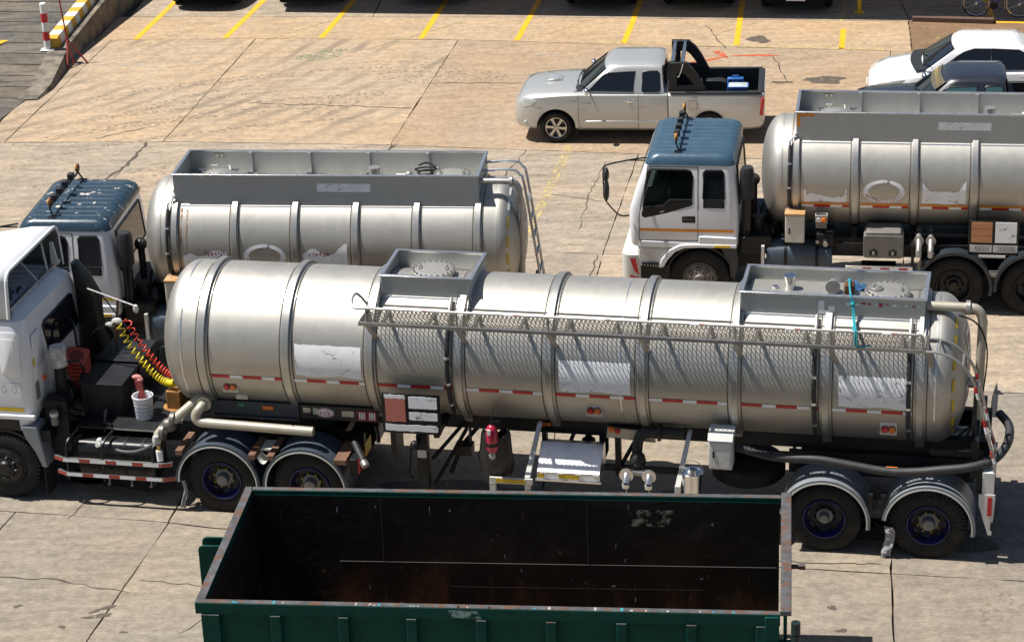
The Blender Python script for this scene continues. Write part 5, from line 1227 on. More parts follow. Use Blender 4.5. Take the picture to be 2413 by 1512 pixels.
    m = MB(); m.prism([(2.16, 1.2), (2.26, 1.2), (2.27, 1.55), (2.24, 1.78), (2.18, 1.5)], 2.1, 2.13); m.o('rear_corner_board', WHITED, T0, bev=.004); m = MB(); m.cyl((2.24, 2.1, 1.6), .03, 0, .1, 'u', 10); m.o('rear_lamp', GALV, T0)
    m = MB(); m.box(2.25, 2.29, 0, 2.5, .5, .62); m.o('rear_bumper_bar', BLACK, T0)
    return T0
trailer()
# things hanging on or lying in the trailer
def TW(u, v, z): return W(TF, u, v, z)
ex = thing('fire_extinguisher', 'red fire extinguisher hung under the long trailer with a black sleeve', 'extinguisher', TW(-4.66, .05, 1.28), TF[2])
m = MB(); m.lathe([(.0, -.05), (.07, -.04), (.085, 0), (.085, .26), (.07, .33), (.03, .37), (0, .375)], (0, 0, 0), 'z', 22); m.o('cylinder', EXT, ex)
m = MB(); m.lathe([(.089, .05), (.089, .10)], (0, 0, 0), 'z', 22); m.o('strap', BLACKG, ex); m = MB(); m.cyl((0, 0, .37), .025, 0, .06, n=10); m.box(-.02, .12, -.012, .012, .40, .43); m.o('valve', BLACKG, ex); m = MB(); m.box(-.05, .0, -.088, -.06, .24, .32); m.o('label_patch', TWHITE, ex); m = MB(); m.tube([(0, 0, .42), (.02, .1, .60), (.02, .6, .4)], .006, 5); m.o('hanger', BLACKG, ex)
m = MB(); m.ball((0, -.02, -.10), .05, .04, .07, 8); m.o('glove', GLOVE, ex)
sl_ = MB()
def slv(a, b):
    t = 2 * math.pi * a; z = lerp(.10, -.50, b); w_ = lerp(.16, .26, min(1, b * 2)) if b < .7 else lerp(.26, .19, (b - .7) / .3)
    return (w_ * math.cos(t) * (1 + .05 * math.sin(3 * t + b * 9)), .10 + .11 * math.sin(t) * (1.2 - .4 * b), z + .03 * math.sin(2 * t + 3 * b) - (.12 * math.cos(t) ** 2 if b == 0 else 0) + (.2 * abs(math.cos(t)) if b < .3 else 0))
sl_.grid(slv, 26, 8); so2 = sl_.o('extinguisher_sleeve', mk('black_vinyl', (.015, .015, .015), .45, 0, .3, 5), smooth=50, loc=TW(-4.64, .10, 1.28)); so2.rotation_euler = (0, 0, rad(TF[2])); tag(so2, 'black vinyl sleeve hanging open around the fire extinguisher', 'cover')
bk = thing('steel_bucket', 'shiny steel bucket hung beside the white cabinet of the long trailer', 'bucket', TW(-1.83, .02, .76), TF[2])
m = MB(); m.lathe([(0, 0), (.11, 0), (.115, .01), (.15, .35), (.158, .36), (.152, .365), (.144, .355), (.108, .02), (0, .018)], (0, 0, 0), 'z', 30); m.o('pail', CHROME, bk); m = MB(); m.tube([(.15 * math.cos(a), .04, .34 + .17 * math.sin(a)) for a in [math.pi * i / 14 for i in range(15)]], .006, 6); m.o('handle', GALV, bk)
rp_ = MB(); pts = [TW(.2, 1.22, 3.58), TW(.22, 1.0, 3.57), TW(.25, .76, 3.57), TW(.28, .72, 3.45), TW(.30, .63, 3.28), TW(.33, .40, 3.24), TW(.36, .10, 3.345), TW(.37, .04, 3.32), TW(.38, .03, 3.15), TW(.5, .06, 3.12), TW(.56, .10, 3.13)]
rp_.tube(bez(pts, 5), .013, 7); rp_.tube(bez([Vector(p) + Vector((.02, -.01, .012 * (i % 2))) for i, p in enumerate(pts[2:9])], 5), .010, 6)
for k_ in (0, 3, 5, 6): rp_.ball(pts[k_], .034, .034, .03, 8)
tag(rp_.o('cyan_rope', ROPE), 'bright cyan rope tied from the rear hatch box down to the walkway rail', 'rope')
cl = MB(); q = random.Random(11)
cl.grid(lambda a, b: TW(lerp(.22, .50, a), lerp(1.35, 1.55, b), 3.40 + .08 * math.sin(a * 5 + 1) * math.sin(b * 3.1) + .02 * math.sin(a * 13 + b * 7)), 12, 8); tag(cl.o('blue_rag', BLUECL, smooth=60), 'crumpled blue rag lying beside the rear manhole of the trailer', 'rag')
# ---------------------------------------------------------------- tractor unit (front cut by the picture edge)
def tractor():
    T0 = thing('tractor_unit', 'white cab tractor unit with roof wind deflector pulling the long trailer', 'truck', W(TF, -8.7, 0, 0), TF[2])
    o = -8.7
    U = lambda u: u - o
    lv = []
    for z, uf, ur, ins, r_ in [(1.12, -13.35, -11.60, .02, .12), (1.36, -13.38, -11.52, .0, .14), (1.75, -13.38, -11.50, .0, .16), (2.2, -13.3, -11.50, .02, .17), (2.6, -13.15, -11.53, .05, .18), (2.80, -13.0, -11.58, .09, .2), (2.90, -12.9, -11.70, .2, .2), (2.93, -12.7, -11.85, .4, .2)]:
        lv.append(rrect(U(uf), U(ur), .03 + ins, 2.27 - ins, r_, z, 6))
    m = MB(); m.rings(lv); cab = m.o('cab', WHITE, T0, smooth=35)
    m = MB()
    for i in range(9):
        v = .42 + i * .19; m.rings([[(U(u_), v - w_, z_), (U(u_), v - w_ * .5, z_ + h_), (U(u_), v + w_ * .5, z_ + h_), (U(u_), v + w_, z_)] for u_, w_, z_, h_ in [(-12.6, .03, 2.925, .004), (-12.4, .05, 2.927, .018), (-11.9, .05, 2.926, .02), (-11.72, .05, 2.90, .02), (-11.62, .03, 2.84, .008)]])
    m.o('roof_ribs', WHITE, cab, smooth=45)
    # pressed panels
    m = MB(); m.rings([[(U(a), v, z) for a, z in rr2(-11.93 + k, -11.62 - k, 1.98 + k, 2.70 - k, .07)] for v, k in ((.035, 0), (.022, .02))]); m.o('side_pressing', WHITE, cab, smooth=50)
    m = MB(); m.rings([[(U(a), v, z) for a, z in rr2(-11.90 + k, -11.66 - k, 2.03 + k, 2.60 - k, .06)] for v, k in ((.024, 0), (.012, .02))]); m.o('side_pressing', WHITE, cab, smooth=50)
    m = MB(); m.add([(U(a), .026, z) for a, z in ((-12.3, 1.66), (-11.66, 1.66), (-11.66, 1.88), (-12.3, 1.88))], [(0, 1, 2, 3)]); fl = m.o('fleet_number_patch', PAIL, cab)
    m = MB(); glyphs(m, '300', .20, lambda i, n_: (lambda x, yv: (U(-12.08 + i * .16) + x, .021, 1.77 + yv))); m.o('fleet_number', mk('pale_grey_print', (.55, .56, .58), .5), fl)
    m = MB(); m.add([(U(a), .024, z) for a, z in ((-12.6, 1.43), (-11.65, 1.43), (-11.65, 1.49), (-12.6, 1.49))], [(0, 1, 2, 3)]); m.o('side_stripe', TYEL, cab)
    m = MB(); m.box(U(-13.3), U(-11.49), .0, .1, 1.30, 1.38); m.o('sill', WHITE, cab, bev=.02)
    # rear wall: window, pressings, labels
    q = [(-11.525, .80, 2.02), (-11.525, 1.98, 2.02), (-11.545, 1.88, 2.55), (-11.545, .72, 2.55)]
    ring = []
    for a, b in zip(q, q[1:] + q[:1]):
        for t in (.06, .35, .65, .94): p = lp(a, b, t); ring.append((U(p[0]) + .022, p[1], p[2]))
    m = MB(); m.tube(ring, .024, 6, closed=True); m.o('window_seal', BLACKG, cab); m = MB(); m.add([(p[0] + .01, p[1], p[2]) for p in ring], [tuple(range(16))]); m.o('rear_window', GLASS, cab)
    for v0, v1 in ((.25, .62),):
        m = MB(); m.rings([[(u_, a, z) for a, z in rr2(v0 + k, v1 - k, 2.0 + k, 2.55 - k, .05)] for u_, k in ((U(-11.505), 0), (U(-11.49), .02))]); m.o('rear_pressing', WHITE, cab, smooth=50)
    m = MB(); m.box(U(-11.50), U(-11.494), .20, .30, 2.08, 2.2); m.o('yellow_label', TYEL, cab); m = MB(); m.box(U(-11.50), U(-11.494), .20, .30, 1.86, 2.06); m.o('white_label', TWHITE, cab); m = MB(); m.box(U(-11.50), U(-11.49), .2, .32, 1.55, 1.82); m.o('grille_vent', BOXGREY, cab, bev=.01)
    m = MB(); m.cyl((U(-11.48), .5, 1.78), .04, -.02, .02, 'u', 12); m.o('rear_marker', ORANGE, cab)
    # deflector
    def hoop(u, v0, v1, z0, z1, r_):
        P = [(u, v0 - .06, z0)] + [(u, v0 + r_ * (1 - math.cos(rad(a))), z1 - r_ + r_ * math.sin(rad(a))) for a in range(0, 91, 15)] + [(u, v1 - r_ + r_ * math.sin(rad(a)), z1 - r_ + r_ * math.cos(rad(a))) for a in range(0, 91, 15)] + [(u, v1 + .06, z0)]
        return P
    H = [hoop(U(-11.75), .18, 2.18, 2.86, 3.53, .16), hoop(U(-12.1), .18, 2.18, 2.87, 3.51, .16), hoop(U(-12.6), .2, 2.14, 2.88, 3.42, .16), hoop(U(-13.0), .28, 2.02, 2.90, 3.22, .14), hoop(U(-13.25), .4, 1.9, 2.91, 2.99, .05)]
    m = MB(); n = len(H[0])
    m.add([p for h in H for p in h], [(i * n + j, i * n + j + 1, (i + 1) * n + j + 1, (i + 1) * n + j) for i in range(len(H) - 1) for j in range(n - 1)])
    df = m.o('wind_deflector', WHITE, cab, smooth=50); sm = df.modifiers.new('thick', 'SOLIDIFY'); sm.thickness = .035; sm.offset = 0
    m = MB(); Hi = [[(x + .02, 1.18 + (v_ - 1.18) * .955, z_ - .035) for x, v_, z_ in h] for h in H]
    m.add([p for h in Hi for p in h], [(i * n + j, i * n + j + 1, (i + 1) * n + j + 1, (i + 1) * n + j) for i in range(len(H) - 1) for j in range(n - 1)]); m.o('deflector_lining', mk('raw_fibreglass', (.13, .13, .12), .8, 0, .3, 5), df, smooth=50)  # dark inner shell added to paint the shade inside the deflector
    m = MB(); m.tube(H[0], .028, 8); m.o('deflector_lip', WHITE, df)
    m = MB(); m.box(U(-11.80), U(-11.74), .14, 2.22, 2.93, 2.985); m.o('cross_bar', ALU, df, bev=.004); m = MB(); m.tube([(U(-11.77), 1.70, 2.97), (U(-11.9), 1.85, 3.46)], .018, 6); m.o('strut', WHITED, df)
    m = MB(); m.prism([(U(-11.80), 2.98), (U(-11.68), 2.98), (U(-11.74), 3.34), (U(-11.785), 3.34)], 1.92, 1.96); m.o('bracket', WHITED, df); m = MB(); m.tube([(U(-11.77), 1.3, 2.97), (U(-12.2), 1.4, 3.4)], .018, 6); m.o('strut', WHITED, df)
    m = MB(); qn = random.Random(9); m.grid(lambda a, b: (U(lerp(-12.5, -11.9, a)), lerp(.3, 1.05, b), 2.94 + .26 * math.sin(math.pi * b) * math.sin(math.pi * min(1, a * 1.1)) + .05 * math.sin(a * 17 + b * 11)), 14, 12); m.o('stowed_tarpaulin', CANVAS, df, smooth=60)
    # far side intake tower
    m = MB(); lo = [rrect(U(-11.47), U(-11.15), 1.92, 2.22, .05, 1.35, 3), rrect(U(-11.47), U(-11.15), 1.92, 2.22, .05, 2.45, 3), rrect(U(-11.50), U(-11.28), 1.95, 2.20, .05, 2.75, 3), rrect(U(-11.52), U(-11.46), 1.98, 2.18, .025, 2.98, 3)]; m.rings(lo); m.o('air_intake', BLACKG, T0, smooth=30)
    m = MB(); m.tube(bez([(U(-11.48), 1.35, 1.45), (U(-11.3), 1.35, 1.7), (U(-11.3), 1.38, 2.0), (U(-11.35), 1.45, 2.25), (U(-11.47), 1.5, 2.28)], 5), .022, 8); m.o('grab_rail', BLACKG, T0)
    # near exhaust stack, cap wrapped in cloth
    m = MB(); m.cyl((U(-11.28), .62, .95), .085, 0, 1.02, n=16); st = m.o('exhaust_stack', BLACK, T0)
    m = MB(); lo = []
    for i, z in enumerate((1.93, 1.98, 2.05, 2.12, 2.2, 2.24)):
        r_ = .12 + .012 * math.sin(i * 2.3); lo.append([(U(-11.28) + r_ * (1 + .09 * math.sin(3 * a + i)) * math.cos(a), .62 + r_ * (1 + .09 * math.cos(4 * a + i)) * math.sin(a), z) for a in [2 * math.pi * k / 14 for k in range(14)]])
    m.rings(lo); m.o('wrapped_cap', GLOVE, st, smooth=30); m = MB(); m.tube([(U(-11.20), .6, 2.0), (U(-11.0), .7, 1.98), (U(-10.95), .75, 1.82), (U(-11.1), .9, 1.6)], .018, 6); m.o('stack_stay', BLACKG, st)
    # chassis
    for v in (.80, 1.62): m = MB(); m.box(U(-13.2), U(-6.75), v, v + .09, .72, 1.0); m.o('chassis_rail', BLACK, T0)
    m = MB(); m.box(U(-12.6), U(-11.2), .35, 2.0, .5, 1.3); m.box(U(-11.45), U(-11.1), .3, .6, .7, 1.5); m.box(U(-9.5), U(-7.0), .75, 1.8, .95, 1.08); m.box(U(-8.9), U(-7.2), .6, 1.9, .45, .65); m.box(U(-8.4), U(-7.2), .8, 1.7, 1.08, 1.2); m.box(U(-12.6), U(-11.3), .06, .5, .95, 1.12)
    for k_ in range(14):
        qq = random.Random(k_ + 50); a = Vector((U(qq.uniform(-11.4, -11.0)), qq.uniform(.2, .7), qq.uniform(.9, 1.6))); b = a + Vector((qq.uniform(-.1, .2), qq.uniform(-.1, .3), qq.uniform(-.35, .2))); m.tube(bez([a, (a + b) / 2 + Vector((.05, 0, -.06)), b], 4), qq.uniform(.008, .02), 6)
    m.o('engine_gear', BLACK, T0)
    m = MB(); m.cyl((U(-11.26), .18, 1.18), .055, 0, .14, n=14); m.cyl((U(-11.26), .18, 1.36), .06, 0, .03, n=14); m.o('fuel_filter', BOXGREY, T0); m = MB(); m.cyl((U(-11.26), .18, 1.32), .062, 0, .05, n=14); m.o('filter_cap', WHITED, T0)
    # deck
    m = MB(); m.box(U(-11.0), U(-9.66), .33, 2.1, 1.07, 1.1); dk = m.o('deck', DECK, T0, bev=.004); m = MB(); m.box(U(-10.42), U(-9.66), .322, .329, 1.075, 1.095); m.o('deck_edge', GALV, dk)
    m = MB(); m.box(U(-11.03), U(-10.39), .70, 1.42, 1.10, 1.61); b1 = m.o('deck_box', DECK, T0, bev=.012); m = MB(); m.box(U(-11.06), U(-10.36), .67, 1.42, 1.61, 1.635); m.o('box_lid', DECK, b1, bev=.006)
    m = MB(); m.box(U(-11.05), U(-10.38), 1.47, 2.22, 1.10, 1.64); b2 = m.o('deck_box', DECK, T0, bev=.012); m = MB(); m.box(U(-11.07), U(-10.36), 1.45, 2.25, 1.64, 1.665); m.o('box_lid', DECK, b2, bev=.006)
    m = MB(); m.tube(bez([(U(-10.3), 2.1, 1.1), (U(-10.3), 2.1, 1.5), (U(-10.2), 2.1, 1.62), (U(-9.95), 2.1, 1.6), (U(-9.9), 2.1, 1.45), (U(-9.9), 2.1, 1.1)], 4), .022, 8); m.o('deck_rail', BLACKG, T0)
    m = MB(); m.tube(bez([(U(-10.62), .66, 1.2), (U(-10.60), .52, 1.26), (U(-10.60), .44, 1.0), (U(-10.58), .38, .9)], 5), .022, 8); m.tube(bez([(U(-10.45), .3, .92), (U(-10.3), .1, .86), (U(-10.0), .05, .88), (U(-9.75), .1, .98), (U(-9.7), .2, 1.04)], 5), .024, 8); m.o('air_hose', mk('grey_hose', (.06, .06, .058), .6), T0)
    m = MB(); m.tube([(U(-10.58), .42, 1.13), (U(-10.45), .36, 1.13)], .025, 6); m.o('glad_hand', BLACKG, T0)
    m = MB(); m.cyl((U(-9.72), 1.15, 1.10), .20, 0, .03, n=18); m.box(U(-9.82), U(-9.6), 1.0, 1.3, 1.1, 1.42); m.o('coupling_board', mk('rust_board', (.34, .16, .04), .7, 0, .3, 6), T0, bev=.03)
    # suzi coils
    for nm, mt, off, ph in (('yellow_coil_hose', YCOIL, (0, 0, 0), 0), ('red_coil_hose', RCOIL, (.06, .16, .03), 1.2)):
        ctrl = bez([(U(-10.52), 1.2, 2.38), (U(-10.42), 1.2, 2.12), (U(-10.22), 1.18, 1.83), (U(-10.0), 1.14, 1.60), (U(-9.80), 1.08, 1.52), (U(-9.68), 1.05, 1.54)], 20)
        pts = []; N = 330; turns = 21
        for i in range(N):
            s_ = i / (N - 1) * (len(ctrl) - 1); k = min(int(s_), len(ctrl) - 2); p = ctrl[k].lerp(ctrl[k + 1], s_ - k); t = (ctrl[k + 1] - ctrl[k]).normalized()
            x = t.cross(Vector((0, 1, 0))).normalized(); yv = t.cross(x); an = (i / (N - 1)) ** 1.35 * turns * 2 * math.pi + ph
            pts.append(p + Vector(off) + (x * math.cos(an) + yv * math.sin(an)) * .05)
        pts.append(Vector((U(-9.55), 1.0, 1.62))); m = MB(); m.tube(pts, .0105, 6); m.o(nm, mt, T0, smooth=60)
    m = MB(); m.tube([(U(-10.9), 1.9, 1.6), (U(-10.72), 1.75, 2.55)], .02, 6); m.o('hose_mast', RUST, T0); m = MB(); m.tube([(U(-11.25), 1.9, 2.62), (U(-10.3), 1.35, 2.62)], .011, 6); m.ball((U(-10.28), 1.33, 2.58), .045, .04, .075, 8); m.o('hose_boom', GLOVE, T0)
    m = MB(); m.tube(bez([(U(-10.95), 1.7, 2.6), (U(-11.0), 1.68, 2.2), (U(-10.85), 1.6, 1.75), (U(-11.1), 1.5, 1.7)], 6), .014, 6); m.tube([(U(-10.95), 1.7, 2.62), (U(-10.25), 1.3, 2.0)], .012, 6); m.tube([(U(-10.52), 1.2, 2.4), (U(-10.95), 1.35, 2.2), (U(-11.4), 1.45, 1.75)], .014, 6); m.o('electric_cable', BLACKG, T0)
    m = MB(); m.ball((U(-10.55), 1.22, 2.42), .09, .05, .05, 8); m.ball((U(-10.68), 1.26, 2.34), .08, .04, .04, 8); m.o('rag_binding', GLOVE, T0)
    # fuel tank and guard rails
    pr = [(.36 + .27 * (abs(math.cos(a)) ** .45) * (1 if math.cos(a) > 0 else -1), .68 + .29 * (abs(math.sin(a)) ** .45) * (1 if math.sin(a) > 0 else -1)) for a in [2 * math.pi * i / 28 for i in range(28)]]
    m = MB(); m.prism(pr, U(-10.92), U(-9.74), 'u'); ft = m.o('fuel_tank', BLACKG, T0, bev=.015); m = MB()
    for u in (-10.62, -10.22, -9.95): m.prism([(.36 + (v - .36) * 1.025, .68 + (z - .68) * 1.025) for v, z in pr], U(u), U(u + .045), 'u')
    m.o('tank_strap', BLACK, ft); m = MB(); m.cyl((U(-10.02), .09, .72), .04, -.05, 0, 'v', 14); m.o('filler_cap', BLACK, ft)
    for z, a, b in ((.73, -11.25, -9.44), (.50, -11.22, -9.41)):
        m = MB(); m.hexa([(U(a), .0, z - .02), (U(a + .15), -.06, z - .03), (U(a + .15), -.02, z - .03), (U(a), .05, z - .02), (U(a), .0, z + .035), (U(a + .15), -.06, z + .03), (U(a + .15), -.02, z + .03), (U(a), .05, z + .035)]); m.box(U(a + .15), U(b - .15), -.06, -.02, z - .03, z + .03); m.hexa([(U(b - .15), -.06, z - .03), (U(b), .0, z - .03), (U(b), .05, z - .03), (U(b - .15), -.02, z - .03), (U(b - .15), -.06, z + .03), (U(b), .0, z + .03), (U(b), .05, z + .03), (U(b - .15), -.02, z + .03)]); gr = m.o('guard_rail', ALU, T0)
        m = MB(); u = a + .16; i = 0
        while u < b - .16: L = (.24, .17)[i % 2]; e = min(u + L, b - .155); m.add([(U(u), -.064, z - .027), (U(e), -.064, z - .027), (U(e), -.064, z + .027), (U(u), -.064, z + .027)], [(0, 1, 2, 3)], i % 2); u += L; i += 1
        m.add([(U(a), -.005, z - .02), (U(a + .149), -.064, z - .027), (U(a + .149), -.064, z + .027), (U(a), -.005, z + .03)], [(0, 1, 2, 3)], 1); m.add([(U(b - .149), -.064, z - .027), (U(b), -.005, z - .027), (U(b), -.005, z + .027), (U(b - .149), -.064, z + .027)], [(0, 1, 2, 3)], 1)
        m.o('guard_tape', [TWHITE, mk('dull_red_tape', (.34, .05, .03), .5)], gr)
    for u in (-11.05, -10.5, -9.72): m = MB(); m.tube(bez([(U(u), -.015, .40), (U(u), -.015, .85), (U(u + .02), .06, 1.0), (U(u + .08), .3, 1.07)], 4), .02, 7); m.o('guard_upright', BLACKG, T0)
    for u in (-10.5, -10.15, -9.85): m = MB(); m.tube([(U(u), .2, .42), (U(u), .15, .28)], .012, 6); m.ball((U(u), .15, .27), .03, .03, .02, 8); m.o('drain_cock', GALV, ft)
    # front wheel, fender and flap
    wheel(T0, 'steerk', U(-12.03), .0, .53, spin=.2); wheel(T0, 'steerk', U(-12.03), 2.3, .53, True)
    m = MB(); m.prism([(U(-11.72), 1.2), (U(-11.48), 1.2), (U(-11.44), .95), (U(-11.38), .55), (U(-11.46), .55), (U(-11.55), .80), (U(-11.68), 1.02)], .0, .35); m.o('front_mudguard', GREYP, T0, bev=.015); m = MB(); m.prism(band(U(-12.03), .53, .57, .60, 10, 170, 16), .02, .4); m.o('wheel_housing', BLACKG, T0); m = MB(); m.box(U(-11.45), U(-11.43), .02, .34, .08, .62); m.o('mud_flap', RUBBER, T0)
    m = MB(); m.box(U(-13.1), U(-11.75), .03, .3, 1.12, 1.3); m.o('cab_skirt', BLACKG, T0)
    # drive wheels
    for i, u in enumerate((-8.70, -7.38)):
        dual(T0, 'drive', U(u), .0, .515, 2.4, .3 + i); mudguard(T0, U(u - .05), .48, .60, -.02, .62, -10, 180, GREYM); mudguard(T0, U(u - .05), .48, .60, 1.8, 2.42, -10, 180, GREYM)
    for a, b in ((-9.36, -9.26), (-8.26, -8.16), (-7.98, -7.88), (-6.98, -6.80)):
        m = MB(); m.box(U(a), U(b), -.02, .60, .90, .98); m.o('guard_bracket', BROWN, T0, bev=.004)
    m = MB(); m.box(U(-8.2), U(-7.95), .25, .55, .92, .95); m.grid(lambda a, b: (U(lerp(-8.14, -7.96, a)), lerp(-.0, .25, b), .93 - .10 * math.sin(math.pi * a)), 8, 4); m.o('canvas_sling', EDGE, T0)
    m = MB(); m.grid(lambda a, b: (U(-9.32 + .03 * math.sin(b * 5) + .07 * a), -.03 + .02 * math.sin(a * 9 + b * 4), lerp(.50, .05, b)), 5, 8); m.o('mud_flap', mk('grey_flap', (.30, .30, .31), .7), T0, smooth=0)
    m = MB(); m.box(U(-6.78), U(-6.66), .08, .42, .70, .95); tl = m.o('tail_lamp_box', BLACK, T0, bev=.01); m = MB(); m.box(U(-6.66), U(-6.64), .10, .25, .72, .93); m.o('tail_lamp', RED, tl); m = MB(); m.box(U(-6.66), U(-6.64), .26, .4, .72, .93); m.o('indicator', ORANGE, tl); m = MB(); m.box(U(-6.66), U(-6.645), .5, .8, .8, 1.0); m.o('number_plate', TYEL, tl)
    # pipework in front of the wheels
    def flange(m, p, ax): m.lathe([(.11, -.025), (.11, .025)], p, ax, 18)
    m = MB(); m.tube(bez([(U(-8.98), .75, 1.62), (U(-9.02), .55, 1.62), (U(-9.12), .42, 1.58), (U(-9.35), .28, 1.40), (U(-9.55), .18, 1.25), (U(-9.66), .12, 1.12)], 5), .075, 12); flange(m, (U(-8.98), .72, 1.62), 'v'); m.o('outlet_pipe', PIPE, T0)
    m = MB(); m.lathe([(.12, -.03), (.12, .03)], (U(-9.44), .24, 1.34), 'u', 18); m.ball((U(-9.5), .2, 1.27), .12, .11, .11, 10); m.lathe([(.12, -.03), (.12, .03)], (U(-9.58), .14, 1.18), 'u', 18); m.o('gate_valve', mk('grimy_steel', (.16, .15, .14), .5, .6, .3, 9), T0); m = MB(); m.ball((U(-9.66), .06, 1.08), .07, .07, .10, 8); m.o('wrapped_end', GLOVE, T0); m = MB(); m.cyl((U(-9.62), .02, .78), .05, 0, .16, n=14); m.o('pipe_cap', PAIL, T0); m = MB(); m.tube([(U(-9.62), .02, .94), (U(-9.62), .02, 1.02)], .03, 8); m.o('cap_fitting', mk('brass', (.45, .32, .12), .4, .8), T0)
    m = MB(); m.tube(bez([(U(-8.95), .45, 1.62), (U(-8.99), .22, 1.58), (U(-9.06), .15, 1.48), (U(-9.02), .14, 1.39), (U(-8.88), .14, 1.37), (U(-8.5), .14, 1.36), (U(-7.3), .14, 1.33)], 5), .07, 12); flange(m, (U(-8.97), .3, 1.6), 'v'); m.o('side_pipe', PIPE, T0)
    m = MB(); m.tube([(U(-7.6), .14, 1.25), (U(-7.6), .14, 1.42)], .012, 6); m.o('pipe_clip', BLACK, T0)
    m = MB(); m.tube([(U(-6.75), .3, 1.12), (U(-6.55), .05, .92)], .05, 10); m.o('rear_hose_stub', HOSE, T0); m = MB(); m.tube([(U(-6.57), .07, .935), (U(-6.52), .02, .89)], .058, 12); m.o('stub_cap', GALV, T0)
    return T0
tractor()
pl_ = thing('white_bucket', 'white printed plastic bucket standing on the black tractor deck', 'bucket', W(TF, -10.08, .74, 1.101), TF[2])
m = MB(); m.lathe([(0, 0), (.122, 0), (.126, .01), (.148, .33), (.158, .335), (.158, .36), (.152, .365), (.142, .36), (.118, .02), (0, .015)], (0, 0, 0), 'z', 30); m.o('pail', PAIL, pl_)
m = MB(); m.tube([(.155 * math.cos(a), .0 - .02, .35 + .15 * math.sin(a)) for a in [math.pi * i / 14 for i in range(15)]], .005, 6); m.o('handle', BLACKG, pl_)
m = MB(); q = random.Random(12)
for zz, h_ in ((.255, .012), (.20, .008), (.185, .008), (.14, .01), (.12, .008), (.08, .008)):
    a = -155
    while a < -25:
        L = q.uniform(6, 22); r_ = lerp(.126, .148, zz / .33) + .0015; m.add([(r_ * math.cos(rad(t)), r_ * math.sin(rad(t)), zz + d) for t, d in ((a, 0), (a + L, 0), (a + L, h_), (a, h_))], [(0, 1, 2, 3)]); a += L + q.uniform(2, 6)
m.o('bucket_print', mk('teal_print', (.03, .10, .12), .6), pl_)
ms_ = thing('rag_mop', 'red rag mop with pale head leaning over the white bucket', 'mop', W(TF, -10.22, .98, 1.62), TF[2])
m = MB(); m.ball((-.02, 0, .02), .075, .06, .03, 10); m.ball((.04, -.03, -.01), .055, .05, .04, 8); m.o('mop_head', CLOTHP, ms_); m = MB()
for i in range(12): qa = random.Random(i); m.tube(bez([(qa.uniform(-.05, .05), -.04, .03), (.05 + qa.uniform(-.05, .05), -.1, -.12), (.12 + qa.uniform(-.09, .09), -.18, -.28)], 4), .013, 5)
m.o('rag_strands', CLOTHR, ms_)
for i in range(5):
    t = thing('traffic_cone', 'faded red traffic cone upside down in the stack behind the cab, ' + ['topmost', 'second from top', 'third from top', 'fourth from top', 'lowest'][i], 'traffic cone', W(TF, -11.22 + .012 * i, 1.14 - .008 * i, 1.86 - .062 * i), group='nested traffic cones behind the cab', rot=(rad(180 + 20), rad(9), rad(TF[2] + 8 + 5 * i)))
    m = MB(); m.rings([[(a, b, z) for a, b in rr2(-.17, .17, -.17, .17, .04)] for z in (0, .028)]); m.rings([[(.118 * math.cos(2 * math.pi * k / 20), .118 * math.sin(2 * math.pi * k / 20), .0285) for k in range(20)]] and [[(r_ * math.cos(2 * math.pi * k / 20), r_ * math.sin(2 * math.pi * k / 20), z) for k in range(20)] for r_, z in ((.125, .02), (.115, .04), (.04, .50))], cap=False)
    m.o('cone_body', CONE, t)
    if i == 0:
        m = MB(); m.cyl((0, 0, -.004), .112, 0, .003, n=20); m.o('cone_mouth', mk('cone_inside', (.14, .02, .012), .7), t)
gl = MB(); gl.ball((0, 0, .02), .045, .05, .022, 10)
for k, (dx, dy, L) in enumerate(((-.03, -.06, .05), (-.01, -.075, .06), (.012, -.075, .06), (.032, -.06, .05), (.055, -.01, .045))): gl.tube([(dx * .6, dy * .4, .02), (dx, dy - .02, .012), (dx * 1.1, dy - .04, -.005)], .011, 6)
go = gl.o('work_glove', GLOVE, smooth=60, loc=W(TF, -10.60, .19, .945)); go.rotation_euler = (rad(25), 0, rad(TF[2])); tag(go, 'white work glove lying on the black fuel tank', 'glove')
# ---------------------------------------------------------------- cars
def section(u, w, zb, zt, zc, vc):
    P = [(-.90, zb), (-.985, zb + .06), (-1, zb + (zt - zb) * .45), (-.985, zb + (zt - zb) * .75), (-.955, zt - .05), (-.91, zt - .014), (-.80, zt + (zc - zt) * .4), (-.4, zt + (zc - zt) * .86), (0, zc)]
    L = [(u, vc + a * w, z) for a, z in P] + [(u, vc - a * w, z) for a, z in reversed(P[:-1])]
    return L
def body_side(st, u, z, vc, s_=-1, off=.006):
    for a, b in zip(st, st[1:]):
        if a[0] <= u <= b[0]: break
    t = max(0, min(1, (u - a[0]) / (b[0] - a[0]))); S_ = section(*[lerp(x, y_, t) for x, y_ in zip(a, b)], 0)[:9]
    v = -S_[0][1]
    for p, q in zip(S_, S_[1:]):
        if p[2] <= z <= q[2] + 1e-6: v = -lerp(p[1], q[1], (z - p[2]) / max(1e-6, q[2] - p[2])); break
    return vc + s_ * (v + off)
def body_patch(st, poly, vc, s_, n=10):
    # polygon in (u, z) filled with rows that follow the body side
    m = MB(); zs = [p[1] for p in poly]; z0, z1 = min(zs) + .001, max(zs) - .001
    def span(z):
        xs = []
        for (a, b), (c_, d) in zip(poly, poly[1:] + poly[:1]):
            if (b - z) * (d - z) < 0: xs.append(a + (c_ - a) * (z - b) / (d - b))
        return min(xs), max(xs)
    def f(p, q):
        z = lerp(z0, z1, q); a, b = span(z); u = lerp(a, b, p); return (u, body_side(st, u, z, vc, s_), z)
    m.grid(f, n, 6); return m
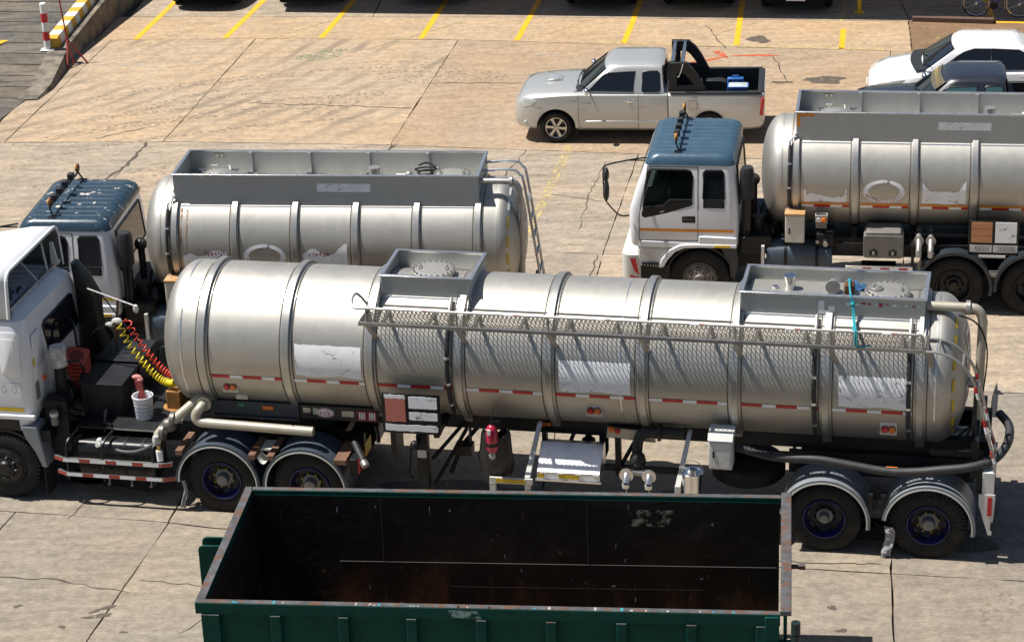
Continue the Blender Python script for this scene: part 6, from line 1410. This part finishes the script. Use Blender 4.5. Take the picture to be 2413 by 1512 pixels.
def gh_loop(uf, ur, hw, z, vc, r_=.10, bulge=.07, hwr=None):
    hwr = hwr or hw; pts = []
    for i in range(9):   # front edge, near to far
        t = -1 + 2 * i / 8; pts.append((uf - bulge * (1 - t * t) + bulge * .3 + (r_ * .5 if abs(t) > .99 else 0), vc + t * hw * (.96 if abs(t) > .99 else 1), z))
    for i in range(1, 5): t = i / 5; pts.append((lerp(uf, ur, t), vc + lerp(hw, hwr, t), z))
    for i in range(5):
        t = 1 - 2 * i / 4; pts.append((ur - (r_ * .5 if abs(t) > .9 else 0), vc + t * hwr, z))
    for i in range(1, 5): t = i / 5; pts.append((lerp(ur, uf, t), vc - lerp(hwr, hw, t), z))
    return pts
def make_car(T0, stations, gh, wheels, paint, vc, wkey, wins, glass, archr=.39, cut_to=None, half=.88, taillights=True, hlmat=CLEARL):
    """body shell lofted over stations, wheel arches cut out, cabin lofted from belt to roof, windows, lamps"""
    m = MB(); m.rings([section(*s, vc) for s in stations]); body = m.o('body', [paint, BLACKG], T0, smooth=35)
    cuts = []
    for u in wheels:
        for v0, v1 in ((vc - half - .3, vc - half + .36), (vc + half - .36, vc + half + .3)):
            if not (stations[0][0] < u < stations[-1][0]): continue
            k = MB(); k.cyl((u, 0, .335 if wkey == 'pick' else .305), archr, v0, v1, 'v', 36); co = k.o('cutter', [BLACKG, BLACKG]); co.parent = T0; cuts.append(co)
    if cuts: bpy.context.view_layer.update(); apply_cut(body, cuts)
    (b_uf, b_ur, b_hw, b_z), (t_uf, t_ur, t_hw, t_z), crown = gh
    lo = [gh_loop(lerp(b_uf, t_uf, t), lerp(b_ur, t_ur, t), lerp(b_hw, t_hw, t ** 1.15), lerp(b_z, t_z, t), vc) for t in (0, .33, .66, .9)] + [gh_loop(t_uf, t_ur, t_hw - .012, t_z, vc), gh_loop(t_uf + .06, t_ur - .05, t_hw - .06, lerp(t_z, crown, .55), vc), gh_loop(t_uf + .2, t_ur - .15, t_hw * .55, lerp(t_z, crown, .9), vc), gh_loop(t_uf + .4, t_ur - .35, t_hw * .15, crown, vc)]
    m = MB(); m.rings(lo); cabin = m.o('cabin', paint, T0, smooth=48)
    def side(z, s_=-1):
        t = (z - b_z) / (t_z - b_z); t = max(0, t); return vc + s_ * (lerp(b_hw, t_hw, t ** 1.15) + .006)
    for poly in wins:
        for s_ in (-1, 1):
            m = MB(); n = len(poly); zs = [p[1] for p in poly]
            # fan of horizontal slices keeps the pane on the curved side
            m.add([(a, side(z, s_), z) for a, z in poly], [tuple(range(n))]); w_ = m.o('side_window', glass, cabin, smooth=0)
            m = MB(); m.tube([(a, side(z, s_) - s_ * .004, z) for a, z in poly], .012, 5, closed=True); m.o('window_trim', BLACKG, w_)
    def front(a, b, du=.0):
        t = lerp(.06, .93, b); hw = lerp(b_hw, t_hw, t ** 1.15) * lerp(-.90, .90, a); f = hw / lerp(b_hw, t_hw, t); return (lerp(b_uf, t_uf, t) - .07 * (1 - f * f) + .021 - .012 + du, vc + hw, lerp(b_z, t_z, t))
    m = MB(); m.grid(front, 8, 6); m.o('windscreen', glass if glass is not GLASST else GLASS, cabin, smooth=60)
    m = MB(); m.grid(lambda a, b: (lerp(b_ur, t_ur, lerp(.15, .9, b)) + .008, vc + lerp(-.8, .8, a) * lerp(b_hw, t_hw, lerp(.15, .9, b)), lerp(b_z, t_z, lerp(.15, .9, b))), 4, 3); m.o('rear_window', GLASS, cabin)
    m = MB(); m.grid(lambda a, b: (lerp(b_uf - .16, b_uf + .06, b) - .10 * (1 - (2 * a - 1) ** 2), vc + lerp(-.92, .92, a) * b_hw, b_z + lerp(.008, .035, b) + .03 * (1 - (2 * a - 1) ** 2)), 10, 3); cw = m.o('cowl', MATTE, cabin, smooth=60)
    for v_ in (-.3, .28): w2 = MB(); w2.tube([front(lerp(0, 1, .5 + v_ * .9), .02, -.02), front(lerp(0, 1, .5 + v_ * .9 - .28), .22, -.02)], .01, 5); w2.o('wiper', BLACKG, cw)
    for u in wheels:
        car_wheel(T0, wkey, u, vc - half + .01); car_wheel(T0, wkey, u, vc + half - .01, True)
    m = MB(); m.box(wheels[0] - .1, wheels[-1] + .1, vc - .6, vc + .6, .22, .45); m.o('underbody', BLACK, T0)
    return body, cabin, side
def seams(T0, segs, v, w=.004):
    for s in segs: m = MB(); m.tube([(a, v, z) for a, z in s], w, 5); m.o('panel_gap', TBLACK, T0)
def pickup(fr, label, paint, glass, detail=True, group=None):
    T0 = thing('pickup_truck', label, 'pickup truck', (fr[0], fr[1], 0), fr[2], group)
    vc = .88
    st = [(-2.90, .46, .46, .66, .68), (-2.87, .60, .38, .76, .79), (-2.80, .72, .33, .87, .91), (-2.68, .80, .30, .955, 1.0), (-2.5, .85, .29, 1.0, 1.055), (-2.3, .875, .28, 1.02, 1.085), (-2.0, .88, .28, 1.04, 1.11), (-1.7, .88, .28, 1.055, 1.125), (-1.5, .88, .27, 1.06, 1.10), (-.6, .88, .27, 1.06, 1.08), (.2, .88, .27, 1.06, 1.08), (.265, .87, .28, 1.05, 1.07)]
    win = [[(-1.34, 1.105), (-.44, 1.085), (-.39, 1.47), (-.93, 1.45), (-1.05, 1.38)], [(-.25, 1.10), (-.22, 1.08), (.08, 1.08), (.115, 1.12), (.10, 1.43), (.06, 1.475), (-.21, 1.47), (-.24, 1.44)]]
    body, cabin, side = make_car(T0, st, ((-1.55, .24, .81, 1.05), (-.95, .19, .64, 1.56), 1.615), (-2.01, 1.10), paint, vc, 'pick', win, glass, .40)
    # bed
    m = MB(); m.rings([section(u, w, zb, 1.06, 1.061, vc) for u, w, zb in ((.285, .87, .30), (.31, .88, .29), (1.9, .88, .29), (2.12, .875, .31), (2.19, .85, .36), (2.215, .80, .42))]); bed = m.o('bed', [paint, MATTE], T0, smooth=35)
    cuts = []
    k = MB(); k.box(.36, 2.10, .10, 1.66, .60, 1.4); co = k.o('cutter', [MATTE, MATTE]); co.parent = T0; cuts.append(co)
    for v0, v1 in ((-.3, .09), (1.67, 2.1)): k = MB(); k.cyl((1.10, 0, .335), .40, v0, v1, 'v', 36); co = k.o('cutter', [BLACKG, BLACKG]); co.parent = T0; cuts.append(co)
    bpy.context.view_layer.update(); apply_cut(bed, cuts)
    m = MB(); m.box(.30, 2.15, .035, .125, 1.05, 1.085); m.box(.30, 2.15, 1.635, 1.725, 1.05, 1.085); m.box(2.08, 2.20, .125, 1.635, 1.05, 1.085); m.box(.30, .37, .125, 1.635, 1.04, 1.09); m.o('bed_rail_cap', MATTE, bed, bev=.015)
    for v0, v1 in ((.10, .33), (1.43, 1.66)): m = MB(); m.prism([(.70, .6), (1.5, .6), (1.42, .84), (1.3, .88), (.9, .88), (.78, .84)], v0, v1); m.o('wheel_tub', MATTE, bed, bev=.02)
    m = MB()
    for i in range(9): m.box(.4, 2.06, .36 + i * .125, .42 + i * .125, .60, .615)
    m.o('bed_liner', MATTE, bed)
    # lamps
    for s_ in (-1, 1):
        vs_ = lambda v: vc + s_ * (vc - v)
        body_patch(st, [(-2.80, .80), (-2.66, .76), (-2.50, .80), (-2.40, .88), (-2.42, .93), (-2.62, .945), (-2.74, .90)], vc, s_).o('headlight', CLEARL, body, smooth=50)
        m = MB(); m.prism([(2.10, .60), (2.19, .60), (2.215, .94), (2.20, .98), (2.16, .97)], vs_(.005), vs_(.10)); m.o('tail_light', RED, bed, bev=.01)
        m = MB(); m.box(2.19, 2.215, *sorted((vs_(.0), vs_(.06))), .66, .74); m.o('indicator', CLEARL, bed)
        m = MB(); m.ball((-1.36, vs_(-.09), 1.14), .06, .10, .075, 14); m.tube([(-1.34, vs_(-.02), 1.10), (-1.32, vs_(.07), 1.08)], .02, 6); m.o('door_mirror', CHROME, cabin)
        m = MB(); m.tube([(-.62, vs_(-.012), .915), (-.6, vs_(-.03), .92), (-.42, vs_(-.03), .92), (-.40, vs_(-.012), .915)], .013, 6); m.ball((-.51, vs_(.0), .90), .06, .012, .035, 10); m.o('door_handle', CHROME, body)
        m = MB(); m.prism([(-1.45, .44), (.24, .44), (.24, .49), (-1.38, .49)], vs_(-.012), vs_(.03)); m.o('side_moulding', paint, body, bev=.008)
        m = MB(); m.tube([(-2.74, vs_(.20), .45), (-2.60, vs_(.07), .44)], .045, 8); m.o('fog_lamp', CLEARL, body)
        m = MB(); m.box(-1.62, -1.58, *sorted((vs_(.02), vs_(.2))), .14, .42); m.o('mud_flap', RUBBER, body)
        seams(body, [[(-1.54, .36), (-1.55, .7), (-1.54, 1.02)], [(-1.54, .36), (-1.45, .32), (-.33, .32)], [(-.33, .32), (-.33, .8), (-.32, 1.05)]], vs_(-.0025))
        seams(body, [[(-2.45, .78), (-2.35, .755), (-2.28, .74)]], vs_(.004))
    m = MB(); m.add([(.68, -.0035, .74), (.86, -.0035, .74), (.86, -.0035, .91), (.68, -.0035, .91)], [(0, 1, 2, 3)]); fd = m.o('fuel_door', paint, bed); m = MB(); m.tube([(.68, -.003, .74), (.86, -.003, .74), (.86, -.003, .91), (.68, -.003, .91)], .0035, 5, closed=True); m.o('panel_gap', TBLACK, fd)
    m = MB(); m.grid(lambda a, b: (lerp(-2.90, -2.80, b) + .16 * (2 * a - 1) ** 2, lerp(.32, 1.44, a), lerp(.55, .80, b)), 8, 2); m.o('grille', BLACKG, body)
    if detail:
        m = MB(); m.rings([[(-2.28, .72, 1.07), (-2.28, 1.04, 1.07), (-2.28, 1.04, 1.085), (-2.28, .72, 1.085)], [(-2.22, .68, 1.07), (-2.22, 1.08, 1.07), (-2.22, 1.06, 1.135), (-2.22, .70, 1.135)], [(-1.98, .70, 1.08), (-1.98, 1.06, 1.08), (-1.98, 1.05, 1.16), (-1.98, .71, 1.16)], [(-1.90, .72, 1.08), (-1.90, 1.04, 1.08), (-1.90, 1.03, 1.11), (-1.90, .73, 1.11)]]); m.o('bonnet_scoop', paint, body, bev=.015, smooth=50)
        m = MB()
        for v in (.55, .72, .89, 1.06, 1.22): m.rings([[(u_, v - .02, z_), (u_, v, z_ + h_), (u_, v + .02, z_)] for u_, z_, h_ in ((-.45, 1.598, .002), (-.3, 1.603, .012), (.0, 1.597, .012), (.08, 1.588, .002))])
        m.o('roof_ribs', paint, cabin, smooth=50)
        for v in (.10, 1.60):
            m = MB(); O = [(.28, 1.085), (1.05, 1.085), (1.01, 1.17), (.90, 1.38), (.78, 1.56), (.66, 1.66), (.5, 1.69), (.28, 1.69)]; I = [(.46, 1.19), (.80, 1.19), (.79, 1.21), (.72, 1.31), (.66, 1.39), (.60, 1.44), (.55, 1.46), (.46, 1.46)]
            for i in range(8):
                j = (i + 1) % 8; m.prism([O[i], O[j], I[j], I[i]], v, v + .09)
            m.o('sport_bar_fin', MATTE, bed, bev=.012); m = MB(); m.box(.30, .66, v - .02, v + .09, 1.655, 1.69); m.o('fin_cap', MATTE, bed, bev=.015)
        for u in (.36, .56): m = MB(); m.tube([(u, .15, 1.645), (u, 1.62, 1.645)], .042, 10); m.o('sport_bar', CHROME, bed)
        m = MB(); m.tube(bez([(.58, .06, 1.67), (.55, .03, 1.55), (.5, .04, 1.42), (.47, .05, 1.4)], 5), .008, 5); m.o('tie_strap', EDGE, bed)
        m = MB(); glyphs(m, 'VIGO', .06, lambda i, n_: (lambda x, yv: (-1.46 + i * .05 + x, -.004, .86 + yv))); glyphs(m, 'D4D', .05, lambda i, n_: (lambda x, yv: (-1.68 + i * .04 + x, -.004, .90 + yv))); m.o('badge_lettering', BOXGREY, body)
    return T0
pickup((3.05, 46.91, -7.2), 'silver extended cab pickup with black sport bar and open bed', SILVER, GLASS)
gp = pickup((9.62, 45.1, -8.0), 'dark grey pickup with a gold windscreen banner beside the white sedan', GREYCAR, GLASST, detail=False)
m = MB(); m.grid(lambda a, b: (lerp(-1.20, -1.0, b) - .06 * (1 - (2 * a - 1) ** 2) - .004, .88 + lerp(-.6, .6, a), lerp(1.375, 1.525, b)), 10, 2); sn = m.o('windscreen_banner', mk('banner_film', (.10, .09, .06), .5), gp)
m = MB(); q = random.Random(6)
for i in range(15): v = .34 + i * .073; m.add([(-1.10 - .05 * (1 - ((v - .88) / .6) ** 2) + .13 * (z - 1.45) / .15 - .02, v + dv, z) for dv, z in ((0, 1.40), (.03, 1.40 + q.uniform(0, .02)), (.045, 1.50), (.012, 1.50))], [(0, 1, 2, 3)])
m.o('banner_lettering', mk('gold_print', (.50, .36, .14), .5, .3), sn)
wt = MB(); wt.ball((0, 0, 0), .75, .55, .32, 18); wto = wt.o('white_cover', PAIL, smooth=60, loc=(11.15, 45.75, .98)); tag(wto, 'rounded white cover heaped in the bed of the dark grey pickup', 'cover')
PF = (3.05, 46.91, -7.2)
pb = thing('plastic_box', 'blue plastic box with milky lid in the silver pickup bed', 'box', W(PF, 1.66, 1.12, .617), PF[2])
m = MB(); m.rings([[(a, b, z) for a, b in rr2(-.19 - k, .19 + k, -.13 - k, .13 + k, .03)] for z, k in ((0, -.015), (.24, 0))]); m.o('box_body', BLUEBOX, pb); m = MB(); m.rings([[(a, b, z) for a, b in rr2(-.2 - k, .2 + k, -.14 - k, .14 + k, .03)] for z, k in ((.24, 0), (.26, .0), (.28, -.02))]); m.o('lid', mk('milky_lid', (.50, .56, .58), .4, 0, .12, 12, col2=(.3, .3, .27), c2s=9), pb); m = MB(); m.tube([(a, b, .262) for a, b in rr2(-.205, .205, -.145, .145, .03)], .012, 6, closed=True); m.o('lid_rim', BLUEBOX, pb)
dc = thing('tool_case', 'blue tool case standing behind the plastic box in the pickup bed', 'case', W(PF, 1.60, 1.42, .617), PF[2])
m = MB(); m.box(-.17, .17, -.06, .06, 0, .33); m.o('case_shell', BLUEBOX, dc, bev=.02); m = MB(); m.tube([(-.06, 0, .33), (-.06, 0, .37), (.06, 0, .37), (.06, 0, .33)], .014, 6); m.o('handle', BLUEBOX, dc)
for s_ in (-.11, .11): m = MB(); m.box(s_ - .02, s_ + .02, -.066, -.06, .24, .30); m.o('latch', BLACKG, dc)
# sedan, nose at u = 0
def sedan(fr, label, paint, group=None, glass=GLASS):
    T0 = thing('parked_car' if group else 'white_sedan', label, 'car', (fr[0], fr[1], 0), fr[2], group)
    st = [(0, .46, .40, .56, .60), (.05, .60, .33, .62, .67), (.16, .73, .27, .68, .75), (.40, .81, .24, .75, .85), (.8, .845, .23, .81, .93), (1.15, .85, .23, .87, .97), (1.4, .85, .23, .90, .96), (3.5, .85, .24, .96, 1.0), (3.9, .83, .27, .97, 1.03), (4.2, .78, .32, .93, .99), (4.36, .66, .40, .84, .88), (4.40, .58, .46, .78, .80)]
    win = [[(1.42, .96), (2.485, .97), (2.48, 1.375), (2.15, 1.372), (1.92, 1.31), (1.65, 1.12)], [(2.505, .97), (3.325, .985), (3.275, 1.25), (3.05, 1.355), (2.50, 1.376)], [(3.345, .99), (3.66, 1.0), (3.48, 1.12), (3.295, 1.24)]]
    body, cabin, side = make_car(T0, st, ((1.12, 3.95, .78, .92), (1.80, 3.12, .61, 1.40), 1.465), (.80, 3.40), paint, 0, 'sedan', win, glass, .36, half=.85)
    for s_ in (-1, 1):
        body_patch(st, [(.09, .55), (.20, .50), (.42, .56), (.78, .755), (.60, .735), (.30, .665), (.14, .625)], 0, s_).o('headlight', CLEARL, body, smooth=50)
        m = MB(); m.ball((1.50, s_ * .93, .98), .07, .10, .065, 12); m.o('door_mirror', paint, body); m = MB(); m.tube([(2.30, s_ * .853, .80), (2.32, s_ * .875, .81), (2.48, s_ * .875, .81), (2.50, s_ * .853, .80)], .014, 6); m.o('door_handle', CHROME if not group else paint, body); m = MB(); m.tube([(3.10, s_ * .853, .83), (3.12, s_ * .875, .84), (3.28, s_ * .875, .84), (3.30, s_ * .853, .83)], .014, 6); m.o('door_handle', CHROME if not group else paint, body)
        m = MB(); m.prism([(4.1, .66), (4.36, .70), (4.36, .84), (4.08, .88)], s_ * .60, s_ * .79); m.o('tail_light', RED, body, bev=.02)
        seams(body, [[(1.35, .40), (1.36, .7), (1.42, .90)], [(2.48, .34), (2.48, .7), (2.49, .95)], [(1.35, .40), (1.45, .33), (2.48, .33), (3.1, .33)], [(3.1, .33), (3.05, .6), (3.25, .75), (3.33, .95)]], s_ * .8525, .0035)
    m = MB(); m.tube([(.76, -.78, .845), (.45, -.70, .80), (.2, -.45, .745), (.12, 0, .72), (.2, .45, .745), (.45, .70, .80), (.76, .78, .845)], .004, 5); m.o('bonnet_gap', BOXGREY, body)
    m = MB(); m.grid(lambda a, b: (.0 + .17 * (2 * a - 1) ** 2 - .012, lerp(-.5, .5, a), lerp(.42, .58, b)), 8, 2); m.o('grille', BLACKG, body)
    m = MB(); m.box(-.035, -.02, -.22, .22, .36, .47); m.o('number_plate', TWHITE, body)
    return T0
sedan((7.70, 49.02, -9.3), 'white sedan with dark windows beside the dark grey pickup', CARWHITE)
def copy_tree(o, parent=None):
    c_ = o.copy(); COL.objects.link(c_); c_.parent = parent
    for ch in list(o.children): copy_tree(ch, c_)
    return c_
spots = [(-7.35, 57.9, 'dark parked car with its own round shadow, leftmost in the bays', DARKCAR), (-4.75, 57.75, 'dark parked car second from the left in the bays', DARKCAR), (-1.65, 57.45, 'dark parked car third from the left in the bays', DARKCAR), (2.35, 56.45, 'dark parked car left of the white parked car', DARKCAR), (4.68, 56.12, 'white parked car under the carport', CARWHITE), (6.97, 55.55, 'dark parked car right of the white parked car', DARKCAR)]
first = {}
for x, y_, lab, pm in spots:
    if pm not in first: first[pm] = sedan((x, y_, 80), lab, pm, 'cars parked in the bays'); t = first[pm]
    else: t = copy_tree(first[pm]); t['label'] = lab
    t.location = (x, y_, 0); t.rotation_euler = (0, 0, rad(80))
# bicycle
bc = thing('bicycle', 'blue bicycle with white mudguards on its kickstand', 'bicycle', (11.1, 54.86, 0), -12)
L_ = .98; r_ = .32
for u in (0, L_):
    m = MB(); m.lathe([(r_ - .02, -.02), (r_, -.012), (r_, .012), (r_ - .02, .02)], (u, 0, r_), 'v', 36, close=True); wv = m.o('wheel', RUBBER, bc); m = MB(); m.lathe([(r_ - .035, -.012), (r_ - .02, -.012), (r_ - .02, .012), (r_ - .035, .012)], (u, 0, r_), 'v', 36, close=True); m.cyl((u, 0, r_), .025, -.04, .04, 'v', 10)
    for i in range(14): a = 2 * math.pi * i / 14; m.tube([(u, 0, r_), (u + (r_ - .03) * math.cos(a), 0, r_ + (r_ - .03) * math.sin(a))], .0025, 4)
    m.o('rim', CHROME, wv)
    m = MB(); m.prism(band(u, r_, r_ + .012, r_ + .02, (75 if u else 20), (200 if u else 190), 16), -.03, .03); m.o('mudguard', POSTW, bc)
m = MB(); m.tube([(0, .03, r_), (.40, .03, .28)], .012, 6); m.tube([(0, .03, r_), (.30, 0, .78)], .012, 6); m.tube([(.40, 0, .28), (.28, 0, .86)], .016, 8); m.tube([(.40, 0, .28), (.80, 0, .72)], .016, 8); m.tube([(.30, 0, .6), (.80, 0, .80)], .016, 8); m.tube([(.77, 0, .95), (.84, 0, .68), (L_, 0, r_)], .014, 8); m.o('frame', BIKEB, bc)
m = MB(); m.cyl((.40, 0, .28), .09, -.05, -.04, 'v', 20); m.tube([(.40, -.06, .28), (.54, -.08, .24)], .01, 6); m.box(.50, .60, -.16, -.08, .225, .245); m.o('crank', BLACKG, bc); m = MB(); m.tube([(.1, -.03, .28), (.18, -.22, .01)], .009, 6); m.o('kickstand', GALV, bc)
m = MB(); m.ball((.26, 0, .90), .13, .08, .04, 10); m.o('saddle', BLACKG, bc); m = MB(); m.tube([(.68, -.26, .98), (.78, -.15, 1.0), (.78, .15, 1.0), (.68, .26, .98)], .012, 6); m.o('handlebar', CHROME, bc); m = MB(); m.box(-.2, .22, -.06, .06, .70, .715); m.o('rear_rack', BLACKG, bc)
# ---------------------------------------------------------------- skip container in front
def bin_():
    T0 = thing('skip_container', 'open dark green steel skip with black rusty inside in the foreground', 'container', (-3.87, 25.44, 0), -6.9)
    Lu, Lv, Z = 7.0, 2.95, 2.05
    zb = .18
    # walls: green outside, black inside
    def wall(name, a0, a1, b0, b1, z0=zb, z1=Z - .06):
        m = MB(); m.box(a0, a1, b0, b1, z0, z1); return m
    for nm, a in (('front_wall', (.06, Lu - .12, .05, .075)), ('back_wall', (.06, Lu - .12, Lv - .075, Lv - .05)), ('end_wall', (.05, .075, .05, Lv - .05))):
        m = wall(nm, *a); o = m.o(nm, [GREEN, BININ], T0)
        cx = Vector((Lu / 2, Lv / 2, 1)); 
        for p in o.data.polygons:
            n = p.normal; c_ = p.center
            if abs(n.z) < .5 and (cx - c_).dot(n) > 0 and abs((cx - c_).dot(n)) > .6: p.material_index = 1
    # plate seams inside the back wall
    m = MB(); m.tube([(1.15, Lv - .077, 1.03), (Lu - .15, Lv - .077, 1.05)], .0045, 5); m.o('plate_seam', mk('bare_seam', (.10, .095, .09), .7, .2), T0)
    for u in (1.74, 4.42): m = MB(); m.tube([(u, Lv - .077, .3), (u, Lv - .077, Z - .1)], .0035, 5); m.o('plate_seam', mk('dark_seam', (.03, .026, .023), .8, 0), T0)
    m = MB(); m.tube([(2.6, Lv - .077, .68), (5.9, Lv - .077, .70)], .003, 5); m.o('plate_seam', mk('dark_seam', (.03, .026, .023), .8, 0), T0)
    # flat paint scrapes on the inside
    q = random.Random(21)
    for i in range(46):
        u = q.uniform(.5, 6.7); z = q.uniform(.35, 1.9); a, b = q.uniform(.008, .04), q.uniform(.006, .035); 
        if q.random() < .6: a, b = b * .3, a * 2.2
        pts = []
        for k in range(9): t = 2 * math.pi * k / 9; r_ = q.uniform(.5, 1.2); pts.append((u + a * r_ * math.cos(t), Lv - .0775, z + b * r_ * math.sin(t)))
        m = MB(); m.add(pts, [tuple(range(9))]); m.o('paint_scrape', [mk('pale_scrape', (.36, .35, .33), .7), mk('rust_scrape', (.16, .065, .02), .8), mk('blue_scrape', (.16, .2, .34), .7)][0 if q.random() < .45 else (1 if q.random() < .85 else 2)], T0, smooth=0)
    m = MB(); m.grid(lambda a, b: (4.9 + .55 * a + .1 * b, Lv - .0774, 1.62 + .24 * b), 1, 1); m.o('scraped_patch', mk_worn_paint('scraped_metal', (.42, .38, .26), .56), T0)
    m = MB(); m.box(.075, Lu - .12, .075, Lv - .075, zb, zb + .02); m.o('floor', BININ, T0)
    # rim channel
    def rim(a, lab): m = MB(); m.box(*a, Z - .15, Z); return m.o('top_rail', [GREEN], T0, bev=.008)
    for a in ((-.05, Lu - .1, -.02, .07), (.04, Lu - .1, Lv - .07, Lv + .02), (-.05, .06, .071, Lv + .02)):
        r_ = rim(a, ''); m = MB(); m.box(a[0] + .004, a[1] - .004, a[2] + .004, a[3] - .004, Z - .002, Z + .006); m.o('worn_rail_top', BINRIM, r_)
    m = MB(); q = random.Random(5)
    for i in range(34):
        u = q.uniform(.2, 6.6); w_ = q.uniform(.008, .035); m.box(u, u + w_, -.012, .03 + q.uniform(-.02, .03), Z + .006, Z + .0075, q.choice([0, 0, 1, 2]))
    o = m.o('paint_splashes', [mk('pale_scrape', (.22, .21, .20), .7), mk('cyan_splash', (.03, .25, .32), .6), RUST], T0); o['kind'] = 'stuff'
    # outer ribs
    for u in (.02, .86, 1.68, 2.50, 3.33, 4.16, 4.99, 5.81, 6.62):
        m = MB(); w_ = .12 if u > .1 else .22; m.prism([(-.045, zb), (.05, zb), (.05, Z - .15), (-.045, Z - .155)], u, u + w_, 'u'); rb = m.o('side_rib', GREEN, T0, bev=.006); m = MB(); m.box(u + .002, u + w_ - .002, -.047, -.03, Z - .158, Z - .150); m.o('rib_edge', BINRIM, rb)
    for u in (.86, 2.5, 4.16, 5.81): m = MB(); m.prism([(Lv - .05, zb), (Lv + .045, zb), (Lv + .045, Z - .155), (Lv - .05, Z - .15)], u, u + .12, 'u'); m.o('side_rib', GREEN, T0, bev=.006)
    m = MB(); m.add([(3.05, -.024, 1.93), (3.40, -.024, 1.91), (3.36, -.024, 2.02), (3.0, -.024, 2.03)], [(0, 1, 2, 3)]); m.o('pale_scuff', mk_worn_paint('scuff_paint', (.22, .34, .33), .5), T0)
    # tail gate, hinge post
    m = MB(); m.box(Lu - .06, Lu - .02, .03, Lv - .02, zb, Z - .02); tg = m.o('tail_gate', [GREEN, BININ], T0); m = MB(); m.box(Lu - .10, Lu + .03, -.01, Lv + .01, Z - .02, Z + .05); m.o('gate_rail', BINRIM, tg, bev=.01)
    m = MB(); m.grid(lambda a, b: (Lu - .0625, .3 + 2.2 * a, 1.75 + .22 * b), 1, 1); m.o('yellow_scrape', mk_worn_paint('yellow_scrape', (.35, .30, .02), .5), tg)
    m = MB(); m.box(Lu - .28, Lu - .11, -.05, .05, 1.7, Z - .02); m.box(Lu - .28, Lu + .05, -.07, .03, zb, 1.70); m.o('corner_plate', GREEN, T0, bev=.01); m = MB(); m.cyl((Lu + .08, -.04, 0), .055, .3, 1.80, n=14); m.cyl((Lu + .08, -.04, 0), .055, 1.82, Z - .08, n=14); m.o('hinge_post', mk('dark_green_steel', (.012, .03, .026), .5, .3), T0)
    m = MB(); m.cyl((Lu + .03, 1.4, 1.9), .03, 0, .14, 'u', 10); m.box(Lu + .12, Lu + .2, 1.36, 1.44, 1.88, 1.93); m.o('gate_bolt', BINRIM, T0)
    # hook plates on the left end
    for v in (1.50, 1.72):
        m = MB(); m.prism([(-.36, 1.0), (.05, 1.0), (.05, 1.98), (-.30, 1.98), (-.345, 1.96), (-.36, 1.92)], v, v + .03); m.o('hook_plate', GREEN, T0, bev=.006)
    m = MB(); m.cyl((-.22, 0, 1.5), .04, 1.5, 1.75, 'v', 12); m.o('hook_bar', BINRIM, T0)
    # skids and rollers
    for v in (.6, 2.2): m = MB(); m.box(.1, Lu - .1, v, v + .12, 0, zb); m.o('skid', BLACK, T0)
    return T0
bin_()
# ---------------------------------------------------------------- every separate piece becomes a part of its own; print stays one part
def split_pieces():
    import numpy as np
    bpy.context.view_layer.update()
    for ob in list(COL.objects):
        if ob.type != 'MESH' or ob.get('kind') or ob.data.users > 1: continue
        me = ob.data; nv = len(me.vertices)
        if nv < 4 or nv > 60000: continue
        par = list(range(nv))
        def find(x):
            while par[x] != x: par[x] = par[par[x]]; x = par[x]
            return x
        for e in me.edges:
            a, b = find(e.vertices[0]), find(e.vertices[1])
            if a != b: par[a] = b
        root = [find(i) for i in range(nv)]; ids = sorted(set(root)); k = len(ids)
        if k < 2: continue
        if any(w in ob.name for w in ('print', 'lettering', 'number', 'gear', 'cone_body')) or k > 400:
            if ob.parent and ('print' in ob.name or 'lettering' in ob.name or 'gear' in ob.name or k > 400): ob['kind'] = 'stuff'
            continue
        ix = {r_: i for i, r_ in enumerate(ids)}; isl = np.array([ix[r_] for r_ in root])
        co = np.empty(nv * 3); me.vertices.foreach_get('co', co); co = co.reshape(nv, 3)
        lo = np.full((k, 3), 1e9); hi = np.full((k, 3), -1e9); np.minimum.at(lo, isl, co); np.maximum.at(hi, isl, co)
        size = (hi - lo).max(axis=1); gap = np.maximum(0, np.maximum(lo[:, None] - hi[None], lo[None] - hi[:, None]))
        near = np.sqrt((gap ** 2).sum(axis=2)) <= np.maximum(.02, .5 * np.maximum(size[:, None], size[None]))
        g_ = list(range(k))
        def f2(x):
            while g_[x] != x: g_[x] = g_[g_[x]]; x = g_[x]
            return x
        for a, b in zip(*np.nonzero(np.triu(near, 1))):
            a, b = f2(a), f2(b)
            if a != b: g_[a] = b
        grp = np.array([f2(i) for i in range(k)]); gs = sorted(set(grp))
        plural = ob.name.split('.')[0].endswith('s') and not ob.name.split('.')[0].endswith('ss')
        if len(gs) < 2 and not (plural and k < 60): continue
        if plural: grp = np.arange(k); gs = list(range(k))
        if not ob.parent: continue
        vg = grp[isl]; base = ob.name.split('.')[0]
        if plural: base = base[:-1]
        for j, gid in enumerate(gs):
            bm = bmesh.new(); bm.from_mesh(me); bm.verts.ensure_lookup_table()
            bmesh.ops.delete(bm, geom=[v for v in bm.verts if vg[v.index] != gid], context='VERTS')
            nm = bpy.data.meshes.new(base); bm.to_mesh(nm); bm.free()
            for mt in me.materials: nm.materials.append(mt)
            c_ = ob.copy(); c_.data = nm; COL.objects.link(c_); c_.parent = ob.parent; c_.name = base
            if j == 0:
                for ch in list(ob.children): ch.parent = c_
        bpy.data.objects.remove(ob, do_unlink=True)
split_pieces()
